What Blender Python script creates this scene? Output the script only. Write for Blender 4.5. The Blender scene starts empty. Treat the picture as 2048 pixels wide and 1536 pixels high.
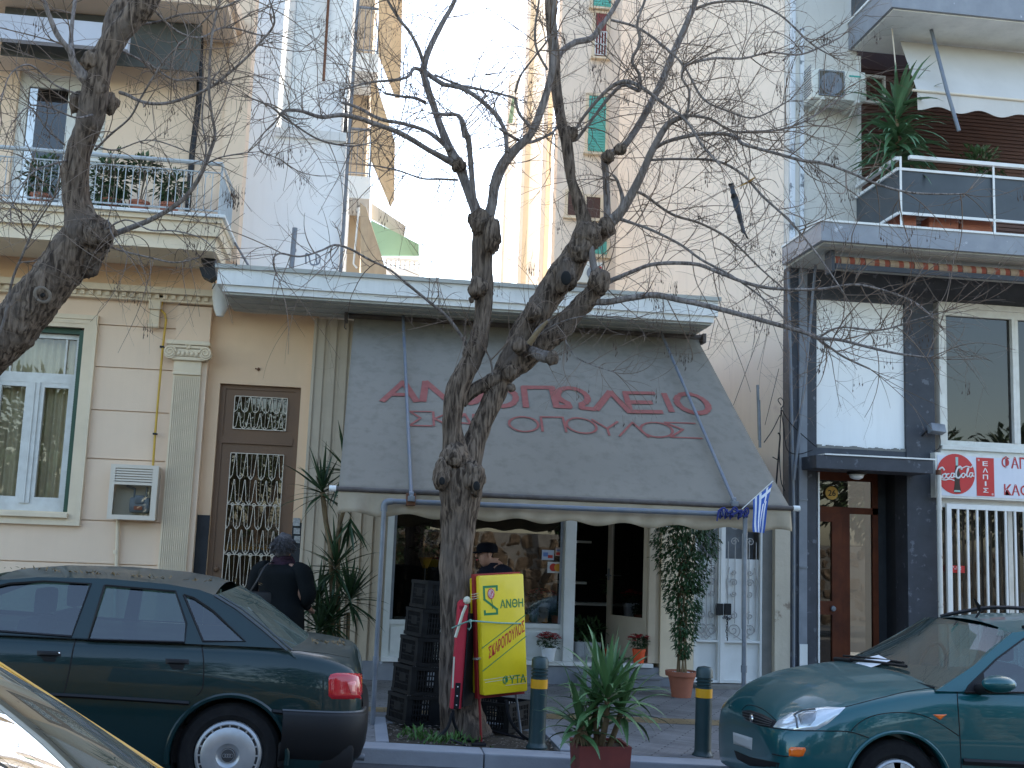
import bpy, bmesh, math, random
from mathutils import Vector, Matrix, noise
from mathutils.geometry import tessellate_polygon
PI=math.pi
C=bpy.context.scene.collection
# ---------------------------------------------------------------- camera, world, sun, exposure
F=2250.;YAW=math.radians(7.3);PIT=math.radians(8.1);ROLL=0.038;EYE=1.75
cf=Vector((math.sin(YAW)*math.cos(PIT),math.cos(YAW)*math.cos(PIT),math.sin(PIT)))
r0=Vector((math.cos(YAW),-math.sin(YAW),0));u0=r0.cross(cf)
cR=math.cos(ROLL)*r0+math.sin(ROLL)*u0;cU=math.cos(ROLL)*u0-math.sin(ROLL)*r0
cam=bpy.data.cameras.new('camera');co=bpy.data.objects.new('camera',cam);C.objects.link(co)
cam.sensor_width=36;cam.lens=F/2048*36;cam.clip_start=.05;cam.clip_end=600
m=Matrix((cR,cU,-cf)).transposed().to_4x4();m.translation=(0,0,EYE);co.matrix_world=m
bpy.context.scene.camera=co
SUN_EL=math.radians(41);SUN_AZ=math.radians(38)     # azimuth from +Y towards +X
w=bpy.data.worlds.new('World');bpy.context.scene.world=w;w.use_nodes=True
nt=w.node_tree;sk=nt.nodes.new('ShaderNodeTexSky');sk.sky_type='NISHITA';sk.sun_disc=False
sk.sun_elevation=SUN_EL;sk.sun_rotation=SUN_AZ;sk.air_density=1.2;sk.dust_density=1.6;sk.ozone_density=1.0
nt.links.new(sk.outputs[0],nt.nodes['Background'].inputs[0]);nt.nodes['Background'].inputs[1].default_value=.15
sl=bpy.data.lights.new('sun','SUN');sl.energy=2.6;sl.angle=math.radians(.6);sl.color=(1,.93,.82)
so=bpy.data.objects.new('sun',sl);C.objects.link(so)
sd=Vector((math.sin(SUN_AZ)*math.cos(SUN_EL),math.cos(SUN_AZ)*math.cos(SUN_EL),math.sin(SUN_EL)))
so.rotation_euler=sd.to_track_quat('Z','Y').to_euler();so.location=(0,0,30)
vs=bpy.context.scene.view_settings;vs.view_transform='Standard';vs.look='None';vs.gamma=1;vs.exposure=1.95
bpy.context.scene.cycles.max_bounces=8;bpy.context.scene.cycles.transparent_max_bounces=16
# a photo pixel turned into a real point on a plane of the street
def ray(u,v):return cf+cR*((u-1024)/F)-cU*((v-768)/F)
def P(u,v,Y):
    d=ray(u,v);t=Y/d.y;return Vector((d.x*t,Y,EYE+d.z*t))
def PX(u,v,X):
    d=ray(u,v);t=X/d.x;return Vector((X,d.y*t,EYE+d.z*t))
def Rc(u0_,v0_,u1,v1,Y):
    vm=(v0_+v1)/2;um=(u0_+u1)/2
    return P(u0_,vm,Y).x,P(u1,vm,Y).x,P(um,v1,Y).z,P(um,v0_,Y).z
# ---------------------------------------------------------------- materials
def lin(c):
    return tuple(((x/255)/12.92 if x/255<=.04045 else ((x/255+.055)/1.055)**2.4) for x in c)
MATS={}
def M(name,col,rough=.6,metal=0,col2=None,sc=4,amt=.5,bump=0,bsc=40,streak=0,spec=.5,coat=0,trans=0,col3=None,sc3=1.5,th3=.6,vec=(1,1,1),sss=0,dust=None,det=6):
    """weathered surface: base colour broken by noise, vertical streaks, patches"""
    mt=bpy.data.materials.new(name);mt.use_nodes=True;n=mt.node_tree;b=n.nodes['Principled BSDF'];L=n.links.new
    col=tuple(col)+(1,)
    b.inputs['Roughness'].default_value=rough;b.inputs['Metallic'].default_value=metal
    b.inputs['Specular IOR Level'].default_value=spec
    if coat:b.inputs['Coat Weight'].default_value=coat;b.inputs['Coat Roughness'].default_value=.03
    if trans:b.inputs['Transmission Weight'].default_value=trans
    tc=n.nodes.new('ShaderNodeTexCoord');mp=n.nodes.new('ShaderNodeMapping');mp.inputs['Scale'].default_value=vec
    L(tc.outputs['Object'],mp.inputs[0]);V=mp.outputs[0]
    b.inputs['Base Color'].default_value=col;out=None
    def mix(a,bc,fac):
        mx=n.nodes.new('ShaderNodeMix');mx.data_type='RGBA'
        if hasattr(a,'links'):L(a,mx.inputs[6])
        else:mx.inputs[6].default_value=a
        mx.inputs[7].default_value=tuple(bc)+(1,);L(fac,mx.inputs[0]);return mx.outputs[2]
    def nz(s,lo,hi,vv=None,d=det):
        t=n.nodes.new('ShaderNodeTexNoise');t.inputs['Scale'].default_value=s;t.inputs['Detail'].default_value=d;t.inputs['Roughness'].default_value=.6
        L(vv or V,t.inputs[0]);r=n.nodes.new('ShaderNodeMapRange');r.inputs[1].default_value=lo;r.inputs[2].default_value=hi
        L(t.outputs[0],r.inputs[0]);return r.outputs[0],t.outputs[0]
    cur=col
    if col2 is not None:
        f,_=nz(sc,.5-.5*amt*.6,.5+.5*amt*.6+.15);cur=mix(cur,col2,f)
    if streak:
        m2=n.nodes.new('ShaderNodeMapping');m2.inputs['Scale'].default_value=(1,1,.09);L(tc.outputs['Object'],m2.inputs[0])
        f,_=nz(9,.48,.95,m2.outputs[0]);cur=mix(cur,tuple(x*(1-streak) for x in col[:3]),f)
    if col3 is not None:
        f,_=nz(sc3,th3,th3+.06,d=9);cur=mix(cur,col3,f)
    if dust is not None:
        g=n.nodes.new('ShaderNodeNewGeometry');s=n.nodes.new('ShaderNodeSeparateXYZ');L(g.outputs['Normal'],s.inputs[0])
        r=n.nodes.new('ShaderNodeMapRange');r.inputs[1].default_value=.55;r.inputs[2].default_value=1.0;r.inputs[4].default_value=.75;L(s.outputs[2],r.inputs[0])
        f,_=nz(3,.2,.6);mm=n.nodes.new('ShaderNodeMath');mm.operation='MULTIPLY';L(f,mm.inputs[0]);L(r.outputs[0],mm.inputs[1])
        cur=mix(cur,dust,mm.outputs[0])
        ra=n.nodes.new('ShaderNodeMapRange');ra.inputs[3].default_value=rough;ra.inputs[4].default_value=.75;L(mm.outputs[0],ra.inputs[0]);L(ra.outputs[0],b.inputs['Roughness'])
        if coat:
            rc=n.nodes.new('ShaderNodeMapRange');rc.inputs[3].default_value=coat;rc.inputs[4].default_value=.0;L(mm.outputs[0],rc.inputs[0]);L(rc.outputs[0],b.inputs['Coat Weight'])
    if hasattr(cur,'links'):L(cur,b.inputs['Base Color'])
    if bump:
        _,o=nz(bsc,0,1,d=5);bp=n.nodes.new('ShaderNodeBump');bp.inputs['Strength'].default_value=bump;bp.inputs['Distance'].default_value=.01
        L(o,bp.inputs['Height']);L(bp.outputs[0],b.inputs['Normal'])
    MATS[name]=mt;return mt
def glass(name,tint=(1,1,1),refl=.12,rough=.01,maxr=.85,dust=None,dcol=(.16,.19,.17)):
    mt=bpy.data.materials.new(name);mt.use_nodes=True;n=mt.node_tree;L=n.links.new
    n.nodes.remove(n.nodes['Principled BSDF']);o=n.nodes['Material Output']
    t=n.nodes.new('ShaderNodeBsdfTransparent');t.inputs[0].default_value=tuple(tint)+(1,)
    g=n.nodes.new('ShaderNodeBsdfGlossy');g.inputs['Roughness'].default_value=rough
    lw=n.nodes.new('ShaderNodeLayerWeight');lw.inputs[0].default_value=.25
    r=n.nodes.new('ShaderNodeMapRange');r.inputs[3].default_value=refl;r.inputs[4].default_value=maxr;L(lw.outputs['Fresnel'],r.inputs[0])
    mx=n.nodes.new('ShaderNodeMixShader');L(r.outputs[0],mx.inputs[0]);L(t.outputs[0],mx.inputs[1]);L(g.outputs[0],mx.inputs[2]);L(mx.outputs[0],o.inputs[0])
    if dust:
        df=n.nodes.new('ShaderNodeBsdfDiffuse');df.inputs[0].default_value=tuple(dcol)+(1,);m2=n.nodes.new('ShaderNodeMixShader')
        tc=n.nodes.new('ShaderNodeTexCoord');nz=n.nodes.new('ShaderNodeTexNoise');nz.inputs['Scale'].default_value=5;nz.inputs['Detail'].default_value=6;L(tc.outputs['Object'],nz.inputs[0])
        mr=n.nodes.new('ShaderNodeMapRange');mr.inputs[1].default_value=.3;mr.inputs[2].default_value=.7;mr.inputs[3].default_value=dust*.7;mr.inputs[4].default_value=dust*1.3;L(nz.outputs[0],mr.inputs[0])
        L(mr.outputs[0],m2.inputs[0]);L(mx.outputs[0],m2.inputs[1]);L(df.outputs[0],m2.inputs[2]);L(m2.outputs[0],o.inputs[0])
    MATS[name]=mt;return mt
def stripes(name,cols,period,axis=0,rough=.8):
    mt=bpy.data.materials.new(name);mt.use_nodes=True;n=mt.node_tree;b=n.nodes['Principled BSDF'];L=n.links.new
    b.inputs['Roughness'].default_value=rough
    tc=n.nodes.new('ShaderNodeTexCoord');s=n.nodes.new('ShaderNodeSeparateXYZ');L(tc.outputs['Object'],s.inputs[0])
    d=n.nodes.new('ShaderNodeMath');d.operation='DIVIDE';d.inputs[1].default_value=period;L(s.outputs[axis],d.inputs[0])
    fr=n.nodes.new('ShaderNodeMath');fr.operation='FRACT';L(d.outputs[0],fr.inputs[0])
    cr=n.nodes.new('ShaderNodeValToRGB');cr.color_ramp.interpolation='CONSTANT';e=cr.color_ramp.elements
    k=len(cols)
    while len(e)<k:e.new(.5)
    for i,c in enumerate(cols):e[i].position=c[0];e[i].color=tuple(c[1])+(1,)
    L(fr.outputs[0],cr.inputs[0]);L(cr.outputs[0],b.inputs['Base Color']);MATS[name]=mt;return mt
# ---------------------------------------------------------------- mesh builder
class MB:
    def __init__(s):s.v=[];s.f=[]
    def add(s,vs,fs):
        o=len(s.v);s.v+=[Vector(p) for p in vs];s.f+=[tuple(i+o for i in f) for f in fs];return s
    def box(s,x0,x1,y0,y1,z0,z1):
        if x0>x1:x0,x1=x1,x0
        if y0>y1:y0,y1=y1,y0
        if z0>z1:z0,z1=z1,z0
        return s.add([(x0,y0,z0),(x1,y0,z0),(x1,y1,z0),(x0,y1,z0),(x0,y0,z1),(x1,y0,z1),(x1,y1,z1),(x0,y1,z1)],
            [(0,3,2,1),(4,5,6,7),(0,1,5,4),(1,2,6,5),(2,3,7,6),(3,0,4,7)])
    def bbox(s,x0,x1,y0,y1,z0,z1,b=.01):
        """box with chamfered edges"""
        if x0>x1:x0,x1=x1,x0
        if y0>y1:y0,y1=y1,y0
        if z0>z1:z0,z1=z1,z0
        b=min(b,(x1-x0)/3,(y1-y0)/3,(z1-z0)/3)
        bm=bmesh.new();bmesh.ops.create_cube(bm,size=1)
        for q in bm.verts:q.co=Vector(((x0+x1)/2+q.co.x*(x1-x0),(y0+y1)/2+q.co.y*(y1-y0),(z0+z1)/2+q.co.z*(z1-z0)))
        bmesh.ops.bevel(bm,geom=bm.edges[:],offset=b,segments=2,affect='EDGES',profile=.6)
        bm.verts.index_update();s.add([q.co.copy() for q in bm.verts],[[q.index for q in f.verts] for f in bm.faces]);bm.free();return s
    def xf(s,mat,a=0):
        for i in range(a,len(s.v)):s.v[i]=mat@s.v[i]
        return s
    def quad(s,a,b,c,d):return s.add([a,b,c,d],[(0,1,2,3)])
    def prism(s,pts,d):
        """closed planar outline (3D points) extruded by vector d"""
        n=len(pts);d=Vector(d);p=[Vector(q) for q in pts]
        tri=tessellate_polygon([p]);nn=len(p)
        fs=[tuple(t) for t in tri]+[tuple(i+nn for i in reversed(t)) for t in tri]+[(i,(i+1)%nn,(i+1)%nn+nn,i+nn) for i in range(nn)]
        return s.add(p+[q+d for q in p],fs)
    def holed(s,outer,holes,fn,th=None):
        """2D outline with holes, mapped by fn(a,b,depth)"""
        rings=[[Vector((a,b,0)) for a,b in r] for r in [outer]+holes];flat=[q for r in rings for q in r]
        tri=[tuple(t) for t in tessellate_polygon(rings)];vs=[fn(q.x,q.y,0) for q in flat];fs=list(tri)
        if th:
            n=len(flat);vs+=[fn(q.x,q.y,th) for q in flat];fs+=[tuple(i+n for i in reversed(t)) for t in tri]
            o=0
            for r in rings:
                k=len(r);fs+=[(o+i,o+(i+1)%k,o+(i+1)%k+n,o+i+n) for i in range(k)];o+=k
        return s.add(vs,fs)
    def tube(s,pts,r,n=8,cap=True,flat=1):
        pts=[Vector(p) for p in pts]
        if not hasattr(r,'__len__'):r=[r]*len(pts)
        vs=[];fs=[];up=None
        for i,p in enumerate(pts):
            t=(pts[min(i+1,len(pts)-1)]-pts[max(i-1,0)])
            if t.length<1e-9:t=Vector((0,0,1))
            t.normalize()
            if up is None:up=t.orthogonal().normalized()
            up=(up-t*up.dot(t))
            if up.length<1e-6:up=t.orthogonal()
            up.normalize();sd_=t.cross(up)
            for k in range(n):
                a=2*PI*k/n;vs.append(p+(up*math.cos(a)*flat+sd_*math.sin(a))*r[i])
        for i in range(len(pts)-1):
            for k in range(n):fs.append((i*n+k,i*n+(k+1)%n,(i+1)*n+(k+1)%n,(i+1)*n+k))
        if cap and n>2:
            fs.append(tuple(reversed(range(n))));fs.append(tuple(range((len(pts)-1)*n,len(pts)*n)))
        return s.add(vs,fs)
    def lathe(s,prof,c=(0,0,0),n=20,axis='Z',cap=True,sx=1,sy=1):
        vs=[];fs=[];c=Vector(c)
        for r,h in prof:
            for k in range(n):
                a=2*PI*k/n;q=(r*math.cos(a)*sx,r*math.sin(a)*sy,h)
                if axis=='Y':q=(q[0],h,q[1])
                if axis=='X':q=(h,q[0],q[1])
                vs.append(c+Vector(q))
        for i in range(len(prof)-1):
            for k in range(n):fs.append((i*n+k,i*n+(k+1)%n,(i+1)*n+(k+1)%n,(i+1)*n+k))
        if cap:
            fs.append(tuple(reversed(range(n))));fs.append(tuple(range((len(prof)-1)*n,len(prof)*n)))
        return s.add(vs,fs)
    def ball(s,c,r,n=10,sc=(1,1,1)):
        p=[(max(1e-4,math.sin(PI*i/n))*r,-math.cos(PI*i/n)*r) for i in range(n+1)]
        o=len(s.v);s.lathe(p,(0,0,0),n*2)
        for i in range(o,len(s.v)):q=s.v[i];s.v[i]=Vector((q.x*sc[0],q.y*sc[1],q.z*sc[2]))+Vector(c)
        return s
    def blade(s,base,d,L,w,droop=.5,n=6,roll=0,keel=.25,droopy=1.6):
        """strap leaf bending under its weight"""
        p=Vector(base);d=Vector(d).normalized();side=d.cross(Vector((0,0,1)))
        if side.length<.05:side=Vector((math.cos(roll*7),math.sin(roll*7),0))
        side.normalize();side=(Matrix.Rotation(roll,3,d)@side)
        vs=[];fs=[]
        for i in range(n+1):
            t=i/n;ww=w*.5*(.55+1.2*t-.2*t*t if t<.35 else max(.02,(1-t)/.65)**.75*.98)
            nrm=side.cross(d).normalized()
            vs+=[p-side*ww,p-nrm*ww*keel,p+side*ww]
            st=d*(L/n);p=p+st;d=(d+Vector((0,0,-1))*droop*(t+.15)**droopy*(2.2/n)).normalized()
        for i in range(n):
            a=i*3;fs+=[(a,a+1,a+4,a+3),(a+1,a+2,a+5,a+4)]
        return s.add(vs,fs)
    def leaf(s,p,d,L,w,up=None):
        d=Vector(d).normalized();sd_=d.cross(up or Vector((random.uniform(-.4,.4),random.uniform(-.4,.4),1)))
        if sd_.length<.01:sd_=Vector((1,0,0))
        sd_.normalize();nn=sd_.cross(d);p=Vector(p)
        return s.add([p,p+d*L*.45+sd_*w*.5+nn*w*.12,p+d*L-nn*w*.25,p+d*L*.45-sd_*w*.5+nn*w*.12],[(0,1,2),(0,2,3)])
    def build(s,name,mat,parent=None,smooth=None,label=None):
        me=bpy.data.meshes.new(name);off=Vector((0,0,0));q=parent
        while q is not None:off+=q.location;q=q.parent
        me.from_pydata([tuple(v-off) for v in s.v],[],s.f);me.update()
        if isinstance(mat,str):mat=MATS[mat]
        me.materials.append(mat)
        if smooth is not None:
            me.polygons.foreach_set('use_smooth',[True]*len(me.polygons))
            if smooth<3:me.set_sharp_from_angle(angle=smooth)
        o=bpy.data.objects.new(name,me);C.objects.link(o);o.parent=parent
        if label:o['label']=label
        return o
def tag(o,label,cat,group=None,kind=None):
    o['label']=label;o['category']=cat
    if group:o['group']=group
    if kind:o['kind']=kind
    return o
def struct(o):o['kind']='structure';return o
def thing(name,label,cat,loc=(0,0,0),group=None):
    o=bpy.data.objects.new(name,None);C.objects.link(o);o.location=loc;o.empty_display_size=.1;return tag(o,label,cat,group)
def solo(mb,name,mat,label,cat,group=None,smooth=None,kind=None):return tag(mb.build(name,mat,None,smooth),label,cat,group,kind)
def dup(root,loc,label=None,rotz=None):
    def cp(o,par):
        c=o.copy();C.objects.link(c);c.parent=par
        for ch in kids[o.name]:cp(ch,c)
        return c
    kids={}
    def walk(o):
        kids[o.name]=list(o.children)
        for ch in o.children:walk(ch)
    walk(root);r=cp(root,None);r.location=loc
    if rotz is not None:r.rotation_euler=(0,0,rotz)
    if label:r['label']=label
    return r
def boolean(o,cut):
    md=o.modifiers.new('b','BOOLEAN');md.operation='DIFFERENCE';md.object=cut;md.solver='EXACT'
    dg=bpy.context.evaluated_depsgraph_get();me=bpy.data.meshes.new_from_object(o.evaluated_get(dg));old=o.data
    o.modifiers.clear();o.data=me;bpy.data.objects.remove(cut);return o
def textmesh(txt,size=1,bold=0,shear=0,spacing=1,font=None,sx=1):
    """flat text outline triangulated: (verts, faces) in its own XY, plus its extents"""
    cu=bpy.data.curves.new('t','FONT');cu.body=txt;cu.size=size;cu.offset=bold;cu.shear=shear;cu.space_character=spacing;cu.resolution_u=4
    o=bpy.data.objects.new('t',cu);C.objects.link(o);dg=bpy.context.evaluated_depsgraph_get();dg.update()
    me=bpy.data.meshes.new_from_object(o.evaluated_get(dg));vs=[v.co.copy() for v in me.vertices];fs=[tuple(p.vertices) for p in me.polygons]
    bpy.data.objects.remove(o);bpy.data.meshes.remove(me)
    x0=min(v.x for v in vs);x1=max(v.x for v in vs);y0=min(v.y for v in vs);y1=max(v.y for v in vs)
    return vs,fs,(x0,x1,y0,y1)
def text_on(mb,txt,fn,x0,x1,y0,y1,**k):
    """text fitted into the rectangle, mapped by fn(a,b)"""
    vs,fs,e=textmesh(txt,**k)
    return mb.add([fn(x0+(v.x-e[0])/(e[1]-e[0])*(x1-x0),y0+(v.y-e[2])/(e[3]-e[2])*(y1-y0)) for v in vs],fs)
def catmull(pts,k=4):
    """smooth polyline through points (tuples of any length)"""
    out=[];n=len(pts)
    for i in range(n-1):
        a=pts[max(i-1,0)];b=pts[i];c=pts[i+1];d=pts[min(i+2,n-1)]
        for j in range(k):
            t=j/k;out.append(tuple(.5*((2*b[q])+(-a[q]+c[q])*t+(2*a[q]-5*b[q]+4*c[q]-d[q])*t*t+(-a[q]+3*b[q]-3*c[q]+d[q])*t**3) for q in range(len(b))))
    out.append(tuple(pts[-1]));return out
# ---------------------------------------------------------------- palette
M('peach',(.76,.53,.335),.85,col2=(.68,.46,.29),sc=1.6,amt=.6,bump=.15,bsc=60,streak=.08)
M('peach_pink',(.76,.57,.405),.85,col2=(.70,.52,.37),sc=1.5,bump=.12,bsc=60,streak=.08)
M('cream_trim',(.73,.60,.425),.8,col2=(.61,.50,.35),sc=3,bump=.1,streak=.15)
M('white_stucco',(.82,.82,.80),.85,col2=(.75,.76,.75),sc=1.2,bump=.12,bsc=70,streak=.10)
M('slab_white',(.74,.74,.71),.8,col2=(.60,.60,.57),sc=2.5,bump=.15,streak=.25)
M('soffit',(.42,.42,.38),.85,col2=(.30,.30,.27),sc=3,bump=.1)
M('panel_cream',(.54,.45,.335),.7,spec=.3,col2=(.45,.375,.28),sc=4,streak=.12)
M('ship_white',(.62,.63,.60),.5,col2=(.50,.51,.48),sc=5,streak=.1)
M('brown_metal',(.18,.105,.060),.6,spec=.3,col2=(.155,.095,.06),sc=5)
M('grille_white',(.62,.54,.43),.5)
M('slate',(.062,.068,.082),.6,spec=.3,col2=(.028,.031,.038),sc=5,amt=1,bump=.05,col3=(.115,.125,.145),sc3=9,th3=.60)
M('slate_dark',(.018,.020,.023),.6,spec=.25,col2=(.04,.043,.047),sc=5,amt=.9,bump=.05)
M('marble_grey',(.25,.265,.29),.45,col2=(.16,.17,.20),sc=6,amt=.9,bump=.05,streak=.2,col3=(.48,.50,.55),sc3=8,th3=.66)
M('white_paint',(.70,.70,.68),.5,col2=(.60,.60,.57),sc=5,streak=.1)
M('window_white',(.66,.65,.60),.5,col2=(.52,.50,.45),sc=8)
M('green_shutter',(.022,.07,.035),.55,col2=(.015,.045,.025),sc=8)
M('curtain',(.62,.54,.38),.95,col2=(.48,.41,.29),sc=6)
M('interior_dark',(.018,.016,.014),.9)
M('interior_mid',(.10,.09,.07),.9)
M('yellow_gas',(.55,.33,.03),.5,col2=(.40,.24,.03),sc=8)
M('black_plastic',(.008,.008,.010),.6,spec=.25,bump=.04)
M('crate_black',(.003,.0035,.0045),.6,spec=.2,col2=(.011,.012,.014),sc=12)
M('steel_grey',(.22,.24,.27),.5,metal=.3,col2=(.11,.12,.13),sc=9,amt=.9,bump=.08)
M('blue_steel',(.17,.18,.19),.5,metal=.2,col2=(.10,.13,.19),sc=9)
M('rust',(.17,.07,.035),.8,col2=(.09,.04,.02),sc=12)
M('canvas_grey',(.225,.202,.166),.9,spec=.2,col2=(.175,.158,.132),sc=.9,amt=.9,bump=.06,bsc=220,streak=.42,col3=(.27,.25,.22),sc3=22,th3=.76,det=4)
M('valance',(.40,.33,.24),.85,col2=(.28,.23,.16),sc=6,amt=.9,bump=.08,bsc=90)
M('letter_red',(.28,.092,.075),.8,col2=(.20,.045,.035),sc=16,amt=.9)
M('terracotta',(.36,.12,.065),.75,col2=(.27,.095,.055),sc=8,bump=.05)
M('terracotta_dark',(.20,.04,.03),.7,col2=(.14,.03,.025),sc=8,bump=.05)
M('orange_pot',(.70,.085,.02),.4);M('white_pot',(.66,.68,.70),.4)
M('soil',(.06,.045,.03),.95,col2=(.10,.08,.055),sc=30,bump=.5,bsc=80)
M('yucca_green',(.085,.17,.055),.45,col2=(.045,.11,.04),sc=6,amt=.9)
M('yucca_dark',(.030,.062,.022),.45,col2=(.016,.040,.014),sc=6,amt=.9)
M('yucca_blue',(.10,.20,.10),.42,col2=(.055,.125,.06),sc=5,amt=.9)
M('dry_leaf',(.16,.11,.05),.8)
M('ficus_green',(.018,.058,.016),.45,col2=(.038,.092,.028),sc=9,amt=1)
M('leaf_mid',(.050,.095,.030),.5,col2=(.026,.055,.018),sc=9,amt=1)
M('weed',(.075,.17,.03),.6,col2=(.045,.12,.02),sc=9)
M('stem',(.16,.12,.08),.8,col2=(.10,.075,.05),sc=20)
M('cane',(.20,.14,.07),.85,col2=(.10,.07,.04),sc=14,bump=.4,bsc=60)
M('red_flower',(.42,.012,.02),.6,col2=(.28,.008,.02),sc=30)
M('asphalt',(.055,.056,.06),.85,col2=(.035,.036,.04),sc=3,bump=.5,bsc=150)
M('kerb_stone',(.33,.34,.36),.75,col2=(.22,.23,.25),sc=4,amt=.9,bump=.25,bsc=50,col3=(.12,.12,.13),sc3=3,th3=.62)
M('pale_cream',(.84,.79,.72),.9,col2=(.78,.73,.66),sc=1);M('beige_wall',(.79,.67,.545),.9,col2=(.71,.60,.49),sc=.9,amt=.9,bump=.1,streak=.14,col3=(.62,.50,.42),sc3=1.4,th3=.66)
M('black_paint',(.008,.008,.010),.45,spec=.3)
M('cream_wall',(.62,.60,.55),.9,col2=(.54,.51,.46),sc=1.5,bump=.5,bsc=45,streak=.12)
M('grey_cement',(.23,.22,.20),.9,col2=(.12,.12,.11),sc=5,amt=.9,bump=.3,streak=.3)
M('peeling',(.52,.46,.36),.9,col2=(.40,.35,.28),sc=3,amt=.9,bump=.5,bsc=14,streak=.25,col3=(.25,.20,.15),sc3=6,th3=.60)
M('wood_red',(.13,.032,.010),.6,spec=.25,col2=(.055,.013,.006),sc=5,streak=.4)
M('wood_dark',(.045,.022,.014),.45)
glass('pane',(.80,.80,.76),.06,maxr=.5);glass('pane_dark',(.25,.26,.25),.06,maxr=.5);glass('pane_clear',(.85,.87,.85),.10,maxr=.6)
glass('rear_glass_dusty',(.22,.32,.30),.08,maxr=.6,dust=.55,dcol=(.075,.10,.09));glass('windscreen_dusty',(.30,.42,.40),.08,maxr=.6,dust=.22,dcol=(.11,.15,.14));glass('car_glass',(.24,.36,.36),.09,maxr=.7)
# ---------------------------------------------------------------- ground (street falls to the right)
def kz(x):x=max(-12,min(14,x));return .24-.035*x
def gz(x,y):
    t=min(1,max(0,(y-8.75)/4.25));return kz(x)*(1-t)+.195*t
def sheet(x0,x1,y0,y1,fn,nx=24,ny=6):
    mb=MB();vs=[(x0+(x1-x0)*i/nx,y0+(y1-y0)*j/ny) for j in range(ny+1) for i in range(nx+1)]
    return mb.add([(x,y,fn(x,y)) for x,y in vs],[(j*(nx+1)+i,j*(nx+1)+i+1,(j+1)*(nx+1)+i+1,(j+1)*(nx+1)+i) for j in range(ny) for i in range(nx)])
struct(sheet(-80,80,-60,120,lambda x,y:-.55,4,4).build('ground','grey_cement'))
struct(sheet(-30,30,.4,8.62,lambda x,y:kz(x)-.11-.0*(8.6-y),60,10).build('road','asphalt'))
# kerb stones: one course of separate stones in one kerb
kb=MB();x=-12.0
while x<14:
    z0,z1=kz(x),kz(x+1.0);o=len(kb.v);kb.bbox(x+.004,x+.996,8.60,8.86,0,1,.012)
    for i in range(o,len(kb.v)):
        q=kb.v[i];z=z0+(z1-z0)*(q.x-x);kb.v[i]=Vector((q.x,q.y,z-.4+q.z*.4 if q.z<.5 else z+(q.z-1)))
    x+=1.0
struct(kb.build('kerb','kerb_stone'))
# pavement: ribbed tiles
def tilemat(name,c1,c2,cm,rot,bw,bh):
    mt=bpy.data.materials.new(name);mt.use_nodes=True;n=mt.node_tree;L=n.links.new;b=n.nodes['Principled BSDF'];b.inputs['Roughness'].default_value=.75
    tc=n.nodes.new('ShaderNodeTexCoord');mp=n.nodes.new('ShaderNodeMapping');mp.inputs['Rotation'].default_value=(0,0,rot);L(tc.outputs['Object'],mp.inputs[0])
    br=n.nodes.new('ShaderNodeTexBrick');br.inputs['Scale'].default_value=1;br.inputs['Brick Width'].default_value=bw;br.inputs['Row Height'].default_value=bh
    br.inputs['Mortar Size'].default_value=.006;br.inputs['Color1'].default_value=c1+(1,);br.inputs['Color2'].default_value=c2+(1,);br.inputs['Mortar'].default_value=cm+(1,);L(mp.outputs[0],br.inputs[0])
    nz=n.nodes.new('ShaderNodeTexNoise');nz.inputs['Scale'].default_value=2.2;nz.inputs['Detail'].default_value=8;L(tc.outputs['Object'],nz.inputs[0])
    mx=n.nodes.new('ShaderNodeMix');mx.data_type='RGBA';mx.blend_type='MULTIPLY';mx.inputs[0].default_value=.7
    cr=n.nodes.new('ShaderNodeMapRange');cr.inputs[1].default_value=.3;cr.inputs[2].default_value=.65;cr.inputs[3].default_value=.55;cr.inputs[4].default_value=1.1;L(nz.outputs[0],cr.inputs[0])
    L(br.outputs[0],mx.inputs[6]);L(cr.outputs[0],mx.inputs[7]);L(mx.outputs[2],b.inputs['Base Color'])
    bp=n.nodes.new('ShaderNodeBump');bp.inputs['Strength'].default_value=.6;bp.inputs['Distance'].default_value=.01;bp.invert=True;L(br.outputs['Fac'],bp.inputs['Height']);L(bp.outputs[0],b.inputs['Normal'])
    MATS[name]=mt
tilemat('paver',(.28,.27,.265),(.22,.21,.205),(.08,.078,.075),.5,.4,.055)
tilemat('tactile',(.36,.25,.12),(.30,.21,.10),(.14,.10,.06),0,.3,.05)
PIT_=(.30,1.62,8.87,9.95)  # tree pit
for i,(a,b,c,d) in enumerate(((-12,PIT_[0],8.86,14),(PIT_[0],PIT_[1],PIT_[3],14),(PIT_[1],14,8.86,14))):
    struct(sheet(a,b,c,d,gz,30,12).build('pavement','paver'))
struct(sheet(-12,14,10.45,10.75,lambda x,y:gz(x,y)+.004,50,2).build('tactile_strip','tactile'))
struct(sheet(PIT_[0],PIT_[1],PIT_[2],PIT_[3],lambda x,y:gz(x,y)-.03+.035*noise.noise(Vector((x*4,y*4,0))),24,16).build('tree_pit','soil'))
pe=MB()
for a,b,c,d in ((PIT_[0]-.1,PIT_[0],8.87,PIT_[3]+.1),(PIT_[1],PIT_[1]+.1,8.87,PIT_[3]+.1),(PIT_[0]+.001,PIT_[1]-.001,PIT_[3],PIT_[3]+.1)):
    z=gz((a+b)/2,(c+d)/2);pe.bbox(a,b,c,d,z-.1,z+.012,.006)
struct(pe.build('pit_edging','kerb_stone'))
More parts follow.
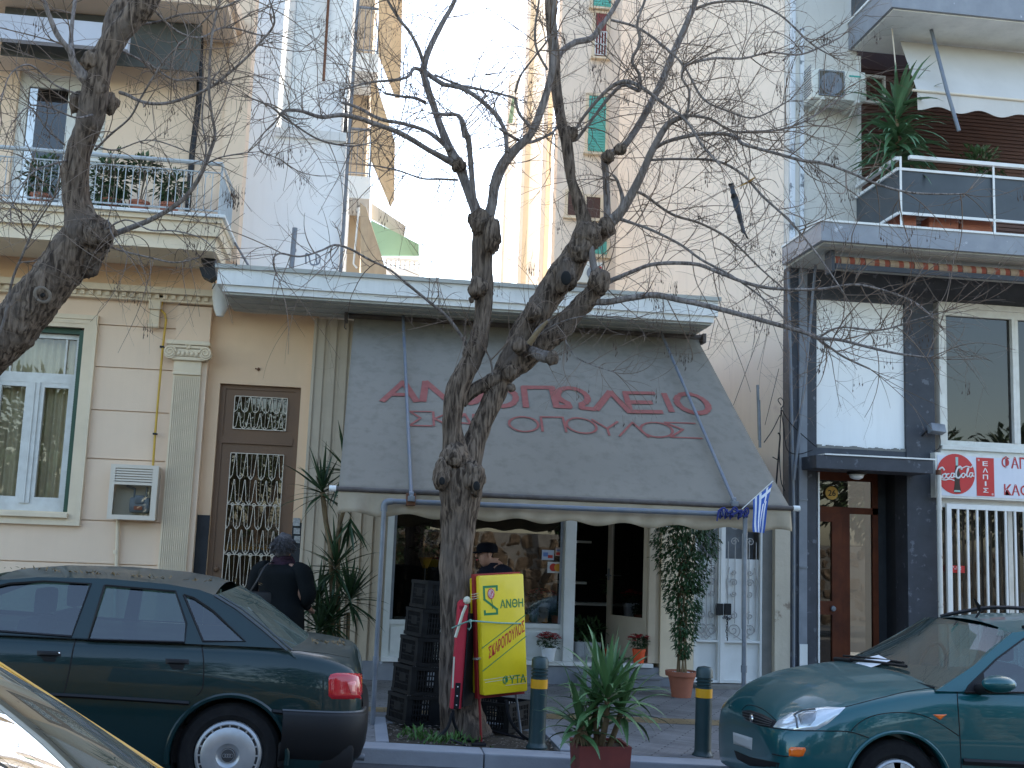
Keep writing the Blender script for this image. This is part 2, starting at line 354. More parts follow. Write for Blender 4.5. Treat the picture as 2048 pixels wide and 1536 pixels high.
def barkmat(name,c1,c2,c3):
    mt=bpy.data.materials.new(name);mt.use_nodes=True;n=mt.node_tree;L=n.links.new;b=n.nodes['Principled BSDF'];b.inputs['Roughness'].default_value=.9;b.inputs['Specular IOR Level'].default_value=.2
    tc=n.nodes.new('ShaderNodeTexCoord');mp=n.nodes.new('ShaderNodeMapping');mp.inputs['Scale'].default_value=(1,1,.16);L(tc.outputs['Object'],mp.inputs[0])
    a=n.nodes.new('ShaderNodeTexNoise');a.inputs['Scale'].default_value=38;a.inputs['Detail'].default_value=8;a.inputs['Distortion'].default_value=.6;L(mp.outputs[0],a.inputs[0])
    g=n.nodes.new('ShaderNodeTexNoise');g.inputs['Scale'].default_value=4;g.inputs['Detail'].default_value=5;L(tc.outputs['Object'],g.inputs[0])
    r=n.nodes.new('ShaderNodeValToRGB');e=r.color_ramp.elements;e[0].position=.38;e[0].color=c1+(1,);e[1].position=.62;e[1].color=c2+(1,);L(a.outputs[0],r.inputs[0])
    m=n.nodes.new('ShaderNodeMix');m.data_type='RGBA';m.inputs[7].default_value=c3+(1,);q=n.nodes.new('ShaderNodeMapRange');q.inputs[1].default_value=.5;q.inputs[2].default_value=.7;L(g.outputs[0],q.inputs[0]);L(q.outputs[0],m.inputs[0]);L(r.outputs[0],m.inputs[6]);L(m.outputs[2],b.inputs['Base Color'])
    bp=n.nodes.new('ShaderNodeBump');bp.inputs['Strength'].default_value=1;bp.inputs['Distance'].default_value=.025;L(a.outputs[0],bp.inputs['Height']);L(bp.outputs[0],b.inputs['Normal']);MATS[name]=mt
barkmat('bark',(.036,.025,.018),(.19,.142,.106),(.115,.09,.072))
barkmat('bark_grey',(.10,.084,.076),(.26,.225,.205),(.17,.147,.133))
M('twig',(.12,.082,.058),.8,col2=(.20,.15,.115),sc=3);M('pod',(.05,.028,.018),.8);M('wound',(.20,.165,.13),.9,col2=(.08,.06,.045),sc=14)
# ================================================================ neoclassical building on the left
FY=13.0
LB=thing('neoclassical_building','peach neoclassical building with ionic pilaster, dentil cornices and balcony, at the left','building',(-3,FY,.2))
def zat(u,v,Y=13.):return P(u,v,Y).z
wx0,wx1,wz0,wz1=-4.22,-3.21,1.87,3.98           # ground floor window opening
zj=[.2,.75]+[zat(300,v) for v in (1125,1045,922,825,739,655)]+[4.42]
zj=sorted(set([.2,.70]+[zat(300,v) for v in (1131,1045,922,825,739,655)]+[4.42]))
w_=MB()
w_.box(-7.5,wx0,13.03,13.35,.0,4.42);w_.box(wx1,-1.83,13.03,13.35,.0,4.42);w_.box(wx0,wx1,13.03,13.35,.0,wz0);w_.box(wx0,wx1,13.03,13.35,wz1,4.42)
for i in range(len(zj)-1):          # rusticated courses standing proud of the joints
    a,b=zj[i]+.006,zj[i+1]-.006
    for x0,x1 in ((-7.5,wx0-.02),(wx1+.02,-2.21)):
        if b>wz0 and a<wz1 and False:pass
        w_.box(x0,x1,13.0,13.031,a,b)
    if b<=wz0 or a>=wz1:w_.box(wx0-.02,wx1+.02,13.0,13.031,a,b)
    elif a<wz0<b:w_.box(wx0-.02,wx1+.02,13.0,13.031,a,wz0)
    elif a<wz1<b:w_.box(wx0-.02,wx1+.02,13.0,13.031,wz1,b)
w_.box(-2.21,-1.83,12.975,13.031,.2,4.30)
w_.build('wall','peach_pink',LB)
# side return of the corner
f_=MB();f_.box(-7.5,-1.80,12.97,13.35,4.47,4.86);f_.build('frieze','peach',LB)
c_=MB()
c_.box(-7.5,-1.80,12.82,13.2,4.40,4.469)
c_.box(-7.5,-1.81,12.90,13.2,4.32,4.399)
x=-7.4
while x<-1.86:c_.box(x,x+.045,12.87,12.90,4.345,4.395);x+=.09
c_.box(-7.5,-1.79,12.86,13.2,4.861,4.94)
x=-7.4
while x<-1.86:c_.box(x,x+.05,12.83,12.86,4.875,4.935);x+=.1
c_.box(-7.5,-1.79,12.80,13.2,4.941,4.99)
c_.build('cornice','cream_trim',LB)
# console under the cornice
k=MB();xc=P(312,610,12.95).x
k.bbox(xc-.055,xc+.055,12.90,13.0,4.03,4.318,.008);k.bbox(xc-.065,xc+.065,12.86,13.0,4.22,4.319,.01);k.lathe([(.028,-.06),(.028,.06)],(xc,12.895,4.035),12,'X');k.build('console','cream_trim',LB,.6)
# pilaster
p=MB();px0,px1=-2.19,-1.89
p.box(px0,px1,12.93,12.975,.55,3.50)
n=13
for i in range(n):
    xx=px0+.012+(px1-px0-.024)*(i+.0)/n;p.box(xx,xx+(px1-px0-.024)/n*.55,12.915,12.93,.6,3.48)
p.bbox(px0-.03,px1+.03,12.88,12.975,.2,.55,.01)
p.build('pilaster','cream_trim',LB)
cp=MB();xm=(px0+px1)/2
cp.bbox(px0-.005,px1+.005,12.90,12.975,3.50,3.53,.006);cp.bbox(px0,px1,12.915,12.975,3.53,3.66,.004)
cp.bbox(px0-.03,px1+.03,12.87,12.975,3.66,3.70,.012)
cp.bbox(px0-.06,px1+.06,12.86,12.975,3.70,3.79,.015)
for sx in (-1,1):   # volutes
    c0=Vector((xm+sx*(.15+.045),12.85,3.735));pts=[]
    for i in range(40):
        a=i/40*PI*4.3;r=.068*(1-i/46);pts.append(c0+Vector((math.cos(a)*r*-sx,-.004,math.sin(a)*r+.01)))
    cp.tube(pts,.012,6);cp.lathe([(.066,0),(.06,.02),(.062,.12)],c0+Vector((0,0,.0)),16,'Y')
for i in range(5):cp.ball((xm-.1+i*.05,12.855,3.735),.022,5,(1,.6,1.3))
for i in range(7):a=i/7*2*PI;cp.ball((xm+.022*math.cos(a),12.85,3.815+.022*math.sin(a)),.014,4)
cp.bbox(px0-.07,px1+.07,12.85,12.975,3.795,3.825,.008);cp.bbox(px0-.09,px1+.09,12.83,12.975,3.83,3.88,.012)
cp.build('capital','cream_trim',LB,.7)
# window: surround, frame, shutters, panes, curtain
s=MB();a,b,c,d=wx0-.15,wx1+.15,wz0-.10,wz1+.14
for g,yy in ((0,12.94),(.05,12.955),(.09,12.965)):
    x0,x1,z0,z1=a+g,b-g,c+g,d-g;h=.05 if g<.09 else .055
    s.box(x0,x0+h,yy,12.999,z0,z1);s.box(x1-h,x1,yy,12.999,z0,z1);s.box(x0+h,x1-h,yy,12.999,z1-h,z1);s.box(x0+h,x1-h,yy,12.999,z0,z0+h)
s.bbox(wx0-.02,wx1+.02,12.90,13.12,wz0-.02,wz0+.03,.006)
W1=s.build('window_surround','cream_trim',LB)
Wn=MB();y0,y1=13.13,13.19;wz=wz0+.03
ix0,ix1=wx0+.05,wx1-.05
zt=3.40 # transom
for (x0,x1,z0,z1) in ((ix0,ix0+.05,wz,wz1-.07),(ix1-.05,ix1,wz,wz1-.07),(ix0+.05,ix1-.05,wz,wz+.10),(ix0+.05,ix1-.05,wz1-.12,wz1-.07),(ix0+.05,ix1-.05,zt-.05,zt+.06)):Wn.box(x0,x1,y0,y1,z0,z1)
xm=(ix0+ix1)/2
Wn.box(xm-.055,xm+.055,y0-.015,y1,wz+.10,zt-.05);Wn.box(xm-.008,xm+.008,y0-.03,y0-.015,wz+.10,zt-.05)
for xx in (ix0+.05,xm+.055):   # casement stiles
    for (x0,x1,z0,z1) in ((xx,xx+.045,wz+.10,zt-.05),(xx+(xm-.055-ix0-.05)-.045,xx+(xm-.055-ix0-.05),wz+.10,zt-.05),(xx+.045,xx+(xm-.105-ix0)-.045,wz+.10,wz+.17),(xx+.045,xx+(xm-.105-ix0)-.045,zt-.10,zt-.05)):Wn.box(x0,x1,y0+.005,y1,z0,z1)
for xx in (ix0+.16,ix1-.16):Wn.box(xx-.01,xx+.01,y0+.01,y1-.01,zt+.06,wz1-.12)
Wf=Wn.build('window','window_white',LB)
g=MB();g.quad((ix0,13.17,wz),(ix1,13.17,wz),(ix1,13.17,wz1-.07),(ix0,13.17,wz1-.07));g.build('pane','pane',Wf)
def curtain_mb(x0,x1,z0,z1,y,amp=.02,per=.09):
    mb=MB();n=int((x1-x0)/.012);vs=[]
    for i in range(n+1):
        xx=x0+(x1-x0)*i/n;yy=y+amp*math.sin(xx/per*2*PI+1.3*math.sin(xx*9))
        vs+=[(xx,yy,z0),(xx,yy+.3*amp,z1)]
    return mb.add(vs,[(2*i,2*i+2,2*i+3,2*i+1) for i in range(n)])
curtain_mb(ix0,ix1-.03,wz,wz1,13.30,.022).build('curtain','curtain',Wf,3)
for sx in (0,1):    # folded green shutters in the reveal
    sm=MB();x0=(wx1-.048) if sx else wx0+.003
    sm.box(x0,x0+.045,13.0+.002,13.10,wz0+.032,wz1-.03)
    for i in range(70):
        z=wz0+.06+i*.028
        if z<wz1-.06:sm.box(x0-.004 if sx else x0+.045,x0 if sx else x0+.049,13.012,13.09,z,z+.014)
    sm.build('shutter','green_shutter',LB)
sm=MB();sm.box(wx0+.05,wx1-.05,13.06,13.125,wz1-.065,wz1-.002);sm.build('shutter_box','green_shutter',LB)
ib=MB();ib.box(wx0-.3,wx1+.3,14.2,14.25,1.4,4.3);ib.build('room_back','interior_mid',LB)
# balcony
bx1=P(445,434,11.85).x;bz=5.07
b_=MB();b_.box(-7.5,bx1,11.85,12.999,4.99,bz-.03);b_.box(-7.5,bx1-.02,11.88,12.95,4.85,4.99)
b_.box(-7.5,bx1-.06,11.93,12.795,4.70,4.85)
b_.build('balcony','cream_trim',LB)
b_=MB();b_.bbox(-7.5,bx1+.03,11.81,12.995,bz-.029,bz+.006,.006);b_.build('balcony_ledge','slab_white',LB)
r=MB();ry=11.93;rx=bx1-.05;rt=5.66
r.tube([(-7.5,ry,rt),(rx,ry,rt),(rx,12.97,rt)],.024,8);r.tube([(-7.5,ry,bz+.07),(rx,ry,bz+.07),(rx,12.97,bz+.07)],.010,6)
r.tube([(-7.5,ry,rt-.10),(rx,ry,rt-.10),(rx,12.97,rt-.10)],.009,6)
r.tube([(rx,ry,bz),(rx,ry,rt)],.014,6)
x=-7.4;i=0
while x<rx-.02:
    r.tube([(x,ry,bz+.07),(x,ry,rt-.10)],.006,4,False)
    if i%2==0:
        for sx in (-1,1):
            r.tube([(x+sx*.0,ry,rt-.16),(x+sx*.02,ry,rt-.12),(x+sx*.045,ry,rt-.125),(x+sx*.05,ry,rt-.15),(x+sx*.035,ry,rt-.16)],.0045,4,False)
    x+=.075;i+=1
y=12.0
while y<12.95:r.tube([(rx,y,bz+.07),(rx,y,rt-.10)],.006,4,False);y+=.055
M('rail_paint',(.42,.44,.44),.5,col2=(.33,.35,.35),sc=12)
r.build('railing','rail_paint',LB)
# upper floor wall, balcony door, drain pipe, flue
u=MB()
dx0,dx1,dz1=P(22,300,13).x,P(205,300,13).x,P(110,145,13).z
u.box(-7.5,dx0,13.02,13.35,4.86,9.5);u.box(dx1,-1.60,13.02,13.35,4.86,9.5);u.box(dx0,dx1,13.02,13.35,dz1,9.5)
u.box(-1.86,-1.60,12.995,13.02,4.86,9.5)
u.build('upper_wall','peach_pink',LB)
q=MB();fy=13.08;wdt=(dx1-dx0)
q.box(dx0,dx0+.10,fy,fy+.06,5.05,dz1);q.box(dx1-.22,dx1,fy,fy+.06,5.05,dz1);q.box(dx0+.1,dx1-.22,fy,fy+.06,dz1-.16,dz1)
mx=P(137,250,13).x;q.box(mx-.05,mx+.05,fy-.01,fy+.06,5.05,dz1-.16)
q.box(dx0+.10,mx-.05,fy,fy+.05,5.05,5.14);q.box(mx+.05,dx1-.22,fy,fy+.05,5.05,5.14)
for i in range(34):z=5.1+i*.05;q.box(dx1-.21,dx1-.02,fy-.015,fy,z,z+.03) if z<dz1-.1 else None
D=q.build('balcony_door','window_white',LB)
g=MB();g.quad((dx0,fy+.03,5.05),(dx1,fy+.03,5.05),(dx1,fy+.03,dz1),(dx0,fy+.03,dz1));g.build('pane','pane_dark',D)
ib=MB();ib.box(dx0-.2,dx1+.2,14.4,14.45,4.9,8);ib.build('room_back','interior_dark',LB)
sb=MB();sb.box(-7.5,-1.72,11.95,13.0,7.62,7.80);sb.box(-7.5,-1.78,12.05,13.0,7.50,7.62);sb.build('upper_balcony','peach_pink',LB)
dp=MB();dp.tube([P(402,60,12.93),P(398,200,12.93),P(385,300,12.93),P(375,422,12.93)],.034,10);dp.build('drain_pipe','black_paint',LB,.8)
# dark end screen under the upper balcony
e_=MB();a=P(300,125,12.6);bq=P(398,148,12.6);e_.box(a.x-1.6,bq.x,12.55,12.58,a.z-.08,7.49);M('screen_grey',(.085,.09,.085),.8,col2=(.06,.065,.06),sc=3);e_.build('wind_screen','screen_grey',LB)
AW=MB();zz0=P(100,92,12.3).z;AW.box(-7.5,P(262,70,12.3).x,12.2,12.3,zz0,zz0+.28);M('awning_white',(.50,.51,.56),.85,col2=(.42,.42,.45),sc=2)
solo(AW,'rolled_awning','awning_white','rolled white awning hanging under the upper balcony at top left','awning')
# door section (set back a little, same house front)
dY=13.1
DX0,DX1,DZ1=-1.69,-.775,3.45
s=MB();s.box(-1.829,DX0,dY,13.4,.15,4.34);s.box(DX1,-.63,dY,13.4,.15,4.34);s.box(DX0,DX1,dY,13.4,DZ1,4.34)
s.build('entrance_wall','peach',LB)
s=MB();s.box(-1.827,DX0-.002,dY-.02,dY,.18,P(405,1030,dY).z);s.build('stone_dado','slate_dark',LB);s=MB();s.box(DX1+.002,-.64,dY-.02,dY,.18,P(590,1045,dY).z);s.build('stone_dado','slate_dark',LB)
s=MB();s.bbox(-1.829,-.63,12.75,dY,.1,.32,.01);s.build('doorstep','kerb_stone',LB)
# brown metal door with white wrought grilles
dY=13.16
f=MB();zm=P(515,880,dY).z
f.box(DX0,DX0+.06,dY,dY+.07,.32,DZ1);f.box(DX1-.06,DX1,dY,dY+.07,.32,DZ1);f.box(DX0+.06,DX1-.06,dY,dY+.07,DZ1-.05,DZ1);f.box(DX0+.06,DX1-.06,dY-.01,dY+.07,zm-.05,zm+.03)
# transom leaf and door leaf
tz0,tz1=zm+.12,DZ1-.13
lx0,lx1=DX0+.17,DX1-.15
f.box(DX0+.06,lx0,dY+.015,dY+.06,zm+.03,DZ1-.05);f.box(lx1,DX1-.06,dY+.015,dY+.06,zm+.03,DZ1-.05);f.box(lx0,lx1,dY+.015,dY+.06,zm+.03,tz0);f.box(lx0,lx1,dY+.015,dY+.06,tz1,DZ1-.05)
lz0,lz1=.95,zm-.16
f.box(DX0+.06,lx0,dY+.015,dY+.06,.33,zm-.05);f.box(lx1,DX1-.06,dY+.015,dY+.06,.33,zm-.05);f.box(lx0,lx1,dY+.015,dY+.06,.33,lz0);f.box(lx0,lx1,dY+.015,dY+.06,lz1,zm-.05)
DR=f.build('door','brown_metal',LB)
g=MB();g.quad((lx0,dY+.04,lz0),(lx1,dY+.04,lz0),(lx1,dY+.04,lz1),(lx0,dY+.04,lz1));g.quad((lx0,dY+.04,tz0),(lx1,dY+.04,tz0),(lx1,dY+.04,tz1),(lx0,dY+.04,tz1));g.build('pane','pane_dark',DR)
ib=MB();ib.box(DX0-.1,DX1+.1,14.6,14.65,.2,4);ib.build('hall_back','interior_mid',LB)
hb=MB();hb.ball((DX0+.10,dY-.01,1.35),.03,6);hb.build('handle','brown_metal',DR,3)
def grille(x0,x1,z0,z1,nc,mids,y):
    g=MB();R_=.0055
    for a,b,c,d in ((x0,x1,z0,z0),(x0,x1,z1,z1),(x0,x0,z0,z1),(x1,x1,z0,z1)):g.tube([(a,y,c),(b,y,d)],R_,4)
    cw=(x1-x0)/nc;lv=[z0]+mids+[z1]
    for i in range(nc):
        xa=x0+i*cw;xm_=xa+cw/2
        for j in range(len(lv)-1):
            za,zb=lv[j],lv[j+1];h=zb-za
            if h<.02:continue
            # tall tulip shape: two lines converge to the top, spread, curl at the foot
            for sx in (-1,1):
                g.tube([(xm_+sx*.004,y,zb),(xm_+sx*cw*.16,y,za+h*.45),(xm_+sx*cw*.22,y,za+h*.16),(xm_+sx*cw*.38,y,za+h*.05),(xm_+sx*cw*.49,y,za+h*.02)],R_*.8,4,False)
                g.tube([(xm_+sx*cw*.5,y,za+h*.0),(xm_+sx*cw*.40,y,za+h*.10),(xm_+sx*cw*.5,y,za+h*.18),(xm_+sx*cw*.5,y,zb)],R_*.7,4,False)
    return g
zs=[zat(500,v,dY) for v in (1255,1180,1112,1010,965)]
zz=[zat(500,v,dY) for v in (1180,1110,1012)]
G=grille(lx0,lx1,lz0,lz1,5,[zat(500,1180,dY),zat(500,1110,dY),zat(500,1060,dY),zat(500,1010,dY),zat(500,960,dY)],dY-.005)
for i in range(5):
    for v in (1110,1010):G.tube([(lx0+(i+.5)*(lx1-lx0)/5+.018*math.cos(t/8*2*PI),dY-.005,zat(500,v,dY)+.018*math.sin(t/8*2*PI)) for t in range(9)],.005,4,False)
for v in (1110,1010):G.tube([(lx0,dY-.005,zat(500,v,dY)),(lx1,dY-.005,zat(500,v,dY))],.004,4)
G.build('grille','grille_white',DR)
grille(lx0,lx1,tz0,tz1,5,[tz0+(tz1-tz0)*.5],dY-.005).build('grille','grille_white',DR)
# cable under the slab, bolt stub, papers by the door bell
cb=MB();cb.tube(catmull([tuple(P(u,v,12.97)) for u,v in ((425,605),(470,614),(520,620),(580,624),(625,622))],5),.012,6);cb.tube(catmull([tuple(P(u,v,12.99)) for u,v in ((425,600),(480,622),(560,628),(622,626))],5),.008,5);cb.build('cable','grille_white',LB)
bs=MB();q=P(517,738,13.08);bs.ball(q,.018,6);bs.ball(q+Vector((-.03,0,.004)),.01,5);bs.build('bolt','rust',LB)
np_=MB();M('notice',(.42,.42,.40),.8,col2=(.12,.12,.12),sc=28,amt=.3)
for i,(a,b) in enumerate(((1036,1052),(1056,1068),(1072,1086))):
    x0,x1,z0,z1=Rc(586+i,a,600,b,13.06);np_.box(x0,x1,13.068,13.076,z0,z1)
tag(np_.build('notice',MATS['notice']),'torn paper notices stuck beside the brown metal door','notice')
# gas meter box, yellow pipe, lower pipe
x0,x1,z0,z1=Rc(222,932,314,1038,12.85)
t=thing('gas_meter_box','cream metal gas meter box with louvres and glazed door beside the fluted pilaster','meter box',((x0+x1)/2,12.9,z0))
b=MB();zl=z1-.19
b.box(x0,x1,12.98,12.999,z0,z1);b.box(x0,x0+.02,12.80,12.98,z0,z1);b.box(x1-.02,x1,12.80,12.98,z0,z1);b.box(x0+.02,x1-.02,12.80,12.98,z1-.02,z1);b.box(x0+.02,x1-.02,12.80,12.98,z0,z0+.02)
b.build('box','grille_white',t)
d_=MB();yy=12.785
for (a1,a2,a3,a4) in ((x0-.01,x0+.04,z0-.01,z1+.01),(x1-.05,x1+.01,z0-.01,z1+.01),(x0+.04,x1-.05,z0-.01,z0+.04),(x0+.04,x1-.05,z1-.03,z1+.01),(x0+.04,x1-.05,zl-.02,zl+.01)):d_.box(a1,a2,yy,12.80,a3,a4)
for i in range(5):
    z=zl+.02+i*.028;d_.add([(x0+.04,yy,z),(x1-.05,yy,z),(x1-.05,12.80,z+.022),(x0+.04,12.80,z+.022)],[(0,1,2,3)])
d_.build('door','grille_white',t)
g=MB();g.quad((x0+.04,12.795,z0+.04),(x1-.05,12.795,z0+.04),(x1-.05,12.795,zl-.02),(x0+.04,12.795,zl-.02));g.build('pane','pane_clear',t)
mt=MB();mx=x0+.30;mt.bbox(mx-.10,mx+.12,12.84,12.95,z0+.07,z0+.24,.03);mt.bbox(mx-.04,mx+.06,12.825,12.86,z0+.17,z0+.26,.01);mt.tube([(mx-.06,12.9,z0+.22),(mx-.06,12.9,z0+.33),(mx-.15,12.9,z0+.36)],.014,6);mt.tube([(mx+.07,12.9,z0+.22),(mx+.07,12.9,z0+.36)],.014,6)
mm=mt.build('meter','steel_grey',t,.6)
lb=MB();lb.box(mx-.04,mx+.05,12.822,12.826,z0+.1,z0+.14);lb.build('plate','terracotta',mm)
gp=MB();pts=[tuple(P(u,v,12.93)) for u,v in ((325,592),(324,608),(320,618),(330,628),(332,640),(326,690),(317,790),(310,870),(306,932))]
gp.tube(pts,.013,8)
o=tag(gp.build('gas_pipe','yellow_gas',None,.9),'yellow gas pipe running down the peach wall to the meter box','pipe')
for v in ((324,694),(310,868)):
    c=MB();q=P(v[0],v[1],12.93);c.bbox(q.x-.022,q.x+.022,12.905,12.97,q.z-.01,q.z+.012,.003);c.build('clamp','black_paint',o)
c=MB();q=P(324,594,12.93);c.bbox(q.x-.028,q.x+.028,12.9,12.97,q.z-.015,q.z+.015,.003);c.build('clamp','black_paint',o)
wp=MB();wp.tube([P(236,1036,12.96),P(229,1250,12.96),(P(229,1250,12.96).x,12.96,.2)],.022,8);q=P(232,1104,12.96);wp.lathe([(.03,-.02),(.03,.02)],q,10)
solo(wp,'riser_pipe','cream_trim','cream painted riser pipe below the gas meter box','pipe',smooth=.8)
# black floodlight at the corner
q=P(418,528,12.3);fl=thing('wall_floodlight','black twin floodlight mounted at the corner of the white roof slab','lamp',(q.x,12.45,q.z-.1))
b=MB()
b.lathe([(.03,-.07),(.085,-.05),(.095,0),(.09,.05)],(0,0,0),16,'Y');b.xf(Matrix.Translation(q+Vector((0,.02,.08)))@Matrix.Rotation(.25,4,'Y')@Matrix.Diagonal((.95,1,1.35,1)))
b.build('lamp_housing','black_paint',fl,.8)
b=MB();b.prism([P(u,v,12.22) for u,v in ((398,534),(430,532),(432,552),(420,560),(404,552))],(0,.16,0));b.build('visor','black_paint',fl)
b=MB();b.tube([q+Vector((.05,.1,-.08)),q+Vector((.08,.3,-.02)),(q.x+.1,12.9,q.z)],.012,6);b.tube([tuple(P(u,v,12.4)) for u,v in ((428,556),(430,568),(424,578))],.006,5);b.build('bracket','black_paint',fl)
# roof drain hopper between house and slab
dh=MB();dh.lathe([(.11,0),(.10,-.15),(.075,-.28),(.04,-.36)],P(438,575,12.75)+Vector((.02,.1,.05)),14);solo(dh,'drain_hopper','slab_white','white rounded drain hopper at the left end of the shop slab','hopper',smooth=.8)
# balcony shrubs and their pots
def leafy(mb,c,rad,n,L=.10,w=.04,dn=0):
    for i in range(n):
        while True:
            q=Vector((random.uniform(-1,1),random.uniform(-1,1),random.uniform(-1,1)))
            if q.length<1:break
        q=q*(.75+.45*noise.noise(q*2.3+Vector(c)));p=Vector((c[0]+q.x*rad[0],c[1]+q.y*rad[1],c[2]+q.z*rad[2]))
        d=Vector((q.x*rad[0],q.y*rad[1],q.z*rad[2]))+Vector((random.uniform(-.3,.3),random.uniform(-.3,.3),random.uniform(-.3,.3)-dn))*max(rad)
        mb.leaf(p,d,L*random.uniform(.6,1.2),w*random.uniform(.7,1.2))
random.seed(5)
for i,(u,v,rr,n,lab) in enumerate(((85,355,.22,200,'dark leafy plant behind the railing in front of the balcony door'),(225,360,.24,330,'tall bushy potted shrub on the peach balcony right of the tree trunk'),(285,335,.22,150,'spreading leafy shrub on the peach balcony, middle one of its row'),(342,372,.17,160,'small round leafy shrub near the right end of the peach balcony'))):
    q=P(u,v,12.25);t=thing('potted_shrub',lab,'plant',(q.x,12.25,5.08),'potted shrubs on the peach balcony')
    p=MB();p.lathe([(.07,0),(.10,.16),(.112,.16),(.112,.19),(.095,.19),(.09,.165)],(q.x,12.25,5.08),16);p.build('pot','terracotta',t,.7)
    s=MB()
    for k in range(5):
        a=k*1.3;s.tube([(q.x,12.25,5.2),(q.x+.05*math.cos(a),12.25+.04*math.sin(a),(q.z+5.2)/2),(q.x+.13*math.cos(a),12.25+.09*math.sin(a),q.z)],.006,4)
    s.build('stem','stem',t)
    l=MB();leafy(l,(q.x,12.25,q.z),(rr*1.15,.18,rr*(1.2 if i!=2 else .55)),int(n*1.6),.095,.038)
    if i==1:leafy(l,(q.x-.02,12.2,q.z-.2),(.2,.16,.2),260,.095,.038)
    l.build('foliage','leaf_mid',t)
# ================================================================ flower shop
SH=thing('flower_shop','low flower shop with white concrete roof slab, ribbed cream cladding and dark window','building',(1,13,.2))
s=MB();s.box(-1.66,3.84,12.0,13.25,4.37,4.565);s.box(-1.60,3.80,12.03,12.999,4.30,4.37)
s.box(-1.5,3.86,13.0,16.8,4.30,4.52)
s.build('roof_slab','slab_white',SH)
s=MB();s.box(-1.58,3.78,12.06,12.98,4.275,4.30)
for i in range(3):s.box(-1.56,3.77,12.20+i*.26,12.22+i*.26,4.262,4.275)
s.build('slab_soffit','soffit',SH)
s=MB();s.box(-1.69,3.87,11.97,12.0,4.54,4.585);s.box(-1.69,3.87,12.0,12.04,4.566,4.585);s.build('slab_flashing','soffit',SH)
# ribbed panel
s=MB();s.box(-.63,.30,13.02,13.12,.25,4.26);x=-.63;i=0
while x<.28:s.box(x+.004,x+.096,13.0,13.02,.27,4.25);s.box(x-.004,x+.004,12.995,13.02,.26,4.25) ;x+=.1333
s.bbox(-.665,-.632,12.98,13.1,.25,4.26,.004);s.bbox(-.63,.30,12.985,13.1,.20,.27,.004)
s.build('ribbed_cladding','panel_cream',SH)
# walls above the openings, behind the awning
s=MB();s.box(.30,3.86,13.02,13.15,2.62,4.27);s.build('upper_wall','panel_cream',SH)
ZS=.45
s=MB();s.box(-.66,3.86,12.98,13.2,.05,ZS-.05);s.build('stone_base','marble_grey',SH)
s=MB();s.bbox(.30,2.49,12.93,13.2,ZS-.049,ZS,.006);s.bbox(2.492,3.42,12.93,14,ZS-.049,ZS-.004,.006);s.build('sill','slab_white',SH)
s=MB();a,b=P(1160,1370,12.8).x,P(1316,1370,12.8).x;s.bbox(a,b,12.70,12.98,.20,.30,.008);s.bbox(a-.02,b+.02,12.67,12.98,.301,.335,.006);s.build('step','marble_grey',SH)
# display window
wx0,wx1=.375,2.33;wz0=.86;wz1=2.58
s=MB()
s.box(.302,wx0,12.99,13.08,ZS,2.62);s.box(wx1,2.36,13.0,13.08,ZS,2.62);s.box(wx0,wx1,13.0,13.08,wz1,2.62);s.box(wx0,wx1,12.99,13.08,wz0-.05,wz0)
s.box(wx0,wx1,13.01,13.06,ZS+.0,wz0-.05);s.box(wx0+.02,wx1-.02,12.997,13.01,ZS+.06,wz0-.09)
W=s.build('display_window','ship_white',SH)
s=MB();s.box(wx0,wx0+.03,13.0,13.05,wz0,wz1);s.build('trim','steel_grey',W);s=MB();s.box(wx1-.03,wx1-.001,12.985,13.0,wz0,wz1);s.build('trim','steel_grey',W)
g=MB();g.quad((wx0,13.045,wz0),(wx1,13.045,wz0),(wx1,13.045,wz1),(wx0,13.045,wz1));glass('shop_pane',(.5,.5,.48),.10,maxr=.6);g.build('pane','shop_pane',W)
s=MB();s.bbox(2.361,2.485,12.96,13.1,ZS,2.62,.006);s.build('door_post','white_paint',SH)
s=MB();s.bbox(3.36,3.44,12.97,13.1,ZS,2.62,.005);s.bbox(3.44,3.50,12.99,13.12,ZS,2.62,.005);s.build('door_frame','panel_cream',SH)
s=MB();s.box(3.502,3.90,12.96,13.2,.30,2.62);s.build('pillar','cream_trim',SH)
s=MB();s.box(3.52,3.88,12.945,12.96,2.02,2.6);s.build('pillar_board','white_paint',SH)
# door leaf opened inwards
dl=MB();hx,hy=3.355,13.05;ang=math.radians(62);L=.72
def dp_(a,z,t=0):return Vector((hx-math.cos(ang)*a+math.sin(ang)*t,hy+math.sin(ang)*a+math.cos(ang)*t,z))
def slab(mb,a0,a1,z0,z1,t=.04):
    mb.add([dp_(a0,z0),dp_(a1,z0),dp_(a1,z1),dp_(a0,z1),dp_(a0,z0,t),dp_(a1,z0,t),dp_(a1,z1,t),dp_(a0,z1,t)],[(0,1,2,3),(4,7,6,5),(0,4,5,1),(1,5,6,2),(2,6,7,3),(3,7,4,0)])
for a in ((0,.07,.47,2.5),(L-.07,L,.47,2.5),(.07,L-.07,.47,.95),(.07,L-.07,2.44,2.5)):slab(dl,*a)
DL=dl.build('door_leaf','panel_cream',SH)
g=MB();g.quad(dp_(.07,.95,.02),dp_(L-.07,.95,.02),dp_(L-.07,2.44,.02),dp_(.07,2.44,.02));g.build('pane','pane_dark',DL)
h=MB();h.tube([dp_(L-.035,1.42,-.01),dp_(L-.035,1.42,-.05),dp_(L-.14,1.42,-.06)],.009,6);h.tube([dp_(L-.035,1.36,-.005),dp_(L-.035,1.50,-.005)],.014,6);h.build('handle','steel_grey',DL)
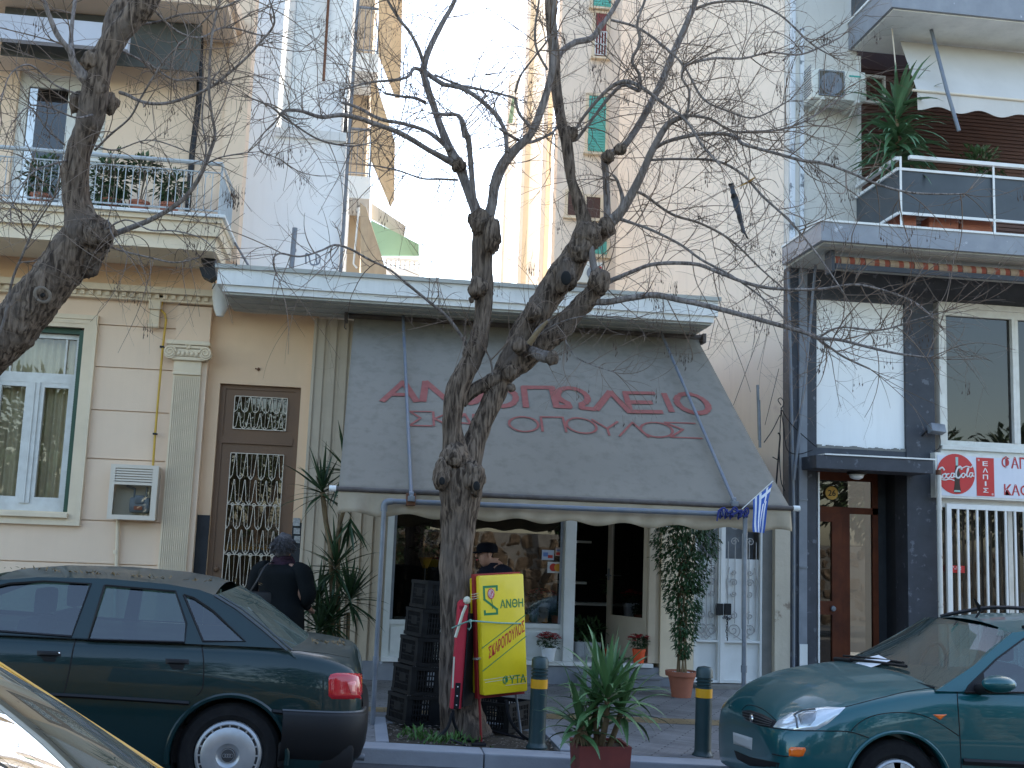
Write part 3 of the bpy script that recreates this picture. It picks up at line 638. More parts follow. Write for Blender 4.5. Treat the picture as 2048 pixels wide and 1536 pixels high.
# interior
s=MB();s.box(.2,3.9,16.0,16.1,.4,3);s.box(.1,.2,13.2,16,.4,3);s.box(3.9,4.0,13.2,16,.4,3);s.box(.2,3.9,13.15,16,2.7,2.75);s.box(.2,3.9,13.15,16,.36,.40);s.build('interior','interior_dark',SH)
for z,(x0,x1) in ((1.27,(2.55,2.95)),(1.80,(2.6,3.0)),(1.0,(2.6,3.5))):s=MB();s.box(x0,x1,14.6,14.9,z,z+.03);s.build('shelf','slab_white',SH)
s=MB();s.box(.45,2.2,13.35,13.9,.80,.84);s.build('shelf','slab_white',SH)
# card stickers in the window
q=[(1084,1100,1108,1120,(.40,.45,.55),'small pale blue card sticker in the shop window, left one of the three'),(1111,1095,1128,1112,(.50,.38,.32),'small narrow card sticker in the shop window, topmost of the three'),(1095,1124,1128,1146,(.55,.55,.56),'white sticker with overlapping red and yellow discs in the shop window')]
M('disc_red',(.42,.03,.02),.6);M('disc_yellow',(.60,.28,.03),.6);M('sticker_blue',(.10,.18,.40),.6)
for i,(a,b,c,d,col,lab) in enumerate(q):
    x0,x1,z0,z1=Rc(a,b,c,d,13.03);t=thing('card_sticker',lab,'sticker',((x0+x1)/2,13.03,z0))
    m_=MB();m_.box(x0,x1,13.033,13.036,z0,z1);m_.build('sheet',M('sticker%d'%i,col,.6,col2=tuple(v*.75 for v in col),sc=40),t)
    w_,h_=x1-x0,z1-z0
    if i==2:
        r=h_*.36
        for k,(cx,mn) in enumerate(((x0+w_*.36,'disc_red'),(x0+w_*.64,'disc_yellow'))):
            m_=MB();m_.lathe([(r,0),(r,.0015)],(cx,13.0300-.0008*k,z0+h_/2),20,'Y');m_.build('disc',mn,t)
    elif i==0:
        m_=MB();m_.box(x0+w_*.1,x0+w_*.5,13.031,13.033,z0+h_*.35,z0+h_*.75);m_.build('mark','sticker_blue',t);m_=MB();m_.box(x0+w_*.5,x0+w_*.9,13.031,13.033,z0+h_*.2,z0+h_*.5);m_.build('mark','disc_red',t)
    else:
        m_=MB();m_.box(x0+w_*.1,x0+w_*.9,13.031,13.033,z0+h_*.1,z0+h_*.42);m_.build('mark','disc_red',t);m_=MB();m_.box(x0+w_*.1,x0+w_*.9,13.031,13.033,z0+h_*.6,z0+h_*.75);m_.build('mark','sticker_blue',t)
# ---------------------------------------------------------------- gate and its wall
GW=thing('gate_wall','peeling cream wall section around the white iron gate, right of the shop','wall',(4.9,13,.2))
s=MB();s.box(4.86,5.045,12.90,13.35,.18,2.32);s.build('pillar','peeling',GW)
s=MB();s.box(4.745,4.86,13.0,13.35,.15,2.30);s.box(3.902,4.745,13.02,13.35,2.25,2.62);s.build('reveal','grey_cement',GW)
s=MB();s.bbox(3.9,5.05,12.85,13.3,.08,.235,.01);s.build('threshold','grey_cement',GW)
gx0,gx1,gz0,gz1=3.915,4.74,.245,2.24;gm=P(1443,1250,13).x
GT=thing('iron_gate','white wrought iron double gate with scrollwork, chained shut','gate',((gx0+gx1)/2,13.05,.24))
s=MB();zl=P(1450,1283,13).z;zb=P(1450,1117,13).z
for a,b in ((gx0,gm-.015),(gm+.015,gx1)):
    s.box(a,b,13.06,13.07,gz0,zb)                      # sheet backing
    s.box(a,a+.025,13.0,13.06,gz0,gz1);s.box(b-.025,b,13.0,13.06,gz0,gz1)
    s.box(a+.025,b-.025,13.005,13.06,zl-.012,zl+.012);s.box(a+.025,b-.025,13.005,13.06,gz0,gz0+.03)
s.box(gm-.018,gm+.018,12.985,13.0,gz0,gz1)
s.build('leaf_frame','white_paint',GT)
M('iron_white',(.40,.39,.37),.6,col2=(.27,.26,.25),sc=14,amt=.9)
s=MB()
def spiral(mb,c,r,t0,turns,y,rr=.0065,dirn=1):
    mb.tube([(c[0]+dirn*math.cos(t0+i/26*turns*2*PI)*r*(1-i/30),y,c[1]+math.sin(t0+i/26*turns*2*PI)*r*(1-i/30)) for i in range(27)],rr,5,False)
for a,b,dd in ((gx0+.025,gm-.04,1),(gm+.04,gx1-.025,-1)):
    w_=b-a;y=13.03
    nb=5
    for i in range(nb):
        xx=a+w_*(i+.5)/nb;top=1.98-.05*abs(i-2)
        s.tube([(xx,y,zl+.15+.06*abs(i-2)),(xx,y,top)],.006,4,False)
    for i in range(2):
        cx=a+w_*(.27+.46*i)
        spiral(s,(cx,2.08),.085,PI if i else 0,1.7,y,dirn=1 if i else -1);spiral(s,(cx,1.88),.05,0,1.5,y,dirn=-1 if i else 1)
        spiral(s,(cx,zl+.13),.088,PI*1.5,1.7,y,dirn=-1 if i else 1);spiral(s,(cx,zl+.30),.045,PI*.5,1.4,y,dirn=1 if i else -1)
        spiral(s,(cx,1.40),.05,0,1.4,y,dirn=1 if i else -1);spiral(s,(cx,1.52),.035,PI,1.3,y,dirn=-1 if i else 1)
        spiral(s,(cx,1.27),.04,PI,1.3,y)
    s.tube([(a+w_*.5,y,zl+.02),(a+w_*.12,y,zl+.12),(a+w_*.1,y,zl+.3)],.006,5);s.tube([(a+w_*.5,y,zl+.02),(a+w_*.88,y,zl+.12),(a+w_*.9,y,zl+.3)],.006,5)
    s.tube([(a+w_*.1,y,1.2),(a+w_*.06,y,1.42),(a+w_*.14,y,1.58)],.006,5);s.tube([(a+w_*.9,y,1.2),(a+w_*.94,y,1.42),(a+w_*.86,y,1.58)],.006,5)
s.build('scrollwork','iron_white',GT)
s=MB();s.box(gx0,gx1,13.32,13.34,gz0,2.25);s.build('back_panel','steel_grey',GT)
s=MB()
for u in (1433,1449):x0,x1,z0,z1=Rc(u,1207,u+13,1230,12.98);s.bbox(x0,x1,12.965,13.0,z0,z1,.004)
s.build('lock_box','black_paint',GT)
s=MB();q=P(1454,1236,12.95);q0=q.copy()
for i in range(9):
    c=q0+Vector((.004*math.sin(i),0,-.03*i if i<7 else -.03*i));tp=[]
    for k in range(9):
        a=k/8*2*PI;x_,z_=math.cos(a)*.010,math.sin(a)*.020
        tp.append(c+(Vector((x_,0,z_)) if i%2 else Vector((0.003,x_,z_))))
    s.tube(tp,.0038,5,False)
for i in range(7):
    c=q0+Vector((-.035+.012*i,0,.0+.014*math.sin(i*1.1)));s.tube([c+Vector((math.cos(k/8*2*PI)*.018,0.004*(i%2),math.sin(k/8*2*PI)*.010)) for k in range(9)],.0038,5,False)
s.build('chain','black_paint',GT)
# ---------------------------------------------------------------- awning
AW=thing('shop_awning','big faded grey canvas awning with red Greek lettering over the flower shop','awning',(1.8,12.7,4.3))
A0=Vector((0,12.72,4.28));A1=Vector((0,9.80,2.165));AX0,AX1=-.21,3.83
def canv(a,t,off=0):
    """a: metres along the shop, t: 0 at the wall .. 1 at the front bar"""
    d=A1-A0;p=A0+d*t;nrm=Vector((0,-d.z,d.y)).normalized()
    if nrm.z<0:nrm=-nrm
    sag=-.025*math.sin(PI*t)-.055*((t/.035) if t<.035 else math.exp(-(t-.035)/.22))-.012*math.sin(a*5+t*2)*math.sin(PI*t)
    p=p+nrm*(sag+off);return Vector((a,p.y,p.z))
m_=MB();nx,ny=60,40
m_.add([canv(AX0+(AX1-AX0)*i/nx,j/ny) for j in range(ny+1) for i in range(nx+1)],[(j*(nx+1)+i,j*(nx+1)+i+1,(j+1)*(nx+1)+i+1,(j+1)*(nx+1)+i) for j in range(ny) for i in range(nx)])
o=m_.build('canvas','canvas_grey',AW,3);md=o.modifiers.new('s','SOLIDIFY');md.thickness=.004
def val(a):return .035*math.cos((a+.08)*2*PI/.475)
m_=MB();vs=[];n=170
for i in range(n+1):
    a=AX0+(AX1-AX0)*i/n;yy=A1.y-.01+.016*math.sin(a*13)+.008*math.sin(a*31);zb_=1.955+val(a)*.52+(-.0)
    for j in range(6):
        t=j/5;vs.append((a,A1.y-.012+(yy-A1.y)*t+.012*t*math.sin(a*26),2.16+(zb_-2.16)*t))
m_.add(vs,[(i*6+j,(i+1)*6+j,(i+1)*6+j+1,i*6+j+1) for i in range(n) for j in range(5)])
o=m_.build('valance','valance',AW,3);md=o.modifiers.new('s','SOLIDIFY');md.thickness=.003
m_=MB();m_.tube([(AX0-.03,A1.y-.02,A1.z),(AX1+.03,A1.y-.02,A1.z)],.022,10);M('bar_brown',(.07,.055,.048),.7,col2=(.11,.10,.095),sc=12);fb=m_.build('front_bar','bar_brown',AW,.8)
for x in (AX0-.05,AX1+.05):
    m_=MB();m_.lathe([(.024,-.03),(.027,-.025),(.027,.03)],(x,A1.y-.02,A1.z),10,'X');m_.build('end_cap','white_paint',fb,.8)
m_=MB();m_.tube([(AX0-.06,12.70,4.25),(AX1+.04,12.70,4.25)],.035,10)
for x in (AX0-.09,AX1+.05):m_.bbox(x-.02,x+.02,12.62,12.80,4.18,4.29,.004)
m_.tube([(AX0-.10,12.66,4.2),(AX0-.10,12.64,4.1),(AX0-.08,12.64,4.08)],.008,6)
m_.build('roller','bar_brown',AW,.8)
def armline(u0_,v0_,u1,v1):
    def hit(u,v):
        d=ray(u,v);e=A1-A0
        # plane through A0 containing X and e
        nrm=Vector((0,-e.z,e.y));t=((A0-Vector((0,0,EYE))).dot(nrm))/d.dot(nrm);return Vector((0,0,EYE))+d*t
    a,b=hit(u0_,v0_),hit(u1,v1);nn=Vector((0,-(A1-A0).z*-1,0))
    return a+Vector((0,-.03,.05)),b+Vector((0,-.04,.03))
for q in ((804,610,822,1002),(1306,640,1466,1012)):
    a,b=armline(*q);m_=MB();m_.tube([a,b],.017,8);m_.lathe([(.027,-.02),(.027,.02)],a+(b-a)*.99,8,'X');m_.bbox(b.x-.03,b.x+.03,b.y-.03,b.y+.05,b.z-.035,b.z+.01,.004);m_.build('arm','blue_steel',AW,.8)
def tline(u,v):
    d=ray(u,v);e=A1-A0;nrm=Vector((0,-e.z,e.y));t=((A0-Vector((0,0,EYE))).dot(nrm))/d.dot(nrm);p=Vector((0,0,EYE))+d*t
    return p.x,(p-A0).dot(e)/e.length_squared if False else (p.z-A0.z)/e.z
# brushed capitals of the first line, traced stroke by stroke on the canvas
def stroke_text(mb,glyphs,spots,w,off=.006,slant=0):
    for ch,(cx,ty,sx,sy) in zip(glyphs,spots):
        for st in STK[ch]:
            pts=[(cx+(x+slant*y)*sx,ty-y*sy) for x,y in st];n=len(pts)
            for i in range(n-1):
                a,b=Vector(pts[i]),Vector(pts[i+1]);sc=Vector((1,3.6))
                d=Vector(((b-a).x,(b-a).y*sc.y));L_=d.length
                if L_<1e-5:continue
                d/=L_;nn=Vector((-d.y,d.x))*w/2*random.uniform(.85,1.1)
                ext=d*w*.28
                q=[];
                for p_,sg in ((a,-1),(b,1)):
                    for s2 in (-1,1):q.append((p_.x+sg*ext.x+s2*nn.x,p_.y+(sg*ext.y+s2*nn.y)/sc.y))
                mb.add([canv(q[k][0],q[k][1],off+.0007*(i%3)) for k in (0,1,3,2)],[(0,1,2,3)])
def arc(cx,cy,rx,ry,a0,a1,n=14):return [(cx+rx*math.cos(math.radians(a0+(a1-a0)*i/n)),cy+ry*math.sin(math.radians(a0+(a1-a0)*i/n))) for i in range(n+1)]
STK={'A':[[(0,0),(.62,1),(1,0)],[(.2,.33),(.85,.33)]],'N':[[(0,0),(.12,1)],[(.12,1),(.88,0)],[(.88,0),(1,1)]],'H':[arc(.5,.5,.48,.5,0,360),[(.3,.5),(.7,.5)]],
'O':[arc(.5,.5,.48,.5,0,360,18)],'P':[[(.05,0),(.1,1),(.95,1),(.95,0)]],'W':[arc(.5,.58,.42,.42,-60,240,16),[(.0,.02),(.33,.02),(.30,.22)],[(1,.02),(.67,.02),(.70,.22)]],'L':[[(0,0),(.62,1),(1,0)]],
'E':[[(.95,1),(.05,1),(.0,0),(.95,0)],[(.03,.5),(.75,.5)]],'I':[[(.5,0),(.5,1)]],'S':[[(1,1),(0,1),(.5,.52),(0,0),(1,0)]],'K':[[(0,0),(0,1)],[(.95,1),(.05,.5),(1,0)]],'R':[[(0,0),(0,1),(.6,1),(.9,.8),(.85,.6),(.6,.48),(0,.48)]],'Y':[[(0,1),(.5,.45),(1,1)],[(.5,.45),(.5,0)]]}
random.seed(3)
L1=MB();row=[('A',766,832),('N',846,902),('H',905,958),('O',962,1030),('P',1049,1107),('W',1115,1176),('L',1193,1246),('E',1262,1310),('I',1330,1342),('O',1362,1408)]
for ch,a,b in row:
    vb=793+(b-766)*.046;vt=760+(a-766)*.046
    xa,tb=tline(a,vb);xb,tt=tline(b,vt);
    stroke_text(L1,[ch],[(xa,tb,(xb-xa),(tb-tt))],.072,.012,.0)
L1.build('lettering','letter_red',AW)
L2=MB();row=[('S',820,862),('K',868,900),('A',905,945),('R',950,985),('O',1020,1075),('P',1083,1128),('O',1136,1190),('Y',1193,1236),('L',1240,1287),('O',1287,1340),('S',1342,1390)]
for ch,a,b in row:
    vb=847+(b-820)*.045;vt=822+(a-820)*.045
    xa,tb=tline(a,vb);xb,tt=tline(b,vt);stroke_text(L2,[ch],[(xa,tb,(xb-xa),(tb-tt))],.026,.012,0)
L2.build('lettering','letter_red',AW)
# pipe frame carrying the front of the awning
FR=thing('awning_support_frame','galvanised pipe frame standing on the pavement under the awning front','pipe frame',(1.7,9.7,.2))
m_=MB();zf=2.075;xl,xr=.185,3.375
m_.tube([(xl+.05,9.7,zf),(xr,9.7,zf+.012)],.023,10);m_.build('crossbar','blue_steel',FR,.8)
m_=MB();m_.tube(catmull([(xl,9.7,zf-.09),(xl+.002,9.7,zf-.035),(xl+.02,9.7,zf-.01),(xl+.07,9.7,zf)],4),.029,10);m_.build('elbow','steel_grey',FR,.8)
for x,zt_ in ((xl,zf-.05),(xr,zf)):
    m_=MB();m_.tube([(x,9.7,gz(x,9.7)-.02),(x,9.7,zt_)],.021,10);m_.lathe([(.028,-.03),(.028,.03)],(x,9.7,.75),10);m_.build('post','steel_grey',FR,.8)
q=P(821,1012,9.7);m_=MB();m_.bbox(q.x-.04,q.x+.04,9.67,9.80,zf-.03,zf+.075,.005);m_.build('clamp','rust',FR)
# blue rope tied around the corner
rp=MB();M('rope_blue',(.012,.022,.16),.7,col2=(.008,.014,.09),sc=30)
random.seed(8)
for (u,w_) in ((1442,.06),(1452,.05),(1462,.04),(1478,.06),(1490,.05)):
    q=P(u,1021,9.7);rp.tube([(q.x+.012*math.sin(k*.9),9.7+.034*math.cos(k/7*2*PI*2),zf+.01+.040*math.sin(k/7*2*PI*2)) for k in range(12)],.0075,5)
rp.tube(catmull([tuple(P(u,v,9.66)) for u,v in ((1436,1035),(1438,1022),(1448,1016),(1458,1026),(1470,1014),(1482,1028),(1494,1016),(1497,1026),(1488,1034))],4),.009,5)
rp.tube(catmull([tuple(P(u,v,9.65)) for u,v in ((1466,1018),(1476,1024),(1462,1030),(1484,1020),(1480,1034))],4),.008,5)
rp.tube([P(1437,1020,9.66),P(1434,1042,9.66)],.006,5)
solo(rp,'rope','rope_blue','blue rope knotted round the right corner of the awning frame','rope')
# flag
FG=thing('flag','small hanging blue and white Greek flag at the right end of the awning','flag',tuple(P(1500,1010,9.62)))
m_=MB();m_.tube([P(1484,1018,9.63),P(1546,962,9.63)],.004,5);m_.build('stick','white_paint',FG)
# cloth: hoist hangs from the stick, stripes run along the drop
def fl(s_,t):
    a=P(1506,1000,9.62).lerp(P(1545,966,9.62),s_);b=P(1508,1064,9.60).lerp(P(1526,1066,9.6),s_)
    p=a.lerp(b,t);p.y+=.025*math.sin(s_*7+t*3)*(.3+t);p.x+=.010*math.sin(t*5+s_*4)*t;return p
M('flag_blue',(.035,.10,.38),.8);M('flag_white',(.66,.68,.74),.8)
mb_,mw_=MB(),MB()
for k in range(9):
    tgt=mb_ if k%2==0 else mw_
    for j in range(12):
        s0,s1=k/9,(k+1)/9;t0,t1=j/12,(j+1)/12
        c=(k>=4 and j<4);cross=c and (k==6 or j in(1,2) and False or j==1)
        (mw_ if cross else mb_ if c else tgt).quad(fl(s0,t0),fl(s1,t0),fl(s1,t1),fl(s0,t1))
o=mb_.build('cloth','flag_blue',FG,3);mw_.build('stripes','flag_white',FG,3)
# ================================================================ apartment building at the right
RB=thing('apartment_building','slate faced apartment building with marble balconies, house number and brown entrance door, at the right','building',(7,13,.2))
XR=9.6
s=MB()
s.box(5.05,5.17,12.97,13.3,.1,5.27);s.box(5.27,5.405,12.98,13.3,.1,5.27)
s.box(5.405,6.555,13.0,13.3,2.92,3.05);s.box(5.405,6.555,13.0,13.3,4.89,5.27);s.box(6.555,6.93,12.98,13.3,.1,5.27)
s.box(6.93,XR,13.0,13.3,4.97,5.27)
s.build('slate_cladding','slate',RB)
M('duct_grey',(.22,.235,.26),.7,spec=.3,col2=(.15,.165,.185),sc=6,streak=.2);s=MB();s.box(5.17,5.27,12.94,13.2,.1,5.27);s.build('duct','duct_grey',RB)
s=MB();s.box(5.172,5.268,12.922,12.93,.15,P(1597,1288,12.93).z);s.build('cover_plate','white_paint',RB)
for z in (3.9,2.4,1.6):
    s=MB();s.box(5.168,5.272,12.925,12.94,z,z+.02);s.build('strap','steel_grey',RB)
s=MB();s.box(5.407,6.553,13.03,13.3,3.051,4.888);wp_=s.build('white_panel','white_stucco',RB)
s=MB();x=5.42
random.seed(2)
while x<6.54:h=.02+.02*random.random();s.box(x,x+.03,13.0,13.03,3.05,3.05+h);x+=.03
s.build('mortar_edge','grey_cement',RB)
# entrance recess
ry=13.55
s=MB();s.box(6.555,6.6,13.3,13.9,.1,3);s.box(5.36,5.405,13.3,13.9,.1,3);s.box(5.405,6.555,13.3,13.9,2.86,3.0);s.build('recess','slate_dark',RB)
s=MB();s.box(5.42,5.44,12.97,13.02,.2,2.75);s.build('edge_trim','white_paint',RB)
d=MB();dz=P(1680,1022,ry).z
dxr=P(1757,1150,ry).x
d.box(5.405,dxr,ry,ry+.05,dz-.03,dz+.05);d.box(5.405,dxr,ry,ry+.05,2.70,2.86);d.box(dxr-.07,dxr,ry,ry+.06,.2,2.70);d.box(P(1686,1150,ry).x,P(1700,1150,ry).x,ry,ry+.06,.2,dz-.03)
d.box(5.405,5.98,ry-.01,ry+.04,dz-.14,dz-.031);d.box(5.84,5.979,ry-.01,ry+.04,.2,dz-.14);d.box(5.405,5.46,ry-.01,ry+.04,.2,dz-.14)
d.box(5.46,5.84,ry-.01,ry+.04,P(1680,1230,ry).z,P(1680,1203,ry).z);d.box(5.46,5.84,ry-.01,ry+.04,.2,.45)
DD=d.build('entrance_door','wood_red',RB)
q=P(1664,1217,ry);k=MB();k.lathe([(.005,-.06),(.03,-.055),(.035,-.03),(.02,-.012)],(q.x,ry,q.z),14,'Y');k.build('handle','steel_grey',DD,.8)
g=MB();g.quad((5.405,ry+.02,.2),(dxr,ry+.02,.2),(dxr,ry+.02,2.86),(5.405,ry+.02,2.86));g.build('pane','pane_dark',DD)
s=MB();s.box(dxr+.002,6.6,ry,ry+.1,.1,2.86);s.build('recess_end','slate_dark',RB)
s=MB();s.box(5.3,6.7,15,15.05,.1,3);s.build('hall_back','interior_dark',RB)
q=P(1663,986,ry-.01);s=MB();s.lathe([(.083,0),(.083,.006)],(q.x,ry-.02,q.z),24,'Y');M('number_yellow',(.62,.36,.06),.5);nd=s.build('number_disc','number_yellow',RB)
s=MB();text_on(s,'26',lambda a,b:Vector((q.x+a,ry-.0225,q.z+b)),-.05,.05,-.038,.038,bold=.012);s.build('number','black_paint',nd)
s=MB();s.bbox(5.2,6.645,12.5,13.0,2.76,2.915,.006);s.build('canopy','slate',RB)
s=MB();s.box(5.3,6.66,12.48,13.0,2.918,2.935);s.build('canopy_flashing','slab_white',RB)
q=P(1713,934,12.8);s=MB();s.lathe([(.11,0),(.11,-.03)],(q.x,12.8,2.759),20);cl=s.build('canopy_lamp','black_paint',RB,.8);s=MB();s.lathe([(.09,-.03),(.075,-.07),(.03,-.09)],(q.x,12.8,2.759),20);s.build('lamp_dome','white_pot',cl,3)
# first floor window
wx0=P(1876,700,13).x;wz0,wz1=3.12,4.955
s=MB()
s.box(wx0,wx0+.07,12.97,13.1,wz0-.12,wz1);s.box(wx0+.07,XR,12.97,13.1,wz1-.07,wz1);s.box(wx0+.07,XR,12.97,13.1,wz0-.12,wz0-.02);s.bbox(wx0+.0,XR,12.93,12.999,wz0-.02,wz0+.03,.004)
s.box(wx0+.07,XR,13.0,13.09,wz1-.16,wz1-.07);s.box(wx0+.07,wx0+.11,13.0,13.08,wz0+.03,wz1-.16);s.box(wx0+.11,XR,13.0,13.06,wz0+.03,wz0+.1)
md=P(2030,760,13).x;s.box(md-.03,md+.01,12.99,13.08,wz0+.1,wz1-.16);s.box(md+.03,md+.07,13.02,13.09,wz0+.1,wz1-.16)
WW=s.build('window','window_white',RB)
g=MB();g.quad((wx0,13.05,wz0),(XR,13.05,wz0),(XR,13.05,wz1),(wx0,13.05,wz1));g.build('pane','pane_dark',WW)
s=MB();s.box(wx0,XR,13.22,13.25,wz0-.1,wz1);M('blind_brown',(.10,.085,.07),.8,col2=(.07,.06,.05),sc=3);s.build('blind','blind_brown',WW)
# snack bar sign
zs0,zs1=2.525,3.03;sx0=P(1871,950,12.86).x
SG=thing('shop_sign','white snack bar sign with red drink disc and red Greek lettering above the barred window','sign',(8,12.85,zs0))
s=MB();s.box(sx0,XR,12.86,12.999,zs0-.02,zs1+.02);s.build('sign_box','window_white',SG)
M('sign_face',(.60,.62,.68),.4,col2=(.54,.56,.62),sc=4);M('sign_red',(.50,.02,.02),.4,col2=(.42,.02,.02),sc=5);M('sign_text',(.40,.03,.035),.5)
s=MB();s.box(sx0+.025,XR,12.852,12.86,zs0+.005,zs1-.01);s.build('face','sign_face',SG)
c=P(1911.5,948,12.85);R_=P(1911,906,12.85).z-c.z;R_=min(R_,.245)
s=MB();s.lathe([(R_,0),(R_,.004)],(c.x,12.847,c.z),36,'Y');s.build('disc','sign_red',SG)
def sgn(a,b):return Vector((c.x+a*R_,12.8455,c.z+b*R_))
bt=MB();prof=[(-.95+.03,.0,.17),(-.80,0,.19),(-.62,0,.155),(-.4,0,.13),(-.15,0,.155),(.05,0,.15),(.22,0,.10),(.42,0,.065),(.62,0,.055),(.78,0,.06)]
pts=[sgn(.06+p[2],p[0]) for p in prof]+[sgn(.06-p[2],p[0]) for p in reversed(prof)]
bt.prism(pts,(0,.001,0));M('bottle_brown',(.03,.012,.008),.3);bt.build('bottle','bottle_brown',SG)
bt=MB();bt.prism([sgn(.0,.42),sgn(.12,.42),sgn(.13,.84),sgn(-.01,.84)],(0,-.0008,0));bt.prism([sgn(-.12,-.88),sgn(.24,-.88),sgn(.2,-.80),sgn(-.09,-.80)],(0,-.0008,0));M('bottle_pale',(.30,.48,.45),.3);bt.build('bottle_ends','bottle_pale',SG)  # pale neck and foot of the printed bottle
sc_=MB()
def scr(pts,w=.030):
    pts=catmull(pts,4)
    sc_.tube([sgn(a,b+a*.08)+Vector((0,-.0035,0)) for a,b in pts],w*R_,6,True,1)
scr([(-.62,.20),(-.72,.34),(-.86,.28),(-.96,.05),(-.95,-.14),(-.84,-.18),(-.70,-.06)],.045)      # C
scr([(-.60,.02),(-.72,-.02),(-.72,-.16),(-.60,-.18),(-.53,-.05),(-.60,.04),(-.52,.02)],.032)
scr([(-.36,.02),(-.48,.0),(-.50,-.15),(-.40,-.18),(-.30,-.10)],.032)
scr([(-.12,.03),(-.24,.03),(-.28,-.13),(-.20,-.18),(-.10,-.04),(-.10,.05),(-.12,-.12),(-.03,-.14)],.032)
scr([(.30,.20),(.22,.36),(.08,.28),(.0,.05),(.02,-.15),(.14,-.20),(.28,-.06)],.045)
scr([(.05,.33),(.3,.28),(.55,.36),(.78,.30),(.86,.38)],.03)
scr([(.40,.02),(.30,-.02),(.30,-.16),(.40,-.18),(.47,-.05),(.40,.03)],.032)
scr([(.50,-.1),(.62,.12),(.66,.26),(.60,.24),(.56,.0),(.58,-.16),(.66,-.12)],.032)
scr([(.86,.02),(.74,.02),(.70,-.13),(.78,-.18),(.87,-.04),(.88,.03),(.86,-.12),(.95,-.14)],.032)
scr([(-.84,-.20),(-.6,-.28),(-.35,-.24),(-.1,-.32)],.03)
sc_.build('script','white_paint',SG)
a0=P(1953,950,12.85).x;a1=P(1988,950,12.85).x
s=MB();s.box(a0,a1,12.847,12.852,zs0+.02,zs1-.02);s.build('red_panel','sign_red',SG)
s=MB();hh=(zs1-zs0-.1)/5
for i,ch in enumerate('ΕΛΠΙΣ'):
    zc=zs1-.05-hh*(i+.5);wd=.02 if ch!='Ι' else .006
    text_on(s,ch,lambda a,b:Vector((a,12.8455,b)),(a0+a1)/2-wd*1.7,(a0+a1)/2+wd*1.7,zc-.028,zc+.028,bold=.018)
for xx,zz_ in ((a0+.02,zs1-.05),(a1-.035,zs0+.045)):
    for k in (0,.012):s.box(xx+k,xx+k+.006,12.8445,12.847,zz_-.012,zz_+.012)
s.build('lettering','white_paint',SG)
s=MB()
text_on(s,'ΦΑΓΗΤΑ',lambda a,b:Vector((a,12.849,b)),P(2003,925,12.85).x,P(2003,925,12.85).x+.62,P(2025,938,12.85).z,P(2025,913,12.85).z,bold=.018)
text_on(s,'ΚΑΦΕΣ',lambda a,b:Vector((a,12.849,b)),P(2008,980,12.85).x,P(2008,980,12.85).x+.55,P(2028,992,12.85).z,P(2028,968,12.85).z,bold=.018)
s.build('lettering','sign_text',SG)
# barred shop window
s=MB();s.box(6.93,XR,13.0,13.3,.1,.98);s.build('sill_wall','white_paint',RB);s=MB();s.box(6.93,XR,13.0,13.1,2.40,2.52);s.build('lintel','white_paint',RB)
s=MB();s.box(6.93,6.99,12.98,13.1,.98,2.40);s.box(6.99,XR,13.05,13.1,1.0,1.05);s.box(7.9,7.96,13.05,13.1,1.05,2.40);WB=s.build('window','window_white',RB)
g=MB();g.quad((6.99,13.12,.98),(XR,13.12,.98),(XR,13.12,2.4),(6.99,13.12,2.4));g.build('pane','pane_dark',WB)
s=MB();s.box(6.93,XR,14.6,14.65,.2,3);s.build('room_back','interior_dark',RB)
GB=thing('window_grille','white steel bar grille in front of the snack bar window','grille',(7.8,12.85,.5))
s=MB();zt=P(1960,1015,12.85).z;gx=P(1898,1100,12.85).x
s.box(gx-.03,gx+.03,12.83,12.87,.30,zt+.03);s.box(gx+.03,XR,12.83,12.87,zt-.03,zt+.03);s.box(gx+.03,XR,12.83,12.87,.30,.36);s.build('frame','white_paint',GB)
x=gx
while x<XR-.15:
    x+=.1225;s=MB();s.box(x-.012,x+.012,12.838,12.862,.36,zt-.03);s.build('bar','white_paint',GB)
s=MB();x0,x1,z0,z1=Rc(1893,1131,1921,1145,12.98);s.box(x0,x1,12.88,12.885,z0,z1)
no=s.build('small_notice','sign_red');tag(no,'small red notice behind the white window bars','notice')
for r in range(2):
    k=MB()
    for i in range(7):
        if (i+r)%3!=2:k.box(x0+.012+i*.018,x0+.024+i*.018,12.878,12.88,z1-.022-r*.022,z1-.012-r*.022)
    k.build('lettering','white_paint',no)
# rusty white pipe by the sign
s=MB();q=P(1877,945,12.75);s.tube([(q.x,12.75,.1),(q.x,12.75,q.z)],.030,10);s.lathe([(.034,-.03),(.034,.03)],(q.x,12.75,q.z-.42),12)
M('rusty_white',(.58,.57,.52),.6,col2=(.50,.48,.44),sc=5,col3=(.16,.08,.05),sc3=9,th3=.62)
pp=solo(s,'standpipe','rusty_white','white painted rusty pipe standing beside the red drink disc of the sign','pipe',smooth=.8)
s=MB();s.lathe([(.033,-.03),(.033,.03)],(q.x,12.75,q.z+.0),12)
s.build('pipe_cap','rust',pp)
q=P(1873,858,12.85);fl2=thing('wall_floodlight','small grey floodlight between white panel and upper window','lamp',(q.x,12.98,q.z))
s=MB();s.bbox(-.10,.10,-.05,.05,-.055,.055,.012);s.xf(Matrix.Translation(q)@Matrix.Rotation(-.35,4,'X')@Matrix.Rotation(.15,4,'Z'));s.build('lamp_housing','steel_grey',fl2,.6)
s=MB();s.tube([q+Vector((-.08,.03,0)),(q.x-.12,12.98,q.z-.08)],.012,6);s.tube(catmull([tuple(q+Vector((.03,0,-.06))),tuple(q+Vector((.05,0,-.16))),tuple(q+Vector((.02,.0,-.24))),tuple(q+Vector((-.04,.0,-.27)))],4),.005,5);s.build('bracket','black_plastic',fl2)
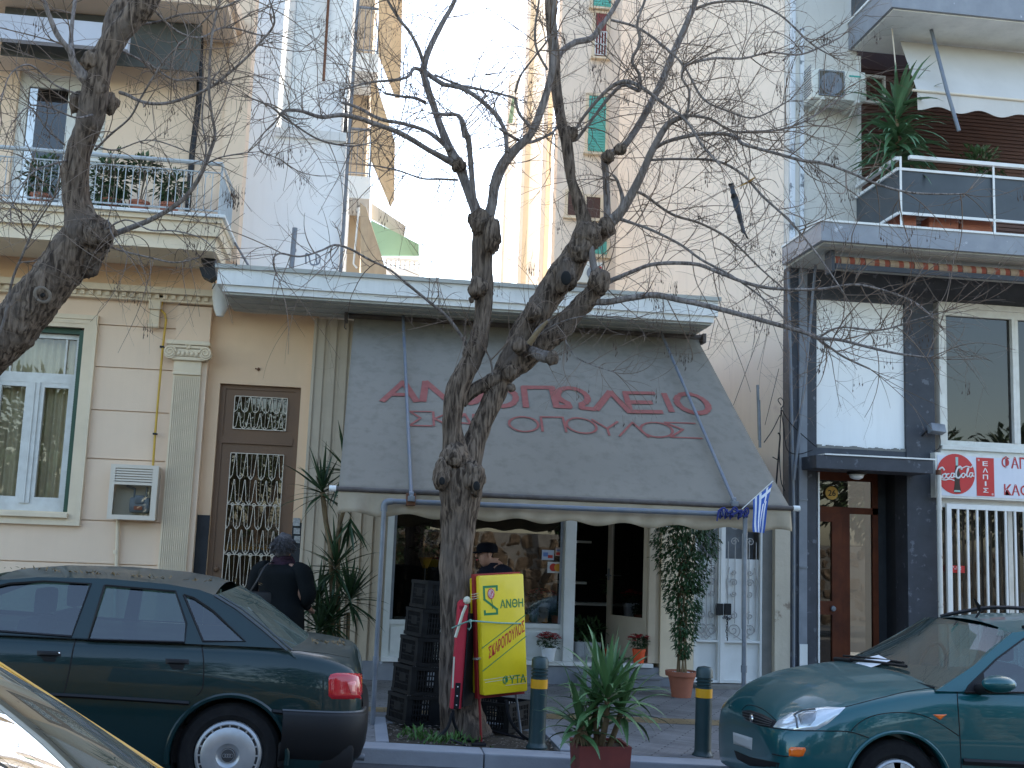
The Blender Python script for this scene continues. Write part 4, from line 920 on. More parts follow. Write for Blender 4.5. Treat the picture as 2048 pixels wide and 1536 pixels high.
# ---- balcony one
s=MB();s.box(4.97,XR,11.8,12.999,5.28,5.50);bl=s.build('balcony','marble_grey',RB)
s=MB();s.box(4.955,XR,11.785,12.999,5.50,5.525);s.build('ledge','slab_white',bl)
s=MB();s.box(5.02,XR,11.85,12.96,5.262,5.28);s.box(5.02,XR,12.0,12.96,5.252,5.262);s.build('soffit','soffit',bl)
# rolled striped awning under it
q=P(1700,520,12.15)
st=stripes('stripe_roll',[(0,(.33,.24,.16)),(.22,(.24,.055,.03)),(.40,(.10,.04,.025)),(.45,(.33,.24,.16)),(.62,(.30,.20,.13)),(.80,(.24,.055,.03))],.30,0)
ra=thing('rolled_striped_awning','rolled orange brown striped awning under the marble balcony, above the white panel','awning',(7,12.15,q.z))
s=MB();s.tube([(5.25,12.15,5.14),(XR,12.15,5.14)],.065,12);s.build('roll','stripe_roll',ra,.8)
s=MB();s.bbox(5.25,XR,12.06,12.10,5.04,5.10,.004);s.bbox(5.2,5.24,12.05,12.25,5.0,5.25,.004);s.build('front_bar','slate',ra)
# railing
bx=P(1798,380,11.86).x
s=MB();zt,zb_=P(1800,340,11.86).z,P(1800,424,11.86).z
s.box(bx,XR,11.86,11.875,zb_,zt);s.box(bx,bx+.015,11.876,12.99,zb_,zt);M('smoked_panel',(.06,.07,.08),.35,spec=.35,col2=(.032,.04,.048),sc=2.2);pn=s.build('rail_panel','smoked_panel',bl)
s=MB();s.box(bx-.01,XR,11.84,11.858,zt-.005,zt+.025);s.box(bx-.01,XR,11.84,11.858,zb_-.03,zb_);s.box(bx-.025,bx-.001,11.86,12.99,zt-.005,zt+.03);s.box(bx-.025,bx-.001,11.86,12.99,zb_-.03,zb_)
z2=P(1900,323,11.86).z;s.bbox(bx+.12,XR,11.82,11.88,z2-.02,z2+.025,.006);s.bbox(bx-.02,bx+.04,11.9,12.99,z2-.02,z2+.025,.006)
for x in (bx+.01,P(1985,370,11.86).x):s.box(x-.012,x+.012,11.83,11.84,5.525,z2)
s.build('rail','white_paint',bl)
# upper walls
s=MB();s.box(5.05,5.95,13.0,13.5,5.27,14);s.build('upper_wall','cream_wall',RB)
s=MB();s.box(5.06,5.12,12.96,13.0,5.525,14);s.box(5.19,5.24,12.97,13.0,5.525,8.4);M('flaking',(.66,.68,.70),.7,col2=(.60,.62,.65),sc=4,col3=(.16,.18,.20),sc3=7,th3=.56);s.build('corner_downpipe','flaking',RB)
s=MB();s.bbox(5.95,6.0,12.98,13.3,5.525,8.1,.004);s.build('reveal_trim','white_paint',RB)
s=MB();s.box(5.95,XR,13.35,13.5,5.5,14);M('shutter_brown',(.085,.035,.022),.6,col2=(.06,.025,.016),sc=3);s.build('shutter_wall','shutter_brown',RB)
s=MB();z=5.6
while z<8.1:s.box(6.0,XR,13.335,13.35,z,z+.035);z+=.05
s.build('roller_shutter','shutter_brown',RB)
s=MB();a,b,c_,e=Rc(1727,151,1766,207,13.3);s.box(a,a+.03,13.28,13.33,c_,e);s.box(b,b+.03,13.28,13.33,c_,e);s.box(a+.03,b,13.28,13.33,e-.03,e);s.box(a+.03,b,13.28,13.33,c_,c_+.03);s.build('small_window_frame','window_white',RB)
# balcony two
s=MB();s.box(5.84,XR,11.8,12.999,8.17,8.52);b2=s.build('balcony','marble_grey',RB)
s=MB();s.box(5.82,XR,11.78,12.999,8.521,8.55);s.build('ledge','slab_white',b2)
s=MB();s.box(5.88,XR,11.84,12.96,8.155,8.17);s.build('soffit','slab_white',b2)
s=MB();s.box(5.86,5.875,11.9,12.95,8.6,9.5);s.box(5.876,XR,11.87,11.885,8.6,9.5);s.build('rail_panel','smoked_panel',b2)
# its canvas drop awning
ya,yb=12.55,11.95
xa=P(1800,50,ya).x
t=thing('balcony_awning','cream canvas awning with scalloped edge over the upper right balcony','awning',(7.5,12.2,8.1))
za,zc=8.13,P(1900,188,yb).z
s=MB();s.add([(xa,ya,za),(XR,ya,za),(XR,yb,zc),(P(1834,180,yb).x,yb,zc)],[(0,1,2,3)]);M('canvas_cream',(.54,.51,.47),.85,col2=(.48,.45,.41),sc=2,streak=.1)
o=s.build('canvas','canvas_cream',t);md_=o.modifiers.new('s','SOLIDIFY');md_.thickness=.004
xv=P(1834,180,yb).x;s=MB();vs=[];n=80
for i in range(n+1):
    x=xv+(XR-xv)*i/n;vs+=[(x,yb,zc),(x,yb-.01,zc-.21-.03*math.cos((x-xv)*2*PI/.52))]
s.add(vs,[(2*i,2*i+2,2*i+3,2*i+1) for i in range(n)]);o=s.build('valance','canvas_cream',t);md_=o.modifiers.new('s','SOLIDIFY');md_.thickness=.004
s=MB();s.tube([(xv-.06,yb-.01,zc),(XR,yb-.01,zc)],.018,8);s.build('front_bar','grille_white',t,.8)
s=MB();s.tube([P(1858,42,12.3),P(1893,178,11.8),P(1918,262,11.75)],.022,8);s.build('arm','blue_steel',t,.8)
s=MB();q=P(1783,47,12.3);s.bbox(q.x-.04,q.x+.05,12.25,12.35,q.z-.05,q.z+.05,.01);s.tube([q,P(1792,140,12.3)],.008,6);s.build('bracket','grille_white',t)
# air conditioner
x0,x1,z0,z1=Rc(1624,134,1732,200,12.62)
ac=thing('air_conditioner','white air conditioner on brackets on the cream upper wall beside the palm-like plant','air conditioner',((x0+x1)/2,12.8,z0))
x0=P(1625,170,12.62).x;x1=P(1731,170,12.62).x;zt_=P(1625,135,12.62).z;z0=P(1640,192,12.62).z-.02
s=MB();s.bbox(x0,x1,12.62,12.92,z0,zt_,.012);b=s.build('casing','grille_white',ac,.6);b.data.materials[0]=M('ac_cream',(.60,.60,.54),.5,col2=(.52,.52,.47),sc=4)
cx,cz=P(1662,165,12.62).x,(z0+zt_)/2+.0;rr=(zt_-z0)*.42
s=MB();s.box(cx-rr,cx+rr,12.612,12.62,cz-rr,cz+rr);s.build('fan_opening','interior_mid',b)
s=MB();s.lathe([(rr*.9,0),(rr*.9,.01)],(cx,12.602,cz),24,'Y',sx=1);s.build('fan','steel_grey',b)
s=MB()
for i in range(11):xx=cx-rr+2*rr*i/10;s.tube([(xx,12.595,cz-rr),(xx,12.595,cz+rr)],.003,4)
for zz_ in (cz-rr,cz+rr):s.tube([(cx-rr,12.592,zz_),(cx+rr,12.592,zz_)],.006,4)
for xx in (cx-rr,cx+rr):s.tube([(xx,12.592,cz-rr),(xx,12.592,cz+rr)],.006,4)
s.build('fan_guard','steel_grey',b)
s=MB()
for i in range(12):s.box(x0-.006,x0,12.66,12.88,z0+.06+i*.033,z0+.075+i*.033)
s.build('side_vents','steel_grey',b)
s=MB();s.box(x0+.62*(x1-x0)+.05,x1-.06,12.615,12.62,zt_-.075,zt_-.055);M('teal_badge',(.02,.30,.26),.5);s.build('badge','teal_badge',b)
for xx in (x0+.12,x1-.12):
    s=MB();s.box(xx-.02,xx+.02,12.56,13.0,z0-.045,z0-.005);s.tube([(xx,12.6,z0-.03),(xx,12.99,z0-.2)],.012,5);s.build('bracket','ac_cream',ac)
# tall dracaena on the balcony, boxes behind the rail, hanging greenery
q=P(1797,150,12.2)
t=thing('tall_dracaena','tall drooping dracaena on the balcony to the right of the air conditioner','plant',(q.x+.02,12.25,5.53))
s=MB();s.tube([(q.x+.03,12.25,5.7),(q.x+.0,12.25,6.3),(q.x+.0,12.25,P(1797,200,12.2).z)],[.035,.03,.022],8);s.build('stem','cane',t)
s=MB();random.seed(11);base=P(1797,205,12.2)
for i in range(150):
    h=random.random()**1.1;a=random.uniform(0,2*PI);el=random.uniform(-.15,1.1) if h<.35 else random.uniform(-.7,.3)
    d=Vector((math.cos(a)*math.cos(el),math.sin(a)*math.cos(el),math.sin(el)))
    s.blade((base.x,12.25,base.z-h*.80),d,random.uniform(.48,.82)*(1-.15*h),.072,1.0+.5*h,6,random.uniform(-.4,.4))
s.blade((base.x,12.22,base.z),(-.1,-.1,1),.50,.06,.05,5);s.blade((base.x,12.22,base.z),(.5,-.1,.9),.55,.05,.15,5);s.blade((base.x,12.2,base.z),(-1,-.3,.35),.6,.05,.4,5)
s.build('leaves','yucca_blue',t)
s=MB();s.lathe([(.12,0),(.16,.25),(.175,.25),(.175,.29),(.15,.29),(.14,.26)],(q.x+.03,12.25,5.53),16);s.build('pot','terracotta',t,.7)
for i,(a,b) in enumerate(((1805,1829),(1854,1913),(1917,1980))):
    xa_,xb_=P(a,440,12.05).x,P(b,440,12.05).x;t=thing('flower_trough',('short','long','long')[i]+' terracotta flower trough behind the smoked balcony rail, '+('leftmost','middle','rightmost')[i]+' of three','flower trough',((xa_+xb_)/2,12.1,5.53),'terracotta troughs on the balcony')
    s=MB();s.bbox(xa_,xb_,12.0,12.2,5.53,5.72,.012);s.build('trough','terracotta',t,.6)
    s=MB();s.box(xa_+.02,xb_-.02,12.02,12.18,5.72,5.724);s.build('soil','soil',t)
    s=MB();random.seed(20+i)
    leafy(s,((xa_+xb_)/2,12.1,5.98 if i else 5.9),((xb_-xa_)*.5,.09,.26 if i else .12),60 if i==0 else 190,.08,.035);s.build('foliage','leaf_mid',t)
q=P(1965,320,12.15);t=thing('balcony_shrub','leafy green shrub showing above the smoked balcony rail','plant',(q.x,12.25,5.53))
s=MB();leafy(s,(q.x,12.2,q.z-.05),(.30,.16,.28),330,.09,.04);s.build('foliage','leaf_mid',t)
s=MB();s.lathe([(.12,0),(.15,.25),(.14,.25)],(q.x,12.25,5.53),14);s.build('pot','terracotta',t,.7)
for k in range(4):pass
s=MB()
for k in range(5):s.tube([(q.x,12.25,5.7),(q.x+.1*math.sin(k*2),12.25,q.z)],.008,4)
s.build('stem','stem',t)
# pipes and cables between gate wall and slate corner
s=MB();s.tube([P(1577,545,12.9),(P(1588,900,12.9).x,12.9,2.2),(P(1588,900,12.9).x,12.9,.25)],.020,8);solo(s,'downpipe','blue_steel','grey blue downpipe on the slate corner left of the house entrance','pipe',smooth=.8)
s=MB();s.tube([P(1632,520,12.75),P(1612,740,12.8),P(1588,960,12.85)],.017,6);solo(s,'slanted_pole','blue_steel','thin slanted blue pole leaning across the slate corner','pole',smooth=.8)
s=MB();s.tube([P(1515,770,13.1),P(1520,895,13.1)],.017,6);s.tube([P(1517,800,13.1),P(1519,880,13.1)],.021,6);solo(s,'vent_pipe','steel_grey','short upright grey pipe on the beige wall right of the awning','pipe',smooth=.8)
s=MB();s.tube(catmull([tuple(P(u,v,12.95)) for u,v in ((1549,1010),(1553,960),(1558,900),(1560,872),(1556,866))],4),.010,6);s.tube([P(1545,914,12.95),P(1556,920,12.95)],.006,5);solo(s,'bent_rod','black_plastic','bent black iron rod above the gate pillar','rod')
cbl=MB()
for pts in ([(1562,815),(1568,860),(1575,900),(1598,908),(1625,900)],[(1564,820),(1580,845),(1605,870),(1632,893)],[(1562,810),(1556,800),(1562,796),(1568,806),(1562,818)],[(1562,820),(1559,900),(1562,960),(1570,982)],[(1560,830),(1545,860),(1528,885)]):
    cbl.tube(catmull([tuple(P(u,v,12.88)) for u,v in pts],5),.006,5)
solo(cbl,'cable','black_plastic','loose black cables looping from the beige wall to the slate corner','cable')
cbl=MB()
for a,b in (((1467,810),(1530,640)),((1530,850),(1562,720)),((1416,700),(1430,640))):cbl.tube([P(*a,13.0),P(*b,13.3)],.004,4)
solo(cbl,'wire','black_plastic','thin wires running up the beige wall beside the awning','wire')
# ================================================================ buildings behind the shop
BW=thing('beige_apartment_block','tall stained beige party wall behind the bare trees, with a column of green shuttered windows','building',(5,18,.2))
pA=Vector((5.045,13.15));xb=P(1232,500,19.0).x;pB=Vector((xb,19.0));HT=19
s=MB();s.add([(pA.x,pA.y,.1),(pB.x,pB.y,.1),(pB.x,pB.y,HT),(pA.x,pA.y,HT),(pA.x+3,pA.y+.3,.1),(pB.x+6,pB.y+1,.1),(pB.x+6,pB.y+1,HT),(pA.x+3,pA.y+.3,HT)],[(0,1,2,3)])
nx,nz=30,40;mb=MB()
mb.add([(pA.x+(pB.x-pA.x)*i/nx,pA.y+(pB.y-pA.y)*i/nx+.015*noise.noise(Vector((i*.4,j*.3,1))),.1+(HT-.1)*j/nz) for j in range(nz+1) for i in range(nx+1)],[(j*(nx+1)+i,j*(nx+1)+i+1,(j+1)*(nx+1)+i+1,(j+1)*(nx+1)+i) for j in range(nz) for i in range(nx)])
mb.build('party_wall','beige_wall',BW,3)
Yb=20.5
xc0,xc1=P(1112,400,Yb).x,P(1240,400,Yb).x
s=MB();s.box(xc0,xc1+.8,Yb,Yb+.4,.1,HT);s.box(xc1+.75,xc1+6,19.2,Yb+.0,.1,HT)
s.build('window_bay','beige_wall',BW)
x1_=P(1090,400,22).x;x2_=P(1045,300,23.5).x
s=MB();s.box(x1_,xc0+.05,22,22.6,.1,HT);s.box(x2_,x1_+.05,23,23.6,.1,16);x3_=P(1008,500,25).x;s.box(x3_,x2_+.05,25,25.5,.1,P(1040,150,25).z);s.build('rear_wing','pale_cream',BW)
s=MB();s.box(x1_,x1_+.10,21.94,22,.1,HT);s.box(x2_,x2_+.10,22.94,23,.1,16);s.build('downpipe','cream_trim',BW)
M('shutter_teal',(.13,.46,.38),.6,col2=(.09,.38,.32),sc=3);M('shutter_red',(.22,.035,.03),.6,col2=(.16,.03,.025),sc=3)
def bwin(a,b,c,d,mat,kind):
    x0,x1,z0,z1=Rc(a,b,c,d,Yb)
    s=MB();s.box(x0-.05,x0,Yb-.04,Yb,z0-.05,z1+.05);s.box(x1,x1+.05,Yb-.04,Yb,z0-.05,z1+.05);s.box(x0,x1,Yb-.04,Yb,z1,z1+.05);s.box(x0-.08,x1+.08,Yb-.1,Yb,z0-.09,z0-.05)
    W=s.build('window','cream_trim',BW)
    s=MB();s.box(x0,x1,Yb-.02,Yb-.001,z0,z1);xm=(x0+x1)/2
    if kind=='shutter':
        z=z0+.03
        while z<z1-.05:s.box(x0+.03,xm-.02,Yb-.035,Yb-.02,z,z+.03);s.box(xm+.02,x1-.03,Yb-.035,Yb-.02,z,z+.03);z+=.055
    s.build('shutter',mat,W)
    if kind=='bars':
        k=MB();
        for i in range(5):xx=x0+(x1-x0)*i/4;k.tube([(xx,Yb-.06,z0),(xx,Yb-.06,z0+(z1-z0)*.55)],.012,4)
        for t_ in (0,.25,.55):k.tube([(x0,Yb-.06,z0+(z1-z0)*t_),(x1,Yb-.06,z0+(z1-z0)*t_)],.012,4)
        k.build('window_bars','white_paint',W)
bwin(1176,193,1211,303,'shutter_teal','shutter');bwin(1186,-40,1222,13,'shutter_teal','shutter');bwin(1190,28,1212,112,'shutter_red','bars')
bwin(1172,395,1200,435,'shutter_brown','');bwin(1135,385,1160,430,'shutter_brown','');bwin(1186,482,1213,508,'shutter_teal','shutter')
x0,x1,z0,z1=Rc(1156,536,1206,566,19.8);t=thing('air_conditioner','cream air conditioner with round fan just above the shop roof slab','air conditioner',((x0+x1)/2,19.8,z0))
s=MB();s.bbox(x0,x1,19.8,20.2,z0,z1+.12,.02);b=s.build('casing','ac_cream',t,.6)
s=MB();r_=(z1-z0)*.5;s.lathe([(r_,0),(r_,.02)],(x0+.3,19.775,(z0+z1)/2+.05),20,'Y');s.build('fan','steel_grey',b)
s=MB();s.box(x1-.25,x1-.03,19.79,19.8,z1,z1+.04);s.build('badge','disc_red',b)
s=MB();s.box(x0,x1,19.9,20.5,z0-.05,z0-.001);s.build('bracket','steel_grey',t)
# roof ledges on the bay
# white block at left
WB_=thing('white_apartment_block','plain white apartment block behind the left end of the shop roof','building',(-1.2,15,.2))
a0=-1.9;a1=P(688,350,15).x;zl=P(620,262,15).z
s=MB();s.box(a0,a1,15,19,4.5,zl-.0);s.box(a0,P(560,150,15).x,15.0,19,zl,13.5);s.build('wall','white_stucco',WB_)
s=MB();s.box(P(553,262,15).x,a1+.0,14.95,15.0,zl-.12,zl+.0);s.build('ledge','slab_white',WB_)
a2=P(561,150,15).x
s=MB();s.box(a2,a1-.08,16.8,19,zl,13.5);s.build('setback_wall','white_stucco',WB_)
s=MB();x0,x1,z0,z1=Rc(632,165,684,262,15.1);s.box(x0,x1,15.2,16.6,zl,z1);s.build('stair_box','white_stucco',WB_)
s=MB()
for i in range(9):xx=x1-.02+.0;yy=15.1+i*.15;s.tube([(a1-.04,yy,zl),(a1-.04,yy,zl+.5)],.012,4)
s.tube([(a1-.04,15.05,zl+.5),(a1-.04,16.5,zl+.5)],.015,5);s.build('railing','black_plastic',WB_)
s=MB();q=P(655,0,16.7);s.tube([(P(656,0,16.7).x,16.72,12),P(647,162,16.72)],.022,6);s.build('drain_pipe','rust',WB_)
s=MB();s.tube([(a1+.06,14.95,12),(a1+.03,14.95,4.55)],.024,6);s.build('downpipe','steel_grey',WB_)
for u,v,w_ in ((590,456,.03),):
    q=P(u,v,13.6);s=MB();s.tube([(q.x-.02,13.6,4.52),q],.032,10);s.lathe([(.034,-.3),(.036,-.28),(.034,-.26)],q,10);solo(s,'flue_pipe','steel_grey','short galvanised flue pipe standing on the shop roof','pipe',smooth=.8)
s=MB();s.tube([P(462,472,12.9),P(497,531,12.6)],.013,6);solo(s,'brace_rod','steel_grey','thin dark brace rod from the balcony corner down to the roof slab','rod')
s=MB();s.tube(catmull([tuple(P(u,v,13.4)) for u,v in ((612,528),(612,508),(618,512),(622,528),(636,528),(640,515),(632,508),(634,528))],4),.010,5);solo(s,'wire_loops','steel_grey','bent wire loops sticking up from the shop roof','wire')
# orange balcony building further back
OB=thing('balcony_building','cream apartment building with stacked balconies and orange awnings in the gap','building',(-.2,20,.2))
M('ochre_soffit',(.46,.34,.22),.85,col2=(.40,.29,.19),sc=1.5);M('orange_canvas',(.64,.43,.24),.9,col2=(.56,.36,.19),sc=1.5,streak=.2);M('tan_canvas',(.46,.34,.22),.9,col2=(.36,.26,.17),sc=5,streak=.3)
Y2=21.;xl=P(676,350,Y2).x-1.2;xr=P(757,120,Y2).x
s=MB();s.box(xl,xr-.15,Y2+1.2,Y2+6,.1,16);s.build('wall','ochre_soffit',OB)
for i,(u,va,vb,ur) in enumerate(((720,105,142,757),(712,352,396,741))):
    z0=P(u,vb,Y2).z;z1=P(u,va,Y2).z;xr_=P(ur,(va+vb)/2,Y2).x
    s=MB();s.box(xl,xr_,Y2,Y2+1.2,z0,z1);bb=s.build('balcony','white_stucco',OB)
    s=MB();zt=z1+.95
    s.tube([(xl,Y2+.05,zt),(xr_-.03,Y2+.05,zt),(xr_-.03,Y2+1.2,zt)],.03,5);s.tube([(xl,Y2+.05,z1+.08),(xr_-.03,Y2+.05,z1+.08)],.015,4)
    x=xl
    while x<xr_-.05:s.tube([(x,Y2+.05,z1),(x,Y2+.05,zt)],.010,4,False);x+=.11
    s.tube([(xr_-.03,Y2+.05,z1),(xr_-.03,Y2+.05,zt)],.02,5)
    s.build('railing','steel_grey',bb)
    q=P(u+10,vb+8,Y2+.5);s=MB();s.ball((q.x,Y2+.5,z0-.08),.10,6,(1,1,.7));s.build('lamp_globe','white_pot',bb,3)
def canvas(name,pts,mat,label,grp=None):
    t=MB();P3=[P(u,v,Y) for u,v,Y in pts];t.prism(P3,(0.004,.02,.0));return solo(t,name,mat,label,'awning',grp)
canvas('orange_awning',[(757,-60,21),(806,-60,19.6),(800,195,19.6),(790,196,19.6),(768,140,20.3),(757,112,21)],'orange_canvas','orange canvas awning hanging from the topmost balcony in the gap, highest of its kind')
canvas('orange_awning',[(742,158,21),(752,165,20.6),(790,285,19.6),(788,400,19.6),(780,414,19.6),(742,322,21)],'orange_canvas','orange canvas awning between the two white balcony slabs in the gap')
canvas('tan_awning',[(720,405,20.5),(732,415,20.2),(772,540,19.2),(772,548,19.2),(722,548,20.5)],'tan_canvas','tan striped awning hanging low beside the flue at the shop roof edge')
s=MB();s.tube([P(718,415,20),P(707,528,20),P(714,536,20)],.02,5);solo(s,'awning_crank','white_paint','white crank pole hanging beside the tan awning','pole')
# furthest house
GH=thing('far_house','far pale house with green awning and white balustrade at the end of the gap','building',(1,30,.2))
s=MB();xa,xb=P(742,480,30).x-2.5,P(800,480,30).x-.4;s.box(xa,xb-.6,31.2,36,.1,P(770,400,31).z);s.build('wall','white_stucco',GH)
za=P(800,548,30).z;s=MB();s.box(xa,P(838,548,30).x,29.5,31.2,za-.35,za);s.build('balcony','white_stucco',GH)
s=MB();x0,x1=P(770,530,29.6).x,P(838,530,29.6).x;z0,z1=za,P(800,516,29.6).z;x=x0
s.box(x0,x1,29.58,29.66,z1-.08,z1);s.box(x0,x1,29.58,29.66,z0,z0+.06)
while x<x1:s.box(x,x+.06,29.6,29.64,z0+.06,z1-.08);x+=.125
s.build('balustrade','white_paint',GH)
M('green_canvas',(.28,.40,.24),.9,col2=(.24,.34,.2),sc=1);M('pink_canvas',(.52,.44,.34),.9,col2=(.46,.38,.3),sc=1)
canvas('green_awning',[(742,440,31),(838,488,29.4),(838,512,29.4),(742,512,31)],'green_canvas','pale green awning above the white balustrade in the gap')
canvas('beige_awning',[(742,405,31.5),(812,452,30),(808,474,30),(742,438,31.5)],'pink_canvas','small beige awning just above the pale green one')
canvas('green_canvas_strip',[(1025,190,22.9),(1030,200,22.9),(1025,245,22.6),(1016,246,22.6)],'green_canvas','narrow green awning strip on the far edge of the beige block')
# ================================================================ across the street (seen only as reflections)
random.seed(77)
ST=MB();x=-14.
M('rubble',(.13,.095,.06),.9,col2=(.07,.05,.035),sc=5,amt=.9,bump=.4,bsc=20,col3=(.19,.14,.095),sc3=3,th3=.56)
for j in range(7):
    x=-14.
    while x<18:
        w_=random.uniform(.25,.5);o=len(ST.v);z0=-.1+j*.30;ST.bbox(x+.005,x+w_-.005,-4.0-random.uniform(0,.1),-3.55-random.uniform(0,.12),z0+.005-random.uniform(0,.05),z0+.30+random.uniform(-.06,.05),.11)
        for i in range(o,len(ST.v)):ST.v[i]+=Vector((noise.noise(ST.v[i]*3)*.16,noise.noise(ST.v[i]*7)*.06,noise.noise(ST.v[i]*3+Vector((9,0,0)))*.16))
        x+=w_
sw=thing('rubble_wall','rubble stone garden wall across the street, reflected in the shop window','wall',(0,-3.8,0))
ST.xf(Matrix.Translation((0,-.4,0)));ST.build('stones','rubble',sw)
s=MB();s.box(-14,18,-4.7,-4.05,-.2,2.05);s.build('core','grey_cement',sw)
for i,(x,y,h,r) in enumerate(((-9,-7,6.5,3.0),(-4.5,-6.5,5.8,2.6),(1.0,-7.2,6.6,2.9),(6.5,-7,6.0,2.8),(12,-7.5,6.5,3.0),(16.5,-7,6.8,3.0),(21,-7,6.6,3.0),(-14,-7,6.5,3))):
    t=thing('garden_tree',('first','second','third','fourth','fifth','sixth','seventh','eighth')[i]+' evergreen tree behind the stone wall across the street','tree',(x,y,0),'evergreens across the street')
    s=MB();s.tube([(x,y,0),(x+.2,y,h*.5),(x,y,h*.8)],[.18,.12,.05],6);s.build('trunk','stem',t)
    s=MB();leafy(s,(x,y,h*.62),(r,r*.8,h*.38),2200,.42,.2);s.build('crown','leaf_mid',t)

for i,(x,y,lean) in enumerate(((-6.2,-3.0,.3),(-2.6,-2.9,-.2),(2.3,-3.0,.35),(5.6,-3.0,-.3),(9.5,-3,.2))):
    t=thing('pavement_tree',('first','second','third','fourth','fifth')[i]+' dark trunked tree on the far pavement, seen only as a reflection','tree',(x,y,0),'trees on the far pavement')
    s=MB();s.tube([(x,y,-.1),(x+lean*.3,y,1.6),(x+lean,y-.1,3.0),(x+lean*1.3,y-.3,4.2)],[.2,.16,.13,.06],10);s.tube([(x+lean*.3,y,1.6),(x-lean*1.8,y-.1,2.8),(x-lean*2.5,y-.2,4)],[.11,.08,.04],8);s.build('trunk','bark',t,3)
    s=MB();leafy(s,(x+lean,y-.5,4.1),(1.7,.9,1.3),1100,.22,.09);s.build('crown','leaf_mid',t)

t=thing('hedge','dark evergreen hedge in front of the stone wall across the street','hedge',(.2,-3.1,0))  # unseen bush put in to darken the left of the shop window reflection
s=MB();leafy(s,(-.6,-3.0,1.5),(3.3,.5,1.6),3600,.16,.07);s.build('foliage','ficus_green',t)
# ================================================================ things on the pavement
M('sign_yellow',(.76,.55,.010),.4,col2=(.64,.46,.010),sc=4,streak=.12,coat=.2);M('sign_green',(.015,.17,.05),.5);M('frame_red',(.26,.012,.012),.45,col2=(.19,.01,.012),sc=6);M('board_red',(.50,.018,.04),.5,col2=(.42,.015,.03),sc=8);M('rose_pink',(.50,.06,.09),.6);M('tape',(.55,.52,.40),.25)
# --- yellow advertising light box
O=P(952,1161,8.98);z0_=.545
rot=math.radians(19);lean=math.radians(5.2)
W_,H_,D_=.392,.925,.075
base=P(967,1392,8.98)
Mx=Matrix.Translation(base)@Matrix.Rotation(-lean*-1*-1,4,'Y')@Matrix.Rotation(rot,4,'Z')
Mx=Matrix.Translation(base)@Matrix.Rotation(math.radians(-4.2),4,'Y')@Matrix.Rotation(rot,4,'Z')
YB=thing('light_box_sign','yellow light box sign with a rose and Greek lettering, leaning beside the tree','sign',tuple(base))
def loc(mb,name,mat,parent,sm=None):mb.xf(Mx);return mb.build(name,mat,parent,sm)
s=MB();s.bbox(0,W_,0,.085,0,H_,.018);loc(s,'front_panel','sign_yellow',YB,.6)
s=MB();s.box(-.012,W_+.012,.086,.135,-.03,H_+.012);loc(s,'frame','frame_red',YB)
s=MB();s.bbox(0,W_,.136,.21,-.0,H_-.02,.018);loc(s,'rear_panel','sign_yellow',YB,.6)
s=MB();s.tube([(.015,.11,-.03),(.02,.11,-.42)],.010,6);loc(s,'leg','frame_red',YB)
s=MB();s.tube([(W_-.03,.16,-.02),(W_+.02,.18,-.40)],.009,6);loc(s,'leg','steel_grey',YB)
def fa(a,b,y=-.0015):return Vector((a*W_,y,b*H_))
def band(mb,pts,w):
    for i in range(len(pts)-1):
        a,b=Vector((pts[i][0]*W_,pts[i][1]*H_)),Vector((pts[i+1][0]*W_,pts[i+1][1]*H_));d=(b-a).normalized();n=Vector((-d.y,d.x))*w/2;e=d*w*.5
        q=[a-e-n,b+e-n,b+e+n,a-e+n];mb.add([(p.x,-.0015-.0004*(i%2),p.y) for p in q],[(0,1,2,3)])
s=MB();band(s,[(.37,.875),(.37,.905),(.08,.905),(.085,.80),(.36,.71),(.36,.675),(.09,.675),(.085,.70)],.018)
loc(s,'logo_letter','sign_green',YB)
s=MB();text_on(s,'ΑΝΘΗ',lambda a,b:fa(a,b,-.002),.43,.96,.715,.79,bold=.018);loc(s,'lettering','sign_green',YB)
s=MB();text_on(s,'ΦΥΤΑ',lambda a,b:fa(a,b,-.002),.43,.96,.075,.15,bold=.018);loc(s,'lettering','sign_green',YB)
s=MB();band(s,[(.0,.395),(1,.645)],.007);loc(s,'stripe','sign_green',YB);s=MB();band(s,[(.0,.205),(1,.465)],.007);loc(s,'stripe','sign_green',YB)
s=MB();sl_=.25
text_on(s,'ΣΚΑΡΟΠΟΥΛΟΣ',lambda a,b:fa(a,b+(a-.14)*sl_,-.002),.14,.97,.30,.40,bold=.018);loc(s,'lettering','sign_red',YB)
s=MB();s.lathe([(.034,0),(.034,.002)],(.235*W_,-.004,.845*H_),20,'Y',sx=.9,sy=1.25);loc(s,'rose','rose_pink',YB)
s=MB()
for r_,ph in ((.026,0),(.018,1),(.010,2)):s.tube([(.235*W_+math.cos(k/14*5.2+ph)*r_*.9,-.0055,.845*H_+math.sin(k/14*5.2+ph)*r_*1.15) for k in range(15)],.0022,4)
loc(s,'rose_petals','white_paint',YB)
s=MB();s.tube([fa(.24,.80,-.003),fa(.26,.755,-.003),fa(.255,.715,-.003)],.0025,4);loc(s,'rose_stem','sign_green',YB)
s=MB()
for a,b,c,d in ((.02,.13,.75,.145),(.05,.11,.98,.125)):band(s,[(a,b),(c,d)],.004)
band(s,[(.5,.068),(.96,.072)],.004);loc(s,'tape','tape',YB)
s=MB()
for z in (.80,.82,.84,.3,.29):s.tube([(-.016,.14,z*H_),(-.016,.084,z*H_+.004),(-.003,.03,z*H_+.012)],.003,4)
loc(s,'side_tape','tape',YB)
